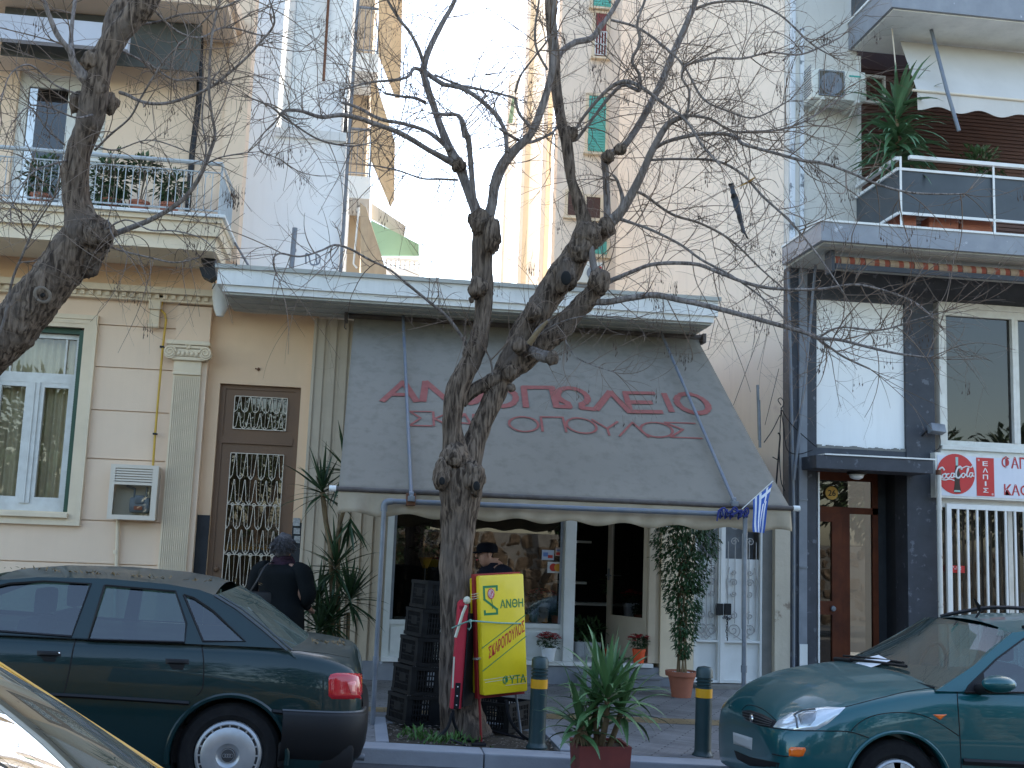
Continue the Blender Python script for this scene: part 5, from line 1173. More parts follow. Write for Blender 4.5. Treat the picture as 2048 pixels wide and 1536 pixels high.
# green cord tied round sign and tree
s=MB();pts=[tuple(P(904,1256,9.1)),tuple(P(925,1247,8.98)),tuple(P(941,1242,8.93)),tuple(P(960,1243,8.93)),tuple(P(1000,1246,9.0)),tuple(P(1042,1247,9.07))]
s.tube(catmull(pts,3),.006,6);q=P(941,1242,8.91);s.ball(q,.014,5);s.tube([q+Vector((0,-.005,0)),q+Vector((.006,-.01,-.04)),q+Vector((-.008,-.01,-.07)),q+Vector((-.02,-.01,-.055))],.004,4)
M('cord_green',(.10,.30,.22),.7,col2=(.35,.40,.36),sc=60,amt=.5);solo(s,'cord','cord_green','green cord tied round the yellow light box sign and the tree','cord')
# red board seen nearly edge on
RBd=thing('red_board','narrow red board with black face strapped to the tree left of the yellow sign','board',tuple(P(912,1418,9.05)))
c0=P(912,1418,9.05);s=MB();s.bbox(-.042,.042,0,.06,0,.80,.006)
o=len(s.v);s.lathe([(.042,0),(.042,.06)],(0,0,.80),18,'Y');s.xf(Matrix.Translation(c0)@Matrix.Rotation(math.radians(1.8),4,'Y')@Matrix.Rotation(.12,4,'Z'));s.build('edge','board_red',RBd)
s=MB();s.box(-.02,.022,-.004,0,.0,.20);
s.xf(Matrix.Translation(c0)@Matrix.Rotation(math.radians(1.8),4,'Y')@Matrix.Rotation(.12,4,'Z'));s.build('bracket','black_plastic',RBd)
s=MB()
for z in (.03,.10,.17):s.ball((0,-.006,z),.006,4)
s.xf(Matrix.Translation(c0)@Matrix.Rotation(math.radians(1.8),4,'Y')@Matrix.Rotation(.12,4,'Z'));s.build('bolts','white_paint',RBd)
s=MB();s.box(.044,.052,.01,.34,.02,.74);s.xf(Matrix.Translation(c0)@Matrix.Rotation(math.radians(1.8),4,'Y')@Matrix.Rotation(-.55,4,'Z'));s.build('face','black_plastic',RBd)
s=MB();s.tube([c0+Vector((-.03,-.012,.55)),c0+Vector((.02,-.014,.74)),c0+Vector((.045,-.01,.80))],.012,5);s.ball(c0+Vector((.05,-.01,.84)),.032,5);s.tube([c0+Vector((-.035,-.008,.16)),c0+Vector((-.034,-.01,.40))],.009,4);s.build('tape','tape',RBd)
# black straps on the ground
for i,(pts,lab) in enumerate((([(906,1420),(908,1445),(925,1478),(945,1496),(958,1502)],'black rubber strap curving from the red board down to the kerb'),([(904,1425),(895,1455),(875,1475)],'black rubber strap disappearing behind the foot of the tree'),([(1012,1400),(1020,1440),(1045,1472),(1062,1480)],'black rubber strap curving from the sign to the left bollard'))):
    s=MB();p3=[]
    for u,v in pts:
        q=P(u,v,9.0);q.z=max(q.z,gz(q.x,9.0)+.02);p3.append(tuple(q))
    s.tube(catmull(p3,4),.016,8,flat=.5);solo(s,'rubber_strap','black_plastic',lab,'strap','rubber straps',.8)
s=MB();q=P(958,1500,8.93);s.bbox(q.x-.06,q.x+.05,8.88,8.96,gz(q.x,8.9)-.0,gz(q.x,8.9)+.025,.006);s.tube([P(900,1478,8.95),P(955,1500,8.9)],.008,5);solo(s,'metal_foot','black_paint','black metal foot lying on the kerb under the red sign leg','foot')
s=MB();s.tube([P(985,1462,9.3),P(1050,1478,9.1)],.010,5);solo(s,'iron_bar','black_paint','thin iron bar lying on the pavement left of the first bollard','bar')
# --- crates
def crate():
    t=thing('plastic_crate','','crate',(0,0,0),'stacked black crates by the tree')
    L,Wd,Hc=.56,.38,.235
    s=MB();e=.022
    for z in (0,Hc-.03):
        s.box(-L/2,L/2,-Wd/2,-Wd/2+e,z,z+.03);s.box(-L/2,L/2,Wd/2-e,Wd/2,z,z+.03);s.box(-L/2,-L/2+e,-Wd/2+e,Wd/2-e,z,z+.03);s.box(L/2-e,L/2,-Wd/2+e,Wd/2-e,z,z+.03)
    for sx in(-1,1):
        for sy in(-1,1):
            cx,cy=sx*(L/2-.03),sy*(Wd/2-.03);s.box(cx-.026,cx+.026,cy-.026,cy+.026,.03,Hc-.03)
    s.build('rim','crate_black',t)
    s=MB()
    for sy in(-1,1):
        y=sy*(Wd/2-.012)
        for z in (.075,.12,.16):s.box(-L/2+.055,L/2-.055,y-.004,y+.004,z,z+.009)
        x=-L/2+.07
        while x<L/2-.06:
            if abs(x)>.03:s.box(x-.005,x+.005,y-.005,y+.005,.03,Hc-.03)
            x+=.026
        s.box(-.05,.05,y-.006,y+.006,.03,Hc-.03)
    for sx in(-1,1):
        x=sx*(L/2-.012)
        for z in (.075,.12,.16):s.box(x-.004,x+.004,-Wd/2+.055,Wd/2-.055,z,z+.009)
        y=-Wd/2+.07
        while y<Wd/2-.06:s.box(x-.005,x+.005,y-.005,y+.005,.03,Hc-.03);y+=.026
        s.box(x-.006,x+.006,-.06,.06,.10,.17)
    s.build('lattice','crate_black',t)
    s=MB();x=-L/2+.03
    while x<L/2-.03:s.box(x,x+.012,-Wd/2+.02,Wd/2-.02,.004,.010);x+=.04
    s.build('floor','crate_black',t)
    return t
cr=crate();ords=('lowest black crate of the tall leaning stack','second crate from the ground in the tall leaning stack','third and middle crate of the tall leaning stack','second crate from the top in the tall leaning stack','topmost black crate of the tall leaning stack')
bx,by=.63,9.98;bz_=gz(bx,by)+.0
for i in range(5):
    loc_=(bx+.038*i+random.uniform(-.008,.008)*(i>0),by+.012*i,bz_+.238*i);rz=math.radians(24-3*i*.4)
    lab=ords[i]+', left of the tree trunk'
    if i==0:cr.location=loc_;cr.rotation_euler=(0,math.radians(3),rz);cr['label']=lab
    else:c=dup(cr,loc_,lab);c.rotation_euler=(0,math.radians(3),rz)
c=dup(cr,(1.20,9.86,gz(1.2,9.9)),'single low black crate between the tree trunk and the left bollard, under the yellow sign');c.rotation_euler=(0,0,math.radians(-38))
# --- bollards
def bollard():
    t=thing('bollard','','bollard',(0,0,0),'bollards along the kerb')
    M('bollard_green',(.014,.040,.042),.45,col2=(.010,.028,.030),sc=10);M('reflect_yellow',(.72,.34,.01),.4,col2=(.6,.28,.01),sc=10)
    R_=.066
    pr=[(R_+.02,0),(R_+.02,.012),(R_+.004,.03),(R_,.05),(R_,.42),(R_,.54)]
    for k in range(3):z=.545+k*.026;pr+=[(R_-.009,z+.0),(R_-.009,z+.008),(R_+.003,z+.013),(R_+.003,z+.02)]
    pr+=[(R_,.63),(R_,.67),(R_-.012,.69),(.01,.70)]
    s=MB();s.lathe(pr,(0,0,0),28);s.build('post','bollard_green',t,.6)
    s=MB();s.lathe([(R_+.0015,.455),(R_+.0015,.525)],(0,0,0),28,cap=False);s.build('reflective_band','reflect_yellow',t,3)
    return t
b=bollard();b.location=(1.452,8.98,gz(1.452,8.98)-.005);b['label']='left dark green bollard with yellow band, between the yellow sign and the red planter'
b.rotation_euler=(0,math.radians(.5),0)
c=dup(b,(2.79,8.98,gz(2.79,8.98)-.005),'right dark green bollard with yellow band, standing nearest the green car')
# --- pots with flowers
def flowerpot(x,y,z,r,h,mat,lab,flw=True,taper=.78):
    t=thing('flower_pot',lab,'flower pot',(x,y,z))
    s=MB();s.lathe([(r*taper,0),(r*.97,h*.8),(r*1.04,h*.8),(r*1.06,h),(r*.95,h),(r*.92,h*.88)],(x,y,z),22);s.build('pot',mat,t,.7)
    l=MB();leafy(l,(x,y,z+h+.06),(r*1.7,r*1.3,.085),170,.05,.025);l.build('foliage','yucca_dark',t)
    if flw:
        f=MB()
        for i in range(60):
            a=random.uniform(0,2*PI);rr=r*1.75*math.sqrt(random.random());q=Vector((x+math.cos(a)*rr,y+math.sin(a)*rr*.75,z+h+.09+.06*math.sqrt(max(0,1-(rr/r/1.8)**2))+random.uniform(-.02,.02)))
            for k in range(4):f.leaf(q,(math.cos(k*1.6+i),math.sin(k*1.6+i),.5),.026,.024)
        f.build('flowers','red_flower',t)
    return t
random.seed(31)
q=P(1097,1325,12.88);flowerpot(q.x,12.90,.452,.085,.155,'white_pot','white pot of small red flowers on the sill behind the left bollard')
q=P(1281,1326,12.9);flowerpot(q.x,12.99,.45,.075,.16,'orange_pot','bright orange pot with red flowers on the right side of the shop doorstep')
q=P(1221,1308,13.6);flowerpot(q.x,13.7,.41,.06,.13,'orange_pot','small orange pot just inside the open shop door',False)
for i,(u,v) in enumerate(((1160,1300),(1176,1302),(1192,1300))):
    q=P(u,v,13.6);s=MB();s.lathe([(.055,0),(.075,.22),(.08,.22),(.07,.21)],(q.x,13.65,.40),16);t=thing('flower_bucket',('left','middle','right')[i]+' one of three tall white flower buckets inside the shop door','bucket',(q.x,13.65,.4),'flower buckets inside the door');s.build('bucket','white_pot',t,.7)
    s=MB();leafy(s,(q.x,13.65,.75),(.12,.10,.14),90,.09,.035);s.build('foliage','leaf_mid',t)
for i,(u,c_,lab) in enumerate(((1052,'reflect_yellow','small yellow pot in the shop window'),(1068,'leaf_mid','small green pot in the shop window'),(1112,'terracotta','small terracotta pot low in the shop window, rightmost'))):
    q=P(u,1235,13.5);flowerpot(q.x,13.55,.84,.05,.09,c_,lab,False)
q=P(1086,1215,13.6);flowerpot(q.x,13.7,.84,.10,.22,'white_pot','larger white pot with red flowers inside the shop window')
q=P(852,1120,13.7);t=thing('hanging_pot','golden pot on a thin stand deep inside the left part of the shop window','pot',(q.x,13.8,.84));s=MB();s.lathe([(.03,0),(.08,.12),(.085,.13)],(q.x,13.8,q.z-.1),14);s.build('pot','number_yellow',t,.8);s=MB();s.tube([(q.x,13.8,.84),(q.x,13.8,q.z-.1)],.01,5);s.build('stand','steel_grey',t);s=MB();leafy(s,(q.x,13.8,q.z+.2),(.18,.12,.25),120,.09,.04);s.build('foliage','leaf_mid',t)
for i,(x,z) in enumerate(((2.7,1.3),(2.72,1.83),(3.3,1.03),(2.85,.45))):
    t=thing('indoor_plant','potted plant in the dark shop interior, '+('on the middle shelf','on the top shelf','low on the right shelf','standing on the floor')[i],'plant',(x,14.7,z));s=MB();s.lathe([(.05,0),(.07,.11),(.06,.11)],(x,14.7,z),12);s.build('pot','terracotta',t,.8);s=MB();leafy(s,(x,14.7,z+.25),(.16,.12,.18),110,.1,.045);s.build('foliage','leaf_mid',t)
# --- ficus in a terracotta pot
px_,py_=3.543,12.2;pz=gz(px_,py_)
FT=thing('potted_ficus','tall weeping ficus in a terracotta pot between the shop door and the white gate','plant',(px_,py_,pz))
s=MB();s.lathe([(.105,0),(.13,.16),(.15,.225),(.175,.225),(.18,.275),(.155,.275),(.15,.25)],(px_,py_,pz),26);s.build('pot','terracotta',FT,.7)
s=MB();random.seed(4)
for k in range(7):
    a=k*.9;s.tube([(px_+.05*math.cos(a),py_+.04*math.sin(a),pz+.25),(px_+.035*math.cos(a+1.4),py_+.03*math.sin(a),pz+.75),(px_+.07*math.cos(a+2.5),py_+.05*math.sin(a+2),pz+1.25),(px_+.16*math.cos(a),py_+.12*math.sin(a),pz+1.75)],[.011,.010,.008,.004],5)
s.build('trunk','cane',FT)
s=MB();random.seed(14)
Wd=[(.45,.04),(.6,.10),(.8,.14),(1.0,.19),(1.2,.22),(1.4,.26),(1.6,.32),(1.8,.36),(1.95,.33),(2.1,.18)]
def wat(h):
    for i in range(len(Wd)-1):
        if Wd[i][0]<=h<=Wd[i+1][0]:t_=(h-Wd[i][0])/(Wd[i+1][0]-Wd[i][0]);return Wd[i][1]*(1-t_)+Wd[i+1][1]*t_
    return 0
n=0
while n<3900:
    h=.45+1.65*random.random()**.75;a=random.uniform(0,2*PI);r_=wat(h)*math.sqrt(random.random())*(1+.35*noise.noise(Vector((math.cos(a)*2,math.sin(a)*2,h*4))))
    q=Vector((px_+math.cos(a)*r_+.02,py_+math.sin(a)*r_*.8,pz+h*.93));nn=noise.noise(q*7)
    if nn<-.12 or (h<1.2 and random.random()<.5):
        n+=.4 if False else 0
        if random.random()<.8:continue
    s.leaf(q,(math.cos(a)*.6+random.uniform(-.5,.5),math.sin(a)*.6+random.uniform(-.5,.5),random.uniform(-1.0,.1)),random.uniform(.045,.075),random.uniform(.02,.03));n+=1
s.build('foliage','ficus_green',FT)
s=MB()
for k in range(50):a=random.uniform(0,2*PI);r_=.14*math.sqrt(random.random());s.ball((px_+math.cos(a)*r_,py_+math.sin(a)*r_,pz+.25),.012,3)
s.build('pebbles','white_paint',FT)
# --- yucca in the red planter by the kerb
YP=thing('planter_yucca','big green yucca in a square dark red planter standing in the road by the kerb','plant',(1.72,8.05,.1))
pxc,pyc=P(1200,1495,8.05).x,8.05;zt=P(1200,1492,7.9).z;zb_=kz(pxc)-.11
s=MB();a,b=.165,.185
v0=[(-a,-a,zb_),(a,-a,zb_),(a,a,zb_),(-a,a,zb_),(-b,-b,zt),(b,-b,zt),(b,b,zt),(-b,b,zt),(-b+.02,-b+.02,zt),(b-.02,-b+.02,zt),(b-.02,b-.02,zt),(-b+.02,b-.02,zt),(-b+.02,-b+.02,zt-.04),(b-.02,-b+.02,zt-.04),(b-.02,b-.02,zt-.04),(-b+.02,b-.02,zt-.04)]
s.add([(pxc+x,pyc+y,z) for x,y,z in v0],[(0,1,5,4),(1,2,6,5),(2,3,7,6),(3,0,4,7),(4,5,9,8),(5,6,10,9),(6,7,11,10),(7,4,8,11),(8,9,13,12),(9,10,14,13),(10,11,15,14),(11,8,12,15)])
s.build('planter','terracotta_dark',YP)
s=MB();s.box(pxc-b+.02,pxc+b-.02,pyc-b+.02,pyc+b-.02,zt-.045,zt-.03);s.build('soil','soil',YP)
s=MB();heads=[]
for i,(u,v,r_) in enumerate(((1215,1385,.022),(1160,1440,.018),(1190,1400,.02),(1245,1410,.02),(1175,1470,.014))):
    q=P(u,v,8.0+.05*(i-2));heads.append(q);s.tube([(pxc+(q.x-pxc)*.4,pyc,zt-.04),(pxc+(q.x-pxc)*.8,q.y,(q.z+zt)/2),q],[r_*1.15,r_,r_*.9],8)
s.build('cane','cane',YP,.9)
s=MB();random.seed(9)
for hi,(q,n,L0,lo) in enumerate(((heads[0],36,.52,-.2),(heads[1],22,.40,-.4),(heads[2],20,.47,-.2),(heads[3],22,.45,-.3),(heads[4],14,.25,-.3))):
    for i in range(n):
        a=2.4*i+hi;t_=i/n;el=1.45-1.75*t_**.8+random.uniform(-.12,.12)
        d=Vector((math.cos(a)*math.cos(el),math.sin(a)*math.cos(el)*.9,math.sin(el)))
        s.blade(q+Vector((0,0,-.10*t_)),d,L0*random.uniform(.8,1.15)*(1-.2*t_),.058,.6+1.1*t_,8,random.uniform(-.3,.3))
for (u,v) in ((1100,1342),(1163,1290),(1215,1296),(1265,1290),(1328,1402),(1070,1445),(1180,1300),(1245,1300)):
    e=P(u,v,8.0);q=heads[0] if v<1420 else heads[1];d=e-q;s.blade(q,d+Vector((0,0,.10)),d.length*1.08,.052,.22,8,.1)
s.build('leaves','yucca_green',YP)
s=MB()
for i in range(14):a=i*2.4;q=heads[1];s.blade(q+Vector((0,0,-.04)),(math.cos(a)*.5,math.sin(a)*.5,-1),.16,.03,.3,4)
s.build('dry_leaves','dry_leaf',YP)
# --- tall yucca canes by the ribbed cladding
TY=thing('tall_yucca','tall multi-headed dark yucca against the ribbed cladding, beside the walking person','plant',(-.25,12.2,.2))
def hp(u,v,Y=12.2):return P(u,v,Y)
s=MB()
for pts,r_ in (([(668,1300),(664,1200),(660,1090),(652,1045),(645,985)],.026),([(680,1300),(676,1150),(678,1060),(690,1010),(700,945)],.022),([(655,1310),(650,1230)],.025),([(695,1310),(697,1225)],.02)):
    P3=[tuple(hp(u,v)) for u,v in pts];P3[0]=(P3[0][0],12.2,.45);s.tube(catmull(P3,4),r_,8)
s.build('trunk','cane',TY,.9)
s=MB();s.lathe([(.14,0),(.17,.25),(.19,.26),(.19,.31),(.165,.31),(.16,.28)],(-.27,12.2,.195),20);s.build('pot','terracotta',TY,.7)
s=MB();random.seed(6)
for hi,(u,v,n,L0,Y) in enumerate(((645,975,34,.44,12.2),(692,930,26,.42,12.1),(672,1125,44,.42,12.2),(636,1195,44,.38,12.15),(700,1190,50,.42,12.2),(660,1235,56,.38,12.1),(640,1250,40,.34,12.0),(700,1035,12,.36,12.15))):
    q=hp(u,v,Y)
    for i in range(n):
        a=2.4*i+hi;t_=i/n;el=1.35-2.1*t_+random.uniform(-.15,.15)
        if hi==7:el=-.8
        d=Vector((math.cos(a)*math.cos(el),math.sin(a)*math.cos(el)*.9,math.sin(el)))
        s.blade(q+Vector((0,0,-.10*t_)),d,L0*1.12*random.uniform(.75,1.15),.040,.25+.75*t_,6,random.uniform(-.4,.4))
s.build('leaves','yucca_dark',TY)
# --- weeds and leaf litter in the tree pit
s=MB();random.seed(12)
for i in range(520):
    x=random.uniform(PIT_[0]+.05,PIT_[1]-.3);y=random.uniform(8.9,9.35);dd=noise.noise(Vector((x*3,y*3,4)))+.62-abs(x-.80)*1.9
    if dd<.25:continue
    z=gz(x,y)-.02;a=random.uniform(0,2*PI);L_=random.uniform(.02,.08)*(.6+max(0,dd))
    s.leaf((x,y,z+random.uniform(0,.08)*max(0,dd)),(math.cos(a)*.6,math.sin(a)*.6,1),L_,.012+.012*random.random())
solo(s,'weeds','weed','low green weeds growing round the foot of the tree','weeds',kind='stuff')
s=MB()
for i in range(500):
    x=random.uniform(PIT_[0],PIT_[1]);y=random.uniform(8.88,9.9);z=gz(x,y)+.002;a=random.uniform(0,6)
    s.leaf((x,y,z),(math.cos(a),math.sin(a),.15),random.uniform(.015,.04),.015)
M('litter',(.30,.26,.22),.9,col2=(.12,.08,.05),sc=40);solo(s,'leaf_litter','litter','dry leaf litter scattered in the tree pit','litter',kind='stuff')
# ================================================================ cars
from mathutils.bvhtree import BVHTree
M('tyre',(.010,.010,.011),.9,spec=.2,col2=(.018,.018,.018),sc=20,bump=.2);M('liner',(.006,.006,.006),.95)
M('hubcap',(.42,.43,.44),.38,metal=.55,col2=(.34,.35,.36),sc=12);M('rim_dark',(.03,.03,.032),.6)
M('trim_black',(.006,.006,.007),.55,spec=.3);M('seat',(.035,.04,.05),.9,col2=(.05,.055,.07),sc=20)
M('lamp_red',(.42,.012,.02),.12,coat=.6,col2=(.30,.01,.015),sc=3);M('lamp_orange',(.72,.13,.01),.2,coat=.5);M('lamp_clear',(.62,.66,.68),.08,metal=.35,coat=1,col2=(.42,.46,.48),sc=9)
M('lamp_inner',(.26,.28,.29),.2,metal=.6);M('plate_white',(.42,.42,.41),.5);M('chrome',(.7,.7,.7),.12,metal=1)
def rz(x):return kz(x)-.11
def pc(u,v,Y):q=P(u,v,Y);return (q.x,q.z-rz(q.x))
class Car:
    def __init__(s,root,Y0,W,stations,paint,nsec=None,zoff=0):
        s.root=root;s.Y0=Y0;s.W=W;s.yc=Y0+W/2;s.zoff=zoff
        st=catmull([tuple(map(float,q)) for q in stations],4);vs=[];fs=[];ring=0
        for (x,w,zb,zs,zt) in st:
            sec=[(w-.10,zb),(w-.035,zb+.015),(w-.012,zb+.10),(w,zb+.45*(zs-zb)),(w-.008,zb+.72*(zs-zb)),(w-.035,zs-.045),(w-.075,zs-.005),(w-.14,zs+(zt-zs)*.18+.004),(w*.6,zs+(zt-zs)*.72),(w*.3,zs+(zt-zs)*.94),(0,zt)]
            sec=catmull(sec,2);full=[(-a,b) for a,b in sec]+[(a,b) for a,b in reversed(sec[:-1])]
            ring=len(full);vs+=[Vector((x,s.yc+a,b+rz(x)+zoff)) for a,b in full]
        n=len(st)
        for i in range(n-1):
            for k in range(ring-1):fs.append((i*ring+k,i*ring+k+1,(i+1)*ring+k+1,(i+1)*ring+k))
            fs.append((i*ring+ring-1,i*ring,(i+1)*ring,(i+1)*ring+ring-1))
        fs.append(tuple(range(ring)));fs.append(tuple(reversed(range((n-1)*ring,n*ring))))
        m=MB();m.add(vs,fs);s.body_mb=m;s.bvh=BVHTree.FromPolygons(vs,fs);s.paint=paint
    def body(s,wheels,ra,yout=.30):
        o=s.body_mb.build('body',s.paint,s.root,.5)
        bm=bmesh.new();bm.from_mesh(o.data);bmesh.ops.recalc_face_normals(bm,faces=bm.faces);bm.to_mesh(o.data);bm.free()
        for (x,z) in wheels:
            for y in (s.Y0-.2,s.Y0+s.W-yout+.1):
                c=MB();c.lathe([(ra,0),(ra,yout+.1)],(x,y,z+rz(x)+s.zoff),40,'Y');co_=c.build('cut',s.paint,None)
                co_.location=(0,0,0);bpy.context.view_layer.update()
                bm=bmesh.new();bm.from_mesh(co_.data);bmesh.ops.recalc_face_normals(bm,faces=bm.faces);bm.to_mesh(co_.data);bm.free();boolean(o,co_)
        o.data.polygons.foreach_set('use_smooth',[True]*len(o.data.polygons));o.data.set_sharp_from_angle(angle=.6)
        for (x,z) in wheels:
            l=MB();l.lathe([(ra-.006,0),(ra-.006,.24),(.02,.24)],(x,s.Y0+.05,z+rz(x)+s.zoff),32,'Y',cap=False);l.build('wheel_arch_liner','liner',s.root,.8);s.b=o;return o
    def hit(s,u,v,off=.004):
        o=Vector((0,0,EYE));r=s.bvh.ray_cast(o,ray(u,v).normalized())
        if r[0] is None:return None
        n=r[1]
        if n.dot(ray(u,v))>0:n=-n
        return r[0]+n*off
    def patch(s,px,name,mat,off=.004,rings=5,smooth=3,parent=None):
        """a lamp or panel lying on the body surface"""
        pts=[]
        for i in range(len(px)):
            a,b=px[i],px[(i+1)%len(px)]
            for k in range(4):pts.append((a[0]+(b[0]-a[0])*k/4,a[1]+(b[1]-a[1])*k/4))
        cx=sum(p[0] for p in pts)/len(pts);cy=sum(p[1] for p in pts)/len(pts);m=MB();R_=[];edge=[]
        for j in range(rings+1):
            f=1-j/(rings+.0) if j<rings else 0
            if j==rings:
                h=s.hit(cx,cy,off)
                if h is None:break
                m.v.append(h);break
            for (u,v) in pts:
                h=s.hit(cx+(u-cx)*f,cy+(v-cy)*f,off if j>0 else .0006)
                if h is None:h=m.v[-1] if m.v else None
                if h is None:return None
                m.v.append(h)
        n=len(pts)
        for j in range(rings-1):
            for k in range(n):m.f.append((j*n+k,j*n+(k+1)%n,(j+1)*n+(k+1)%n,(j+1)*n+k))
        if len(m.v)>rings*n:
            for k in range(n):m.f.append(((rings-1)*n+k,(rings-1)*n+(k+1)%n,rings*n))
        return m.build(name,mat,parent or s.root,smooth)
    def seam(s,mb,px,r=.0035,off=0,k=5):
        pp=catmull([tuple(map(float,p)) for p in px],k);q=[s.hit(u,v,off) for u,v in pp];q=[p for p in q if p is not None]
        if len(q)>1:mb.tube(q,r,5)
    def side(s,outline,holes,tumble,zbelt,th=.035,y_in=.05,mats=None):
        mats=mats or s.paint
        def fn(sign):
            def f(x,z,d):
                off=y_in+tumble*(z-zbelt)+d
                y=(s.Y0+off) if sign<0 else (s.Y0+s.W-off);return Vector((x,y,z+rz(x)+s.zoff))
            return f
        s.fn=fn
        for sg in (-1,1):
            m=MB();m.holed(outline,holes,fn(sg),th);m.build('side_frame',mats,s.root)
            for h in holes:
                g=MB();g.holed(h,[],lambda x,z,d:fn(sg)(x,z,.012));g.build('side_window','car_glass',s.root)
                if sg<0:
                    t=MB();t.tube([fn(sg)(x,z,-.002) for x,z in h+[h[0]]],.008,4);t.build('window_seal','trim_black',s.root)
    def span(s,name,mat,prof,tumble,zbelt,y_in=.05,crown=.04,bow=0,ny=14,inset=0,th=0):
        """sheet spanning from side to side along a profile in x,z (roof, windscreen, rear glass)"""
        m=MB();n=len(prof)
        for x,z in prof:
            off=y_in+tumble*(z-zbelt)+inset
            for j in range(ny+1):
                t=j/ny;y=s.Y0+off+(s.W-2*off)*t;c=1-(2*t-1)**2;xx=x+bow*c
                m.v.append(Vector((xx,y,z+crown*c+rz(x)+s.zoff)))
        m.f=[(i*(ny+1)+j,i*(ny+1)+j+1,(i+1)*(ny+1)+j+1,(i+1)*(ny+1)+j) for i in range(n-1) for j in range(ny)]
        o=m.build(name,mat,s.root,3)
        if th:md=o.modifiers.new('s','SOLIDIFY');md.thickness=th
        return o
    def wheels(s,ws,r,cap,style):
        for (x,z) in ws:
            for far in (0,1):
                y=s.Y0+.035 if not far else s.Y0+s.W-.035
                sg=1 if not far else -1;c=(x,y,z+rz(x)+s.zoff)
                w=bpy.data.objects.new('wheel',None);C.objects.link(w);w.parent=s.root
                q=w.matrix_world
                def bl(mb,n,mt,sm=.6):return mb.build(n,mt,w,sm)
                t=MB();t.lathe([(cap*1.02,.02*sg),(cap*1.06,.005*sg),(cap*1.2,-.008*sg),(r*.92,0),(r*.985,.02*sg),(r,.04*sg),(r,.15*sg),(r*.9,.19*sg),(cap,.19*sg)],c,40,'Y',cap=False);bl(t,'tyre','tyre')
                t=MB()
                if style=='disc':
                    t.lathe([(cap*1.03,.018*sg),(cap*1.0,-.002*sg),(cap*.93,-.012*sg),(cap*.90,-.010*sg)],c,48,'Y',cap=False)
                    t.lathe([(cap*.83,-.010*sg),(cap*.80,-.014*sg),(cap*.5,-.022*sg),(cap*.36,-.020*sg),(cap*.27,-.006*sg),(cap*.22,-.004*sg)],c,48,'Y',cap=False)
                    bl(t,'hubcap','hubcap')
                    t=MB();t.lathe([(cap*.92,-.003*sg),(cap*.2,-.002*sg)],c,32,'Y');bl(t,'rim','rim_dark')
                    t=MB()
                    for k in range(20):
                        a=k/20*2*PI
                        t.add([(c[0]+math.cos(a+e)*cap*rr,c[1]-.0115*sg,c[2]+math.sin(a+e)*cap*rr) for rr,e in ((.81,-.035),(.92,-.03),(.92,.03),(.81,.035))],[(0,1,2,3)])
                    bl(t,'spokes','hubcap')
                    t=MB();t.lathe([(cap*.22,-.004*sg),(cap*.21,-.016*sg),(cap*.16,-.018*sg),(.004,-.018*sg)],c,28,'Y');bl(t,'centre_cap','rim_dark')
                    t=MB()
                    for k in range(4):
                        cx=c[0]+(k-1.5)*cap*.072;t.tube([(cx+math.cos(a/12*2*PI)*cap*.052,c[1]-.0195*sg,c[2]+math.sin(a/12*2*PI)*cap*.052) for a in range(13)],.0013,4)
                    t.tube([(c[0]+math.cos(a/24*2*PI)*cap*.2,c[1]-.017*sg,c[2]+math.sin(a/24*2*PI)*cap*.2) for a in range(25)],.0018,4);bl(t,'emblem','hubcap')
                else:
                    t.lathe([(cap*1.04,.018*sg),(cap*1.0,-.004*sg),(cap*.93,-.010*sg),(cap*.90,-.004*sg)],c,48,'Y',cap=False)
                    for k in range(7):
                        a=k/7*2*PI+.2
                        t.add([(c[0]+math.cos(a+e)*cap*rr,c[1]-dy*sg,c[2]+math.sin(a+e)*cap*rr) for rr,e,dy in ((.12,-.9,.02),(.5,-.30,.018),(.92,-.30,.006),(.92,.30,.006),(.5,.30,.018),(.12,.9,.02),(.5,0,.026),(.92,0,.012))],[(0,1,6),(1,2,7,6),(6,7,3,4),(0,6,5),(5,6,4)])
                    t.lathe([(cap*.28,-.016*sg),(cap*.24,-.026*sg),(.004,-.028*sg)],c,28,'Y');bl(t,'hubcap','hubcap')
                    t=MB();t.lathe([(cap*.95,.012*sg),(cap*.1,.012*sg)],c,32,'Y');bl(t,'rim','rim_dark')
# ---------------------------------------------------------------- dark saloon on the left
M('paint_audi',(.002,.017,.018),.35,coat=.55,dust=(.07,.073,.062),spec=.2,col2=(.003,.021,.024),sc=2)
A=thing('parked_car','dark blue green saloon parked at the left, seen from its rear right side','car',(-2,7.8,.2),'cars parked along the kerb')
ay=6.98;W=1.62
a=Car(A,ay,W,[(-4.36,.42,.28,.55,.60),(-4.33,.62,.22,.60,.64),(-4.2,.75,.19,.64,.68),(-3.9,.79,.18,.70,.76),(-3.3,.81,.18,.78,.86),(-2.9,.81,.17,.865,.91),(-2.4,.81,.17,.905,.93),(-1.6,.81,.17,.915,.93),(-1.0,.81,.17,.92,.935),(-.5,.81,.18,.925,.95),(-.2,.80,.20,.90,.935),(-.04,.77,.23,.86,.915),(.02,.74,.26,.82,.88),(.055,.70,.30,.76,.80),(.065,.66,.34,.66,.70)],'paint_audi')
wz_=.305;wx_=P(455,1508,ay).x;ws=[(wx_,wz_),(wx_-2.61,wz_)]
a.body(ws,.335)
zb_=.915
rw=[pc(208,1171,ay+.14),pc(350,1183,ay+.14),pc(372,1247,ay+.08),pc(369,1285,ay+.05),pc(176,1279,ay+.05)]
fw=[(-2.78,.93),(-2.12,1.21),pc(70,1166,ay+.14),pc(180,1168,ay+.14),pc(143,1273,ay+.05)]
fw=[(-2.72,.94),(-2.30,1.13),(-2.05,1.205),(-1.86,1.23),fw[3],fw[4]]
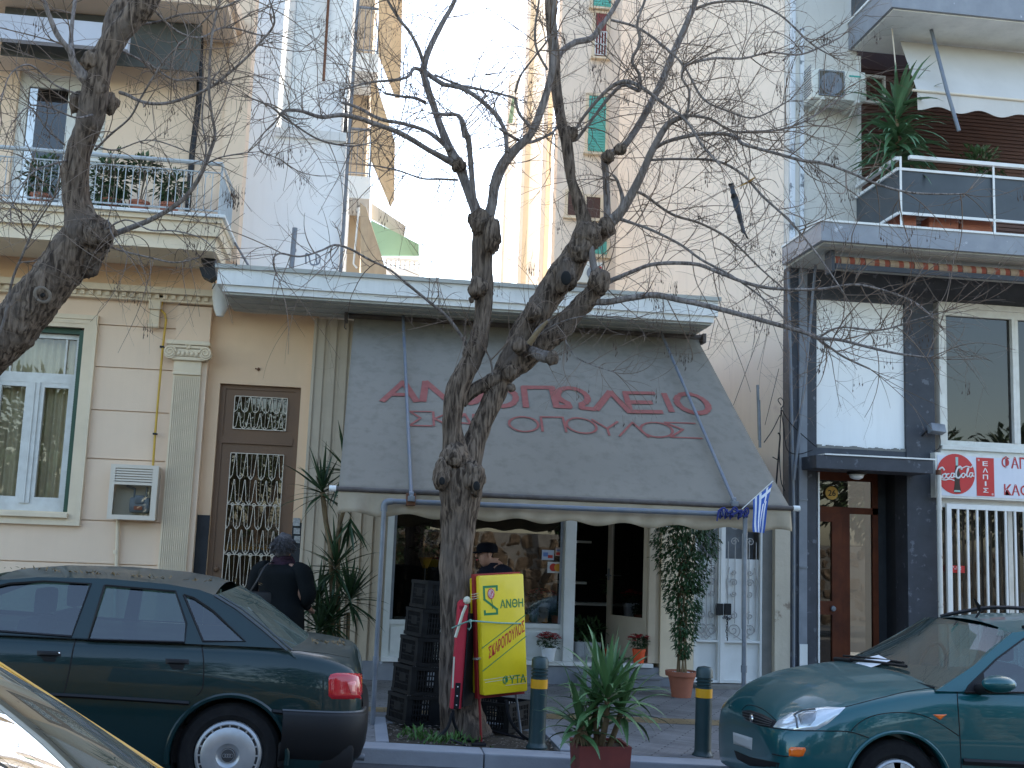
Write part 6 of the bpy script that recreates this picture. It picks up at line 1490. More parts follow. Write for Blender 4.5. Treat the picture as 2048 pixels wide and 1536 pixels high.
qw=[pc(366,1190,ay+.12),pc(388,1197,ay+.12),pc(425,1222,ay+.10),pc(490,1283,ay+.05),pc(406,1283,ay+.05)]
ol=[(-3.0,.90),(-2.55,1.10),(-2.15,1.215),(-1.9,1.252),(-1.5,1.270),(-1.15,1.262),(-.95,1.240),(-.86,1.215),(-.70,1.13),(-.42,.935)]
a.side(ol,[fw,rw,qw],.36,.92)
roof=[(-2.15,1.215),(-1.9,1.252),(-1.5,1.270),(-1.15,1.262),(-.95,1.240),(-.86,1.215)]
a.span('roof','paint_audi',roof,.36,.92,crown=.055)
a.span('rear_glass','rear_glass_dusty',[(-.86,1.215),(-.72,1.145),(-.56,1.04),(-.40,.925),(-.34,.88)],.36,.92,crown=.03,bow=.07)
a.span('windscreen','car_glass',[(-2.15,1.215),(-2.55,1.09),(-3.0,.89)],.36,.92,crown=.03,bow=-.10)
M('rear_seal',(.05,.055,.06),.4)
s=MB()
for pr in (([(-.86,1.215),(-.72,1.145),(-.56,1.04),(-.40,.925)]),):
    s.tube([a.fn(-1)(x,z,-.002) for x,z in pr],.010,5);s.tube([a.fn(-1)(x+.03,z,.02) for x,z in pr],.006,5)
s.build('drip_rail','rear_seal',A)
# seats
s=MB()
for x in (-1.95,-1.05):
    for y in (ay+.42,ay+1.2):
        if x<-1.5:s.bbox(x-.06,x+.08,y-.23,y+.23,.5,1.0,.05);s.bbox(x-.0,x+.09,y-.12,y+.12,1.02,1.18,.04)
s.bbox(-1.05,-.92,ay+.15,ay+W-.15,.5,.93,.05);s.bbox(-2.1,-1.5,ay+.2,ay+W-.2,.4,.55,.05)
for v_ in s.v:v_.z+=rz(v_.x)
s.build('seats','seat',A,.7)
s=MB();s.box(-2.9,-.6,ay+.1,ay+W-.1,.25,.45);s.xf(Matrix.Translation((0,0,.15)));s.build('cabin_floor','interior_dark',A)
s=MB()
for pl in ([(152,1277),(146,1300),(138,1345),(128,1386)],[(403,1288),(407,1320),(407,1352),(404,1378),(392,1392)],):a.seam(s,pl,.004)
a.seam(s,[(405,1287),(500,1294),(640,1306),(700,1316)],.0028)
a.seam(s,[(560,1425),(640,1432),(735,1440)],.004)
s.build('door_seams','liner',A)
s=MB();a.seam(s,[(0,1386),(120,1390),(260,1398),(378,1406)],.013,.002);a.seam(s,[(545,1422),(600,1428),(660,1434),(718,1440)],.013,.002);s.build('rub_strip','trim_black',A,.9)
for (x0,y0,x1,y1) in ((74,1301,122,1312),(331,1317,378,1328)):
    a.patch([(x0,y0),(x1,y0+2),(x1,y1+1),(x0,y1)],'door_handle','trim_black',.012,3)
    a.patch([(x0+6,y1),(x1-8,y1+1),(x1-12,y1+12),(x0+14,y1+11)],'handle_recess','liner',.002,3)
a.patch([(117,1304),(121,1304),(121,1309),(117,1309)],'lock','chrome',.016,2)
tl=a.patch([(661,1349),(672,1346),(724,1346),(727,1355),(727,1392),(722,1399),(664,1398),(657,1392),(657,1356)],'tail_light','lamp_red',.012,6)
a.patch([(690,1362),(712,1357),(712,1394),(700,1392)],'reflector',M('lamp_red_pale',(.62,.16,.14),.15,coat=.6),.0155,3,parent=tl)
# bumper
bm_=MB()
pr=[(-.40,ay-.006),(-.2,ay+.0),(-.05,ay+.03),(.05,ay+.10),(.085,ay+.22),(.09,ay+.5),(.09,ay+W-.5),(.085,ay+W-.22),(.05,ay+W-.10),(-.05,ay+W-.03),(-.4,ay+W+.006)]
pr=catmull(pr,3);sec=[(-.02,.635),(.012,.62),(.024,.60),(.024,.50),(.014,.42),(-.015,.35),(-.07,.30)]
for x,y in pr:
    cxn=Vector((x+.6,(y-(ay+W/2))*1.0));cxn.normalize()
    for o_,z in sec:bm_.v.append(Vector((x+cxn.x*o_,y+(cxn.y*o_ if abs(y-ay-W/2)>.3 else 0),z+rz(x)-.04)))
k=len(sec);bm_.f=[(i*k+j,i*k+j+1,(i+1)*k+j+1,(i+1)*k+j) for i in range(len(pr)-1) for j in range(k-1)]
bm_.build('bumper','trim_black',A,.7);s=MB();s.tube([(x,y-.004,.585+rz(x)) for x,y in pr[:14]],.008,5);s.build('bumper_strip',MATS['rear_seal'],A)
s=MB();s.bbox(-.42,.03,ay+.03,ay+W-.03,.24,.40,.03);
for v_ in s.v:v_.z+=rz(v_.x)
s.build('rear_apron','trim_black',A,.7)
# flared arch lips
for (x,z) in ws:s=MB();s.tube([(x+math.cos(t_)*.345,ay-.002+.008*math.sin(t_),z+rz(x)+math.sin(t_)*.345) for t_ in [PI*i/24 for i in range(-1,26)]],.016,6);s.build('arch_lip','paint_audi',A,.9)
a.wheels(ws,.302,.192,'disc')
s=MB();s.tube([(-.05,ay+.35,.28+rz(0)),(.10,ay+.35,.27+rz(0))],.022,8);s.build('exhaust','steel_grey',A,.8)
s=MB();random.seed(3)
for i in range(150):
    x=random.gauss(-1.5,.35);t_=random.random()
    if i>110:x=random.uniform(-.3,-.05)
    z=1.275 if i<=110 else .945
    s.leaf((x,ay+.22+random.random()*.25,z+rz(x)+.01),(random.uniform(-1,1),random.uniform(-1,1),.4),.035,.012)
solo(s,'fallen_leaves','dry_leaf','dry leaves and twigs lying on the roof of the dark saloon','leaves',kind='stuff')
# ---------------------------------------------------------------- teal hatchback / estate at the right
M('paint_teal',(.002,.068,.078),.3,metal=.2,coat=.8,spec=.3,dust=(.045,.08,.075),col2=(.003,.08,.088),sc=2)
Fd=thing('parked_car','teal green estate car parked at the right with a paper under its wiper','car',(4,7.8,.1),'cars parked along the kerb')
fy=6.95;W2=1.64
fx=P(1798,1565,fy).x
f=Car(Fd,fy,W2,[(2.70,.34,.26,.52,.56),(2.705,.50,.21,.55,.60),(2.73,.62,.18,.585,.65),(2.80,.71,.17,.63,.73),(2.93,.775,.165,.71,.82),(3.12,.81,.165,.79,.90),(3.4,.82,.17,.87,.96),(3.7,.82,.17,.925,1.0),(4.1,.82,.18,.945,.99),(5.0,.82,.18,.96,1.0),(6.0,.82,.19,.97,1.0),(6.6,.80,.20,.97,1.0),(6.75,.70,.25,.94,.97)],'paint_teal')
ws2=[(fx,.305),(fx+2.62,.305)]
f.body(ws2,.345)
zb2=.93
wt=pc(2022,1262,fy+.22);wb=pc(1884,1371,fy+.06)
ol=[(wb[0]-.05,.92),(wb[0]+.25,1.09),(wt[0],1.315),(wt[0]+.35,1.37),(5.2,1.40),(6.2,1.38),(6.55,1.33),(6.72,.98)]
fwn=[pc(1927,1384,fy+.06),pc(1935,1370,fy+.08),pc(1990,1316,fy+.16),pc(2048,1276,fy+.2),(4.62,1.30),(4.86,1.31),(4.84,.97)]
rwn=[(4.94,.98),(4.96,1.315),(5.65,1.315),(5.75,.99)];r2=[(5.85,1.0),(5.78,1.31),(6.3,1.28),(6.45,1.02)]
f.side(ol,[fwn,rwn,r2],.42,.93,y_in=.045)
rf=[(wt[0],1.315),(wt[0]+.35,1.37),(5.2,1.40),(6.2,1.38),(6.55,1.33)]
f.span('roof','paint_teal',rf,.42,.93,y_in=.045,crown=.05)
f.span('windscreen','windscreen_dusty',[(wt[0],1.315),(wb[0]+.42,1.19),(wb[0]+.2,1.06),(wb[0]-.03,.925)],.42,.93,y_in=.045,crown=.045,bow=-.16)
f.span('rear_glass','car_glass',[(6.55,1.33),(6.72,.98)],.42,.93,y_in=.045,crown=.02)
# roof rails + aerial
s=MB();
for sg in (-1,1):
    pts=[f.fn(sg)(x,z,-.0)+Vector((0,.05*(-sg),.0)) for x,z in ((wt[0]+.12,1.35),(wt[0]+.3,1.40),(5.0,1.455),(6.0,1.44))];s.tube(catmull([tuple(p) for p in pts],4),.016,6)
s.build('roof_rail','trim_black',Fd,.9)
s=MB();q=P(1950,1238,7.75);s.tube([q,q+Vector((.05,0,.07))],.008,5);o_=len(s.v);s.leaf(q+Vector((.035,0,.04)),(-.25,0,1),.13,.075);s.build('aerial','trim_black',Fd)
# interior
s=MB()
for y in (fy+.42,fy+1.22):s.bbox(4.75,4.92,y-.24,y+.24,.5,1.05,.06);s.bbox(4.80,4.90,y-.13,y+.13,1.06,1.24,.04)
s.bbox(3.85,4.1,fy+.12,fy+W2-.12,.70,.96,.06)
for v_ in s.v:v_.z+=rz(v_.x)
s.build('seats','seat',Fd,.7)
s=MB();cx,cz=4.30,.98;s.tube([(cx+.05*math.sin(k/20*2*PI),fy+1.2+.18*math.cos(k/20*2*PI),cz+rz(4.3)+.17*math.sin(k/20*2*PI)) for k in range(21)],.014,6);s.build('steering_wheel','trim_black',Fd)
s=MB();s.box(3.7,6.6,fy+.1,fy+W2-.1,.35,.50);s.build('cabin_floor','interior_dark',Fd)
# seams
s=MB()
f.seam(s,[(1914,1373),(1915,1400),(1919,1460),(1922,1520),(1922,1536)],.0035)
f.seam(s,[(1546,1456),(1590,1461),(1650,1462),(1700,1464),(1738,1476)],.0038)
f.seam(s,[(1702,1462),(1718,1446),(1745,1432),(1790,1425),(1840,1429),(1880,1447),(1918,1472)],.0032)
f.seam(s,[(1690,1414),(1760,1396),(1820,1382),(1880,1374)],.003)
f.seam(s,[(1484,1420),(1497,1410),(1525,1418),(1552,1440)],.0035)
s.build('door_seams','liner',Fd)
gr=f.patch([(1484,1421),(1500,1420),(1525,1428),(1554,1443),(1546,1457),(1520,1452),(1496,1442),(1485,1432)],'grille','trim_black',.008,4)
s=MB()
for k in range(4):f.seam(s,[(1487+k*1,1424+k*5),(1515,1431+k*5.5),(1547-k*1,1445+k*3)],.0022,.012,3)
s.build('grille_bars',MATS['rear_seal'],gr)
s=MB();c=f.hit(1507,1438,.014)
if c:
    s.lathe([(.03,0),(.026,.008),(.01,.010)],(0,0,0),20,'X',sx=1.7,sy=1);
    s.xf(Matrix.Translation(c)@Matrix.Rotation(PI-.15,4,'Z'));s.build('emblem','chrome',gr,.8)
hl=f.patch([(1545,1454),(1556,1441),(1580,1426),(1615,1417),(1655,1413),(1691,1415),(1678,1428),(1655,1448),(1632,1460),(1590,1460)],'headlight','lamp_clear',.010,6)
f.patch([(1592,1430),(1612,1422),(1638,1421),(1636,1440),(1622,1456),(1600,1456)],'reflector','lamp_inner',.0125,4,parent=hl)
s=MB();f.seam(s,[(1590,1432),(1594,1440),(1596,1457)],.006,.014);f.seam(s,[(1590,1432),(1606,1424),(1632,1421)],.005,.014);s.build('lamp_divider',MATS['rear_seal'],hl)
f.patch([(1577,1498),(1582,1494),(1610,1495),(1612,1500),(1606,1512),(1598,1514),(1578,1512)],'fog_indicator','lamp_orange',.008,4)
f.patch([(1866,1429),(1894,1429),(1880,1440)],'side_indicator','lamp_orange',.007,3)
f.patch([(1842,1493),(1860,1489),(2048,1491),(2048,1508),(1862,1507)],'rub_strip','trim_black',.010,3) if False else None
s=MB();f.seam(s,[(1846,1494),(1900,1497),(1960,1498),(2040,1498)],.020,.0);
q=[Vector((x,fy-.004,.50+rz(x))) for x in (3.86,4.2,5.0,5.6)]
m_=MB();m_.tube(q,.022,6);m_.build('rub_strip','trim_black',Fd,.9)
# number plate and lower intake
pl=f.patch([(1466,1464),(1505,1476),(1504,1500),(1467,1487)],'number_plate','plate_white',.012,4)
f.patch([(1468,1500),(1500,1514),(1540,1522),(1560,1526),(1556,1536),(1500,1532),(1474,1518)],'lower_intake','trim_black',.004,4)
s=MB();f.seam(s,[(1545,1508),(1565,1512),(1577,1513)],.004,.003);s.build('bumper_groove','liner',Fd)
# mirror
q=P(1998,1368,fy-.10);s=MB();s.ball(q,.09,9,(1.25,.75,.60));mi=s.build('mirror','paint_teal',Fd,3)
s=MB();q2=P(1968,1374,fy+.02);s.tube([q2+Vector((-.02,.05,-.02)),q+Vector((-.05,.02,-.03))],.035,8);s.build('mirror_foot','trim_black',Fd,.9)
s=MB();s.add([f.fn(-1)(x,z,-.004) for x,z in (pc(1927,1386,fy+.04),pc(1972,1386,fy+.04),pc(1966,1345,fy+.1))],[(0,1,2)]);s.build('mirror_panel','trim_black',Fd)
# wipers and cowl, ticket
s=MB();P3=[P(u,v,7.55) for u,v in ((1715,1336),(1735,1350),(1765,1357),(1802,1364))]
c1=[Vector((wb[0]-.17,fy+1.15,.955+rz(3.6))),Vector((wb[0]-.13,fy+.80,.975+rz(3.6))),Vector((wb[0]-.06,fy+.42,.985+rz(3.6)))]
s.tube(catmull([tuple(p+Vector((0,0,.045))) for p in c1],4),.011,6);s.tube(catmull([tuple(p+Vector((.03,.1,.06))) for p in c1],4),.008,6)
c2=[Vector((wb[0]-.16,fy+1.35,.95+rz(3.6))),Vector((wb[0]-.17,fy+1.05,.97+rz(3.6)))];s.tube([p+Vector((0,0,.03)) for p in c2],.018,6)
s.build('wipers','trim_black',Fd,.9)
s=MB();cc=[Vector((wb[0]-.02-.16*(1-(2*t_-1)**2)-.02,fy+.09+(W2-.18)*t_,.925+.045*(1-(2*t_-1)**2)+rz(3.6)+.004)) for t_ in [i/14 for i in range(15)]];s.tube(cc,.014,5,flat=.6);s.build('cowl_seal','trim_black',Fd)
# sheet of paper under the wiper
def wsp(t,k):  # point on the windscreen
    xb_,zb__=wb[0]-.03,.925;xt_,zt__=wb[0]+.2,1.06
    x=xb_+(xt_-xb_)*k;z=zb__+(zt__-zb__)*k;c=1-(2*t-1)**2;off=.045+.42*(z-.93);return Vector((x-.16*c,fy+off+(W2-2*off)*t,z+.045*c+rz(x)+.018))
s=MB();s.add([wsp(.60,.04),wsp(.43,.04),wsp(.38,.50),wsp(.53,.62),wsp(.575,.45)],[(0,1,2,3,4)]);o=solo(s,'paper_sheet','white_pot','white sheet of paper tucked under the wiper of the teal car','paper')
for (x,z) in ws2:s=MB();s.tube([(x+math.cos(t_)*.352,fy-.002+.006*math.sin(t_),z+rz(x)+math.sin(t_)*.352) for t_ in [PI*i/24 for i in range(-1,26)]],.012,6);s.build('arch_lip','paint_teal',Fd,.9)
f.wheels(ws2,.302,.178,'star')
# ---------------------------------------------------------------- yellow taxi in the near lane, only its windscreen in view
M('paint_taxi',(.55,.30,.008),.22,coat=1,col2=(.5,.27,.008),sc=3)
T=thing('yellow_taxi','yellow car at the bottom left corner, only its windscreen and pillar showing','car',(-2.2,3.3,.15))
ty=2.50;W3=1.72
t=Car(T,ty,W3,[(-4.9,.5,.3,.7,.8),(-4.8,.72,.25,.82,.9),(-4.4,.84,.2,.84,.9),(-3.4,.86,.18,.84,.88),(-2.4,.86,.17,.83,.86),(-1.2,.86,.17,.79,.83),(-.55,.86,.17,.735,.80),(0,.84,.17,.66,.74),(.35,.76,.2,.58,.65),(.5,.62,.25,.5,.56),(.54,.45,.3,.44,.48)],'paint_taxi')
t.body([(-.28,.3),(-2.95,.3)],.34)
xa_,za_=P(0,1312,4.12).x,P(0,1312,4.12).z-rz(-1.2);xb_,zb3=P(312,1517,4.17).x,P(312,1517,4.17).z-rz(-.7)
ol=[(xb_+.03,zb3-.04),(xa_,za_+.0),(xa_-.30,za_+.13),(xa_-.8,za_+.19),(xa_-1.6,za_+.16),(xa_-2.2,za_-.0),(xa_-2.7,.85)]
h1=[(xb_-.07,zb3-.01),(xa_-.03,za_-.02),(xa_-.33,za_+.10),(xa_-.78,za_+.15),(xa_-.78,zb3-.01)]
t.side(ol,[h1],.40,.80,y_in=.05,th=.03)
t.span('roof','paint_taxi',[(xa_-.30,za_+.13),(xa_-.8,za_+.19),(xa_-1.6,za_+.16),(xa_-2.2,za_-.0)],.40,.80,crown=.05)
glass('taxi_glass',(.30,.33,.32),.38,maxr=.95,dust=.22,dcol=(.17,.18,.15))
t.span('windscreen','taxi_glass',[(xa_-.30,za_+.128),(xa_,za_-.002),((xa_+xb_)/2,(za_+zb3)/2+.005),(xb_+.03,zb3-.035)],.40,.80,crown=.035,bow=.12,inset=.028)
s=MB();s.bbox(-1.3,-.75,ty+.1,ty+W3-.1,.55,.82,.06)
for y in (ty+.42,ty+1.28):s.bbox(-2.05,-1.9,y-.24,y+.24,.5,1.0,.06)
for v_ in s.v:v_.z+=rz(v_.x)
s.build('seats','seat',T,.7)
s=MB();s.box(-4.2,-.7,ty+.1,ty+W3-.1,.4,.52);s.build('cabin_floor','interior_dark',T)
s=MB();s.tube([t.fn(1)(x,z,.0) for x,z in (ol[0],ol[1],ol[2])],.007,6);s.build('pillar_trim','paint_taxi',T,.9)
t.wheels([(-.28,.3),(-2.95,.3)],.3,.19,'disc')
# ================================================================ bare street trees
def limb(mb,pts,k=8,n=18,rough=.10,seed=0):
    """pts: (u,v,radius px,Y)"""
    P3=[]
    for u,v,r,Y in pts:
        q=P(u,v,Y);dep=(q-Vector((0,0,EYE))).dot(cf);P3.append((q.x,q.y,q.z,r*dep/F))
    cc=catmull(P3,k);o=len(mb.v);mx_=max(p[2] for p in pts);fr_=.93 if mx_>=20 else .64 if mx_<9 else .78;rr=[max(.0018,c[3]*fr_) for c in cc];cen=[Vector(c[:3]) for c in cc];mb.tube(cen,rr,n)
    if rough:
        for i in range(len(cen)):
            for j in range(n):
                q=mb.v[o+i*n+j];d=q-cen[i];a=noise.noise(Vector((q.x*9+seed,q.y*9,q.z*2.4)));b=noise.noise(Vector((q.x*34,q.y*34,q.z*7)));c_=noise.noise(Vector((q.x*5,q.y*5,q.z*6+seed)))
                mb.v[o+i*n+j]=q+d*(a*rough*1.0+b*rough*1.1+c_*rough*.5)
    return cen,rr
def burl(mb,u,v,r,Y,seed,sc=(1,.9,1.1)):
    q=P(u,v,Y);R_=r*(q-Vector((0,0,EYE))).dot(cf)/F;o=len(mb.v);mb.ball((0,0,0),R_,12,sc)
    for i in range(o,len(mb.v)):
        p=mb.v[i];mb.v[i]=q+p*(1+.35*noise.noise(p*14+Vector((seed,0,0)))+.25*noise.noise(p*38+Vector((seed,3,0))))
def whip(mb,p,d,L,r,curl,n=9,grav=-.0,pods=None,lvl=0,nch=3):
    ax=Vector((random.gauss(0,1),random.gauss(0,1),random.gauss(0,1))).normalized();d=d.normalized();pts=[p];rr=[r];st=L/n;dirs=[d]
    for i in range(n):
        t=i/n;ax2=(ax+Vector((random.gauss(0,.25),random.gauss(0,.25),random.gauss(0,.25)))).normalized()
        d=(Matrix.Rotation(curl/n,3,ax2)@d+Vector((0,0,grav*t*.3))).normalized();p=p+d*st;pts.append(p);rr.append(r*(1-.62*(i+1)/n));dirs.append(d)
    mb.tube(pts,rr,4 if r>.004 else 3,False)
    if lvl>0:
        for k in range(nch):
            i=random.randint(1,n-1);dd=dirs[i];s_=dd.orthogonal().normalized();s_=Matrix.Rotation(random.uniform(0,2*PI),3,dd)@s_
            whip(mb,pts[i],dd*.6+s_*random.uniform(.5,1.0)+Vector((0,0,.1)),L*random.uniform(.3,.65),rr[i]*.75,random.uniform(.3,1.6)*random.choice((1,1,-1)),7,grav,pods,lvl-1,random.choice((1,2,3)))
    elif pods is not None and random.random()<.055:pods.append(pts[-1])
    return pts
def podcluster(mb,p,n):
    for i in range(n):
        q=p+Vector((random.gauss(0,.03),random.gauss(0,.03),-random.uniform(0,.04)));l=random.uniform(.03,.10);e=q+Vector((random.gauss(0,.006),0,-l))
        mb.tube([q,e],.0009,3,False)
        mb.tube([e,e+Vector((.002,0,-.011)),e+Vector((0,0,-.024))],[.0015,.0042,.0015],4,False)
def tree(name,label,loc_,limbs,spec,seed,knots=(),dens=1.0,extra=None):
    random.seed(seed);t=thing(name,label,'tree',loc_);tr=MB();gr=MB();tw=MB();pods=[]
    polys=[]
    for i,L in enumerate(limbs):
        big=max(p[2] for p in L)
        mb=tr if big>=20 else gr
        n=26 if big>=30 else 16 if big>=12 else 9 if big>5 else 6
        cen,rr=limb(mb,L,14 if big>=20 else 7,n,.11 if big>=20 else .06 if big>=8 else .03,i*3.1)
        polys.append((cen,rr,big))
    for kn in knots:burl(tr,*kn)
    for cen,rr,big in polys:
        if big>=20:continue
        Lt=sum((cen[i+1]-cen[i]).length for i in range(len(cen)-1))
        cnt=int(Lt*spec*dens*(1.15 if big<9 else .8)+.5)
        for k in range(cnt):
            i=int((random.random()**.8)*(len(cen)-2))+1;i=min(i,len(cen)-2)
            dd=(cen[i+1]-cen[i-1]).normalized();s_=dd.orthogonal().normalized();s_=Matrix.Rotation(random.uniform(0,2*PI),3,dd)@s_
            L_=random.uniform(.25,1.15)*(1.0 if big>4 else .75)
            whip(tw,cen[i],dd*random.uniform(.2,.9)+s_+Vector((0,-.15,random.uniform(-.1,.35))),L_,min(max(.003,rr[i]*.7),random.uniform(.0034,.0062)),random.uniform(.5,2.4)*random.choice((1,-1)),10,-.25 if random.random()<.5 else .1,pods,2 if L_>.5 else 1,random.choice((2,3,4)))
        # branch tips continue as twigs
        for k in range(3):
            whip(tw,cen[-1],(cen[-1]-cen[-3]).normalized()+Vector((random.gauss(0,.3),random.gauss(0,.3),random.gauss(0,.3))),random.uniform(.3,.7),min(rr[-1],.004),random.uniform(.4,1.5),9,-.1,pods,1,3)
    tr.build('trunk','bark',t,3);gr.build('limbs','bark_grey',t,3);tw.build('twigs','twig',t,3)
    pm=MB();random.seed(seed+1)
    for p in pods:podcluster(pm,p,random.randint(3,9))
    if extra:
        for (u,v,Y,n) in extra:podcluster(pm,P(u,v,Y),n)
    if pm.v:pm.build('seed_pods','pod',t)['kind']='stuff'
    return t
def B(pts,Y0,Y1,s=1):
    """limb from photo points with the depth running from Y0 at its root to Y1 at its tip"""
    pts=list(pts)
    if pts[-1][1]<=0 and pts[-1][2]>2.4:      # limbs carry on above the picture and taper out
        (u1,v1,r1),(u2,v2,r2)=pts[-2],pts[-1];L0=max(1,math.hypot(u2-u1,v2-v1));du,dv=(u2-u1)/L0,(v2-v1)/L0
        for k in range(1,5):d_=k*r2*9;pts.append((u2+du*d_+r2*1.5*math.sin(k*2+u2),v2+dv*d_-k*4,r2*(1-k*.21)))
    n=len(pts);return [(u,v,r*s,Y0+(Y1-Y0)*i/(n-1)) for i,(u,v,r) in enumerate(pts)]
D=9.32
L_=[]
L_.append(B([(930,1475,60),(925,1445,50),(918,1380,41),(915,1300,38),(912,1180,36),(914,1090,36),(919,1030,39),(921,985,45),(920,950,46),(913,915,31),(906,870,22),(905,830,22),(914,780,24),(930,745,22),(945,715,21),(955,690,22),(963,650,18),(968,600,19),(965,560,22),(965,510,23),(969,470,26),(968,440,20)],D,D-.15))
L_.append(B([(925,960,38),(942,905,27),(958,860,23),(979,812,23),(1000,765,23),(1022,715,25),(1044,670,26),(1072,630,29),(1095,595,29),(1115,565,31),(1140,530,31),(1160,500,27),(1185,480,20),(1215,455,19)],D,D+.15))
L_.append(B([(922,805,13),(945,782,14),(972,768,15),(1000,755,18),(1025,738,20)],D-.02,D+.02))
L_.append(B([(1010,748,24),(1050,715,26),(1080,690,25),(1115,660,24),(1145,630,22),(1175,600,21),(1198,570,15)],D+.02,D-.25))
L_.append(B([(1060,700,13),(1085,712,16),(1103,715,15)],D-.15,D-.32))
# upper left pair
L_.append(B([(962,450,17),(948,410,14),(932,370,12),(918,330,14),(900,300,12),(880,250,9.5),(868,215,9),(855,175,9),(847,140,9),(858,100,8),(880,55,7),(905,10,6),(920,-30,5)],D-.15,D+.5))
L_.append(B([(972,450,17),(984,410,13),(990,370,13),(1005,330,14),(1030,300,12),(1060,270,10),(1080,226,10),(1100,160,9),(1110,90,8),(1108,40,7),(1108,-30,6)],D-.15,D-.7))
L_.append(B([(950,430,8),(946,380,7),(941,320,7),(937,280,8),(930,265,9),(918,232,5),(890,230,4),(862,226,3)],D-.2,D-.4))
L_.append(B([(928,275,6),(922,240,6),(914,232,5)],D-.38,D-.4))
# B1, B2
L_.append(B([(1150,505,22),(1168,450,17),(1158,410,14),(1143,360,11),(1138,320,12),(1132,280,12),(1122,240,11),(1112,170,11),(1107,100,12),(1103,50,12),(1100,-30,11)],D+.1,D+.4))
L_.append(B([(1205,460,18),(1240,425,13),(1265,385,11),(1285,345,10),(1305,300,9),(1335,250,8),(1370,232,6)],D+.15,D-.3))
L_.append(B([(1215,450,10),(1214,400,9),(1212,350,9),(1212,315,10),(1245,295,9),(1270,262,9),(1300,210,9),(1325,160,9),(1345,110,9),(1370,55,8),(1392,0,7),(1400,-30,6)],D+.15,D+.7))
L_.append(B([(1225,440,8),(1245,405,7),(1236,365,5),(1226,350,4)],D+.1,D+.0))
L_.append(B([(1110,130,9),(1122,105,8),(1150,85,8),(1182,77,8),(1200,55,7),(1222,25,6),(1250,-20,5)],D+.35,D+.9))
L_.append(B([(1135,270,6),(1150,280,6),(1172,255,5),(1210,205,5),(1244,170,6),(1265,176,6),(1279,180,6),(1279,150,5),(1264,121,5),(1280,85,5),(1275,45,4),(1290,0,4)],D+.3,D-.4))
L_.append(B([(1142,275,5),(1170,230,5),(1215,180,6),(1250,163,7),(1285,176,6),(1330,210,5),(1371,240,4),(1404,290,4),(1440,330,3.5)],D+.3,D-.6))
L_.append(B([(1371,240,5),(1377,210,4),(1378,180,4),(1364,155,4),(1368,130,4)],D-.3,D-.4))
L_.append(B([(1305,300,6),(1330,285,6),(1363,275,6),(1404,268,6),(1450,268,6),(1475,277,6),(1484,287,6),(1520,298,5),(1557,308,5),(1605,321,5),(1646,326,4.5),(1700,345,4),(1760,370,4),(1830,386,3.5),(1930,388,2.5)],D-.0,D-1.2))
L_.append(B([(1340,246,5),(1371,232,5),(1420,238,4.5),(1464,262,4),(1517,263,4),(1565,258,3),(1618,238,3),(1690,190,2.5)],D-.2,D+.5))
L_.append(B([(1300,320,4),(1360,318,4),(1432,322,4),(1484,348,4),(1525,392,4),(1577,440,3.5),(1622,492,3),(1660,545,2.5),(1690,590,2)],D-.1,D-.9))
L_.append(B([(1262,379,5),(1290,391,5),(1343,428,4.5),(1404,448,4),(1464,482,4),(1521,537,3),(1570,580,2.5)],D+.1,D+.7))
L_.append(B([(1240,438,6),(1270,448,4.5),(1303,460,4.5),(1359,488,4),(1404,520,4),(1464,552,3.5),(1530,600,2.5),(1570,640,2)],D+.1,D-.8))
L_.append(B([(1198,570,9),(1220,562,7),(1260,545,5.5),(1310,528,5),(1390,528,5),(1440,546,4.5),(1500,568,4.5),(1560,578,4),(1640,578,3.5),(1720,570,3),(1820,600,2.5),(1870,640,2)],D-.2,D-1.0))
L_.append(B([(1180,603,9),(1215,604,8.5),(1260,596,8),(1310,590,8),(1360,600,7.5),(1400,608,7),(1470,626,6.5),(1540,645,6),(1610,665,5.5),(1636,676,5),(1680,680,4),(1740,695,3.5),(1800,708,3),(1868,716,2)],D-.2,D-1.5))
L_.append(B([(1632,674,5),(1660,695,4),(1690,715,3.5),(1740,738,3)],D-1.0,D-1.2))
L_.append(B([(1636,676,4),(1680,655,3),(1760,660,3),(1830,640,2),(1885,625,1.5)],D-1.0,D-1.6))
L_.append(B([(1185,600,16),(1200,570,14),(1195,555,9),(1187,530,9),(1183,500,8),(1178,470,8)],D-.2,D+.0))
L_.append(B([(1367,131,4),(1424,117,4),(1484,117,3.5),(1541,105,3),(1605,108,3),(1680,75,2.5)],D-.3,D+.4))
L_.append(B([(1222,40,4),(1274,55,4),(1323,89,4),(1367,131,3.5),(1404,195,3.5),(1450,220,3),(1510,235,2.5),(1580,200,2)],D+.6,D-.2))
L_.append(B([(1385,20,5),(1430,5,4),(1500,4,3.5),(1560,30,3),(1620,85,3),(1660,110,2)],D+.7,D+.2))
# left side sprays
L_.append(B([(905,325,10),(880,312,8),(856,299,7),(804,268,7),(763,252,6),(723,238,6),(683,230,6),(642,234,5),(602,222,4.5),(573,221,4),(561,229,5)],D-.1,D-.9))
L_.append(B([(900,300,8),(856,264,6.5),(804,247,6),(760,238,5.5),(715,215,5),(683,205,4)],D-.05,D+.5))
L_.append(B([(561,229,4),(540,212,3),(502,196,2)],D-.9,D-1.2));L_.append(B([(561,229,4),(590,250,3),(640,280,3),(700,292,2.5),(745,285,2)],D-.9,D-.6))
L_.append(B([(561,229,3),(545,250,2.5),(525,270,2),(520,300,2),(560,318,1.5)],D-.9,D-1.0))
L_.append(B([(850,205,6),(830,196,5),(804,193,4.5),(770,187,4)],D+.2,D-.3))
L_.append(B([(846,142,6),(828,137,6),(816,153,5),(790,160,4.5),(740,165,3.5),(690,178,3)],D+.2,D-.4))
L_.append(B([(848,142,8),(884,167,8),(905,172,7),(935,182,7),(981,218,7),(1008,258,7),(1014,305,7)],D+.2,D-.5))
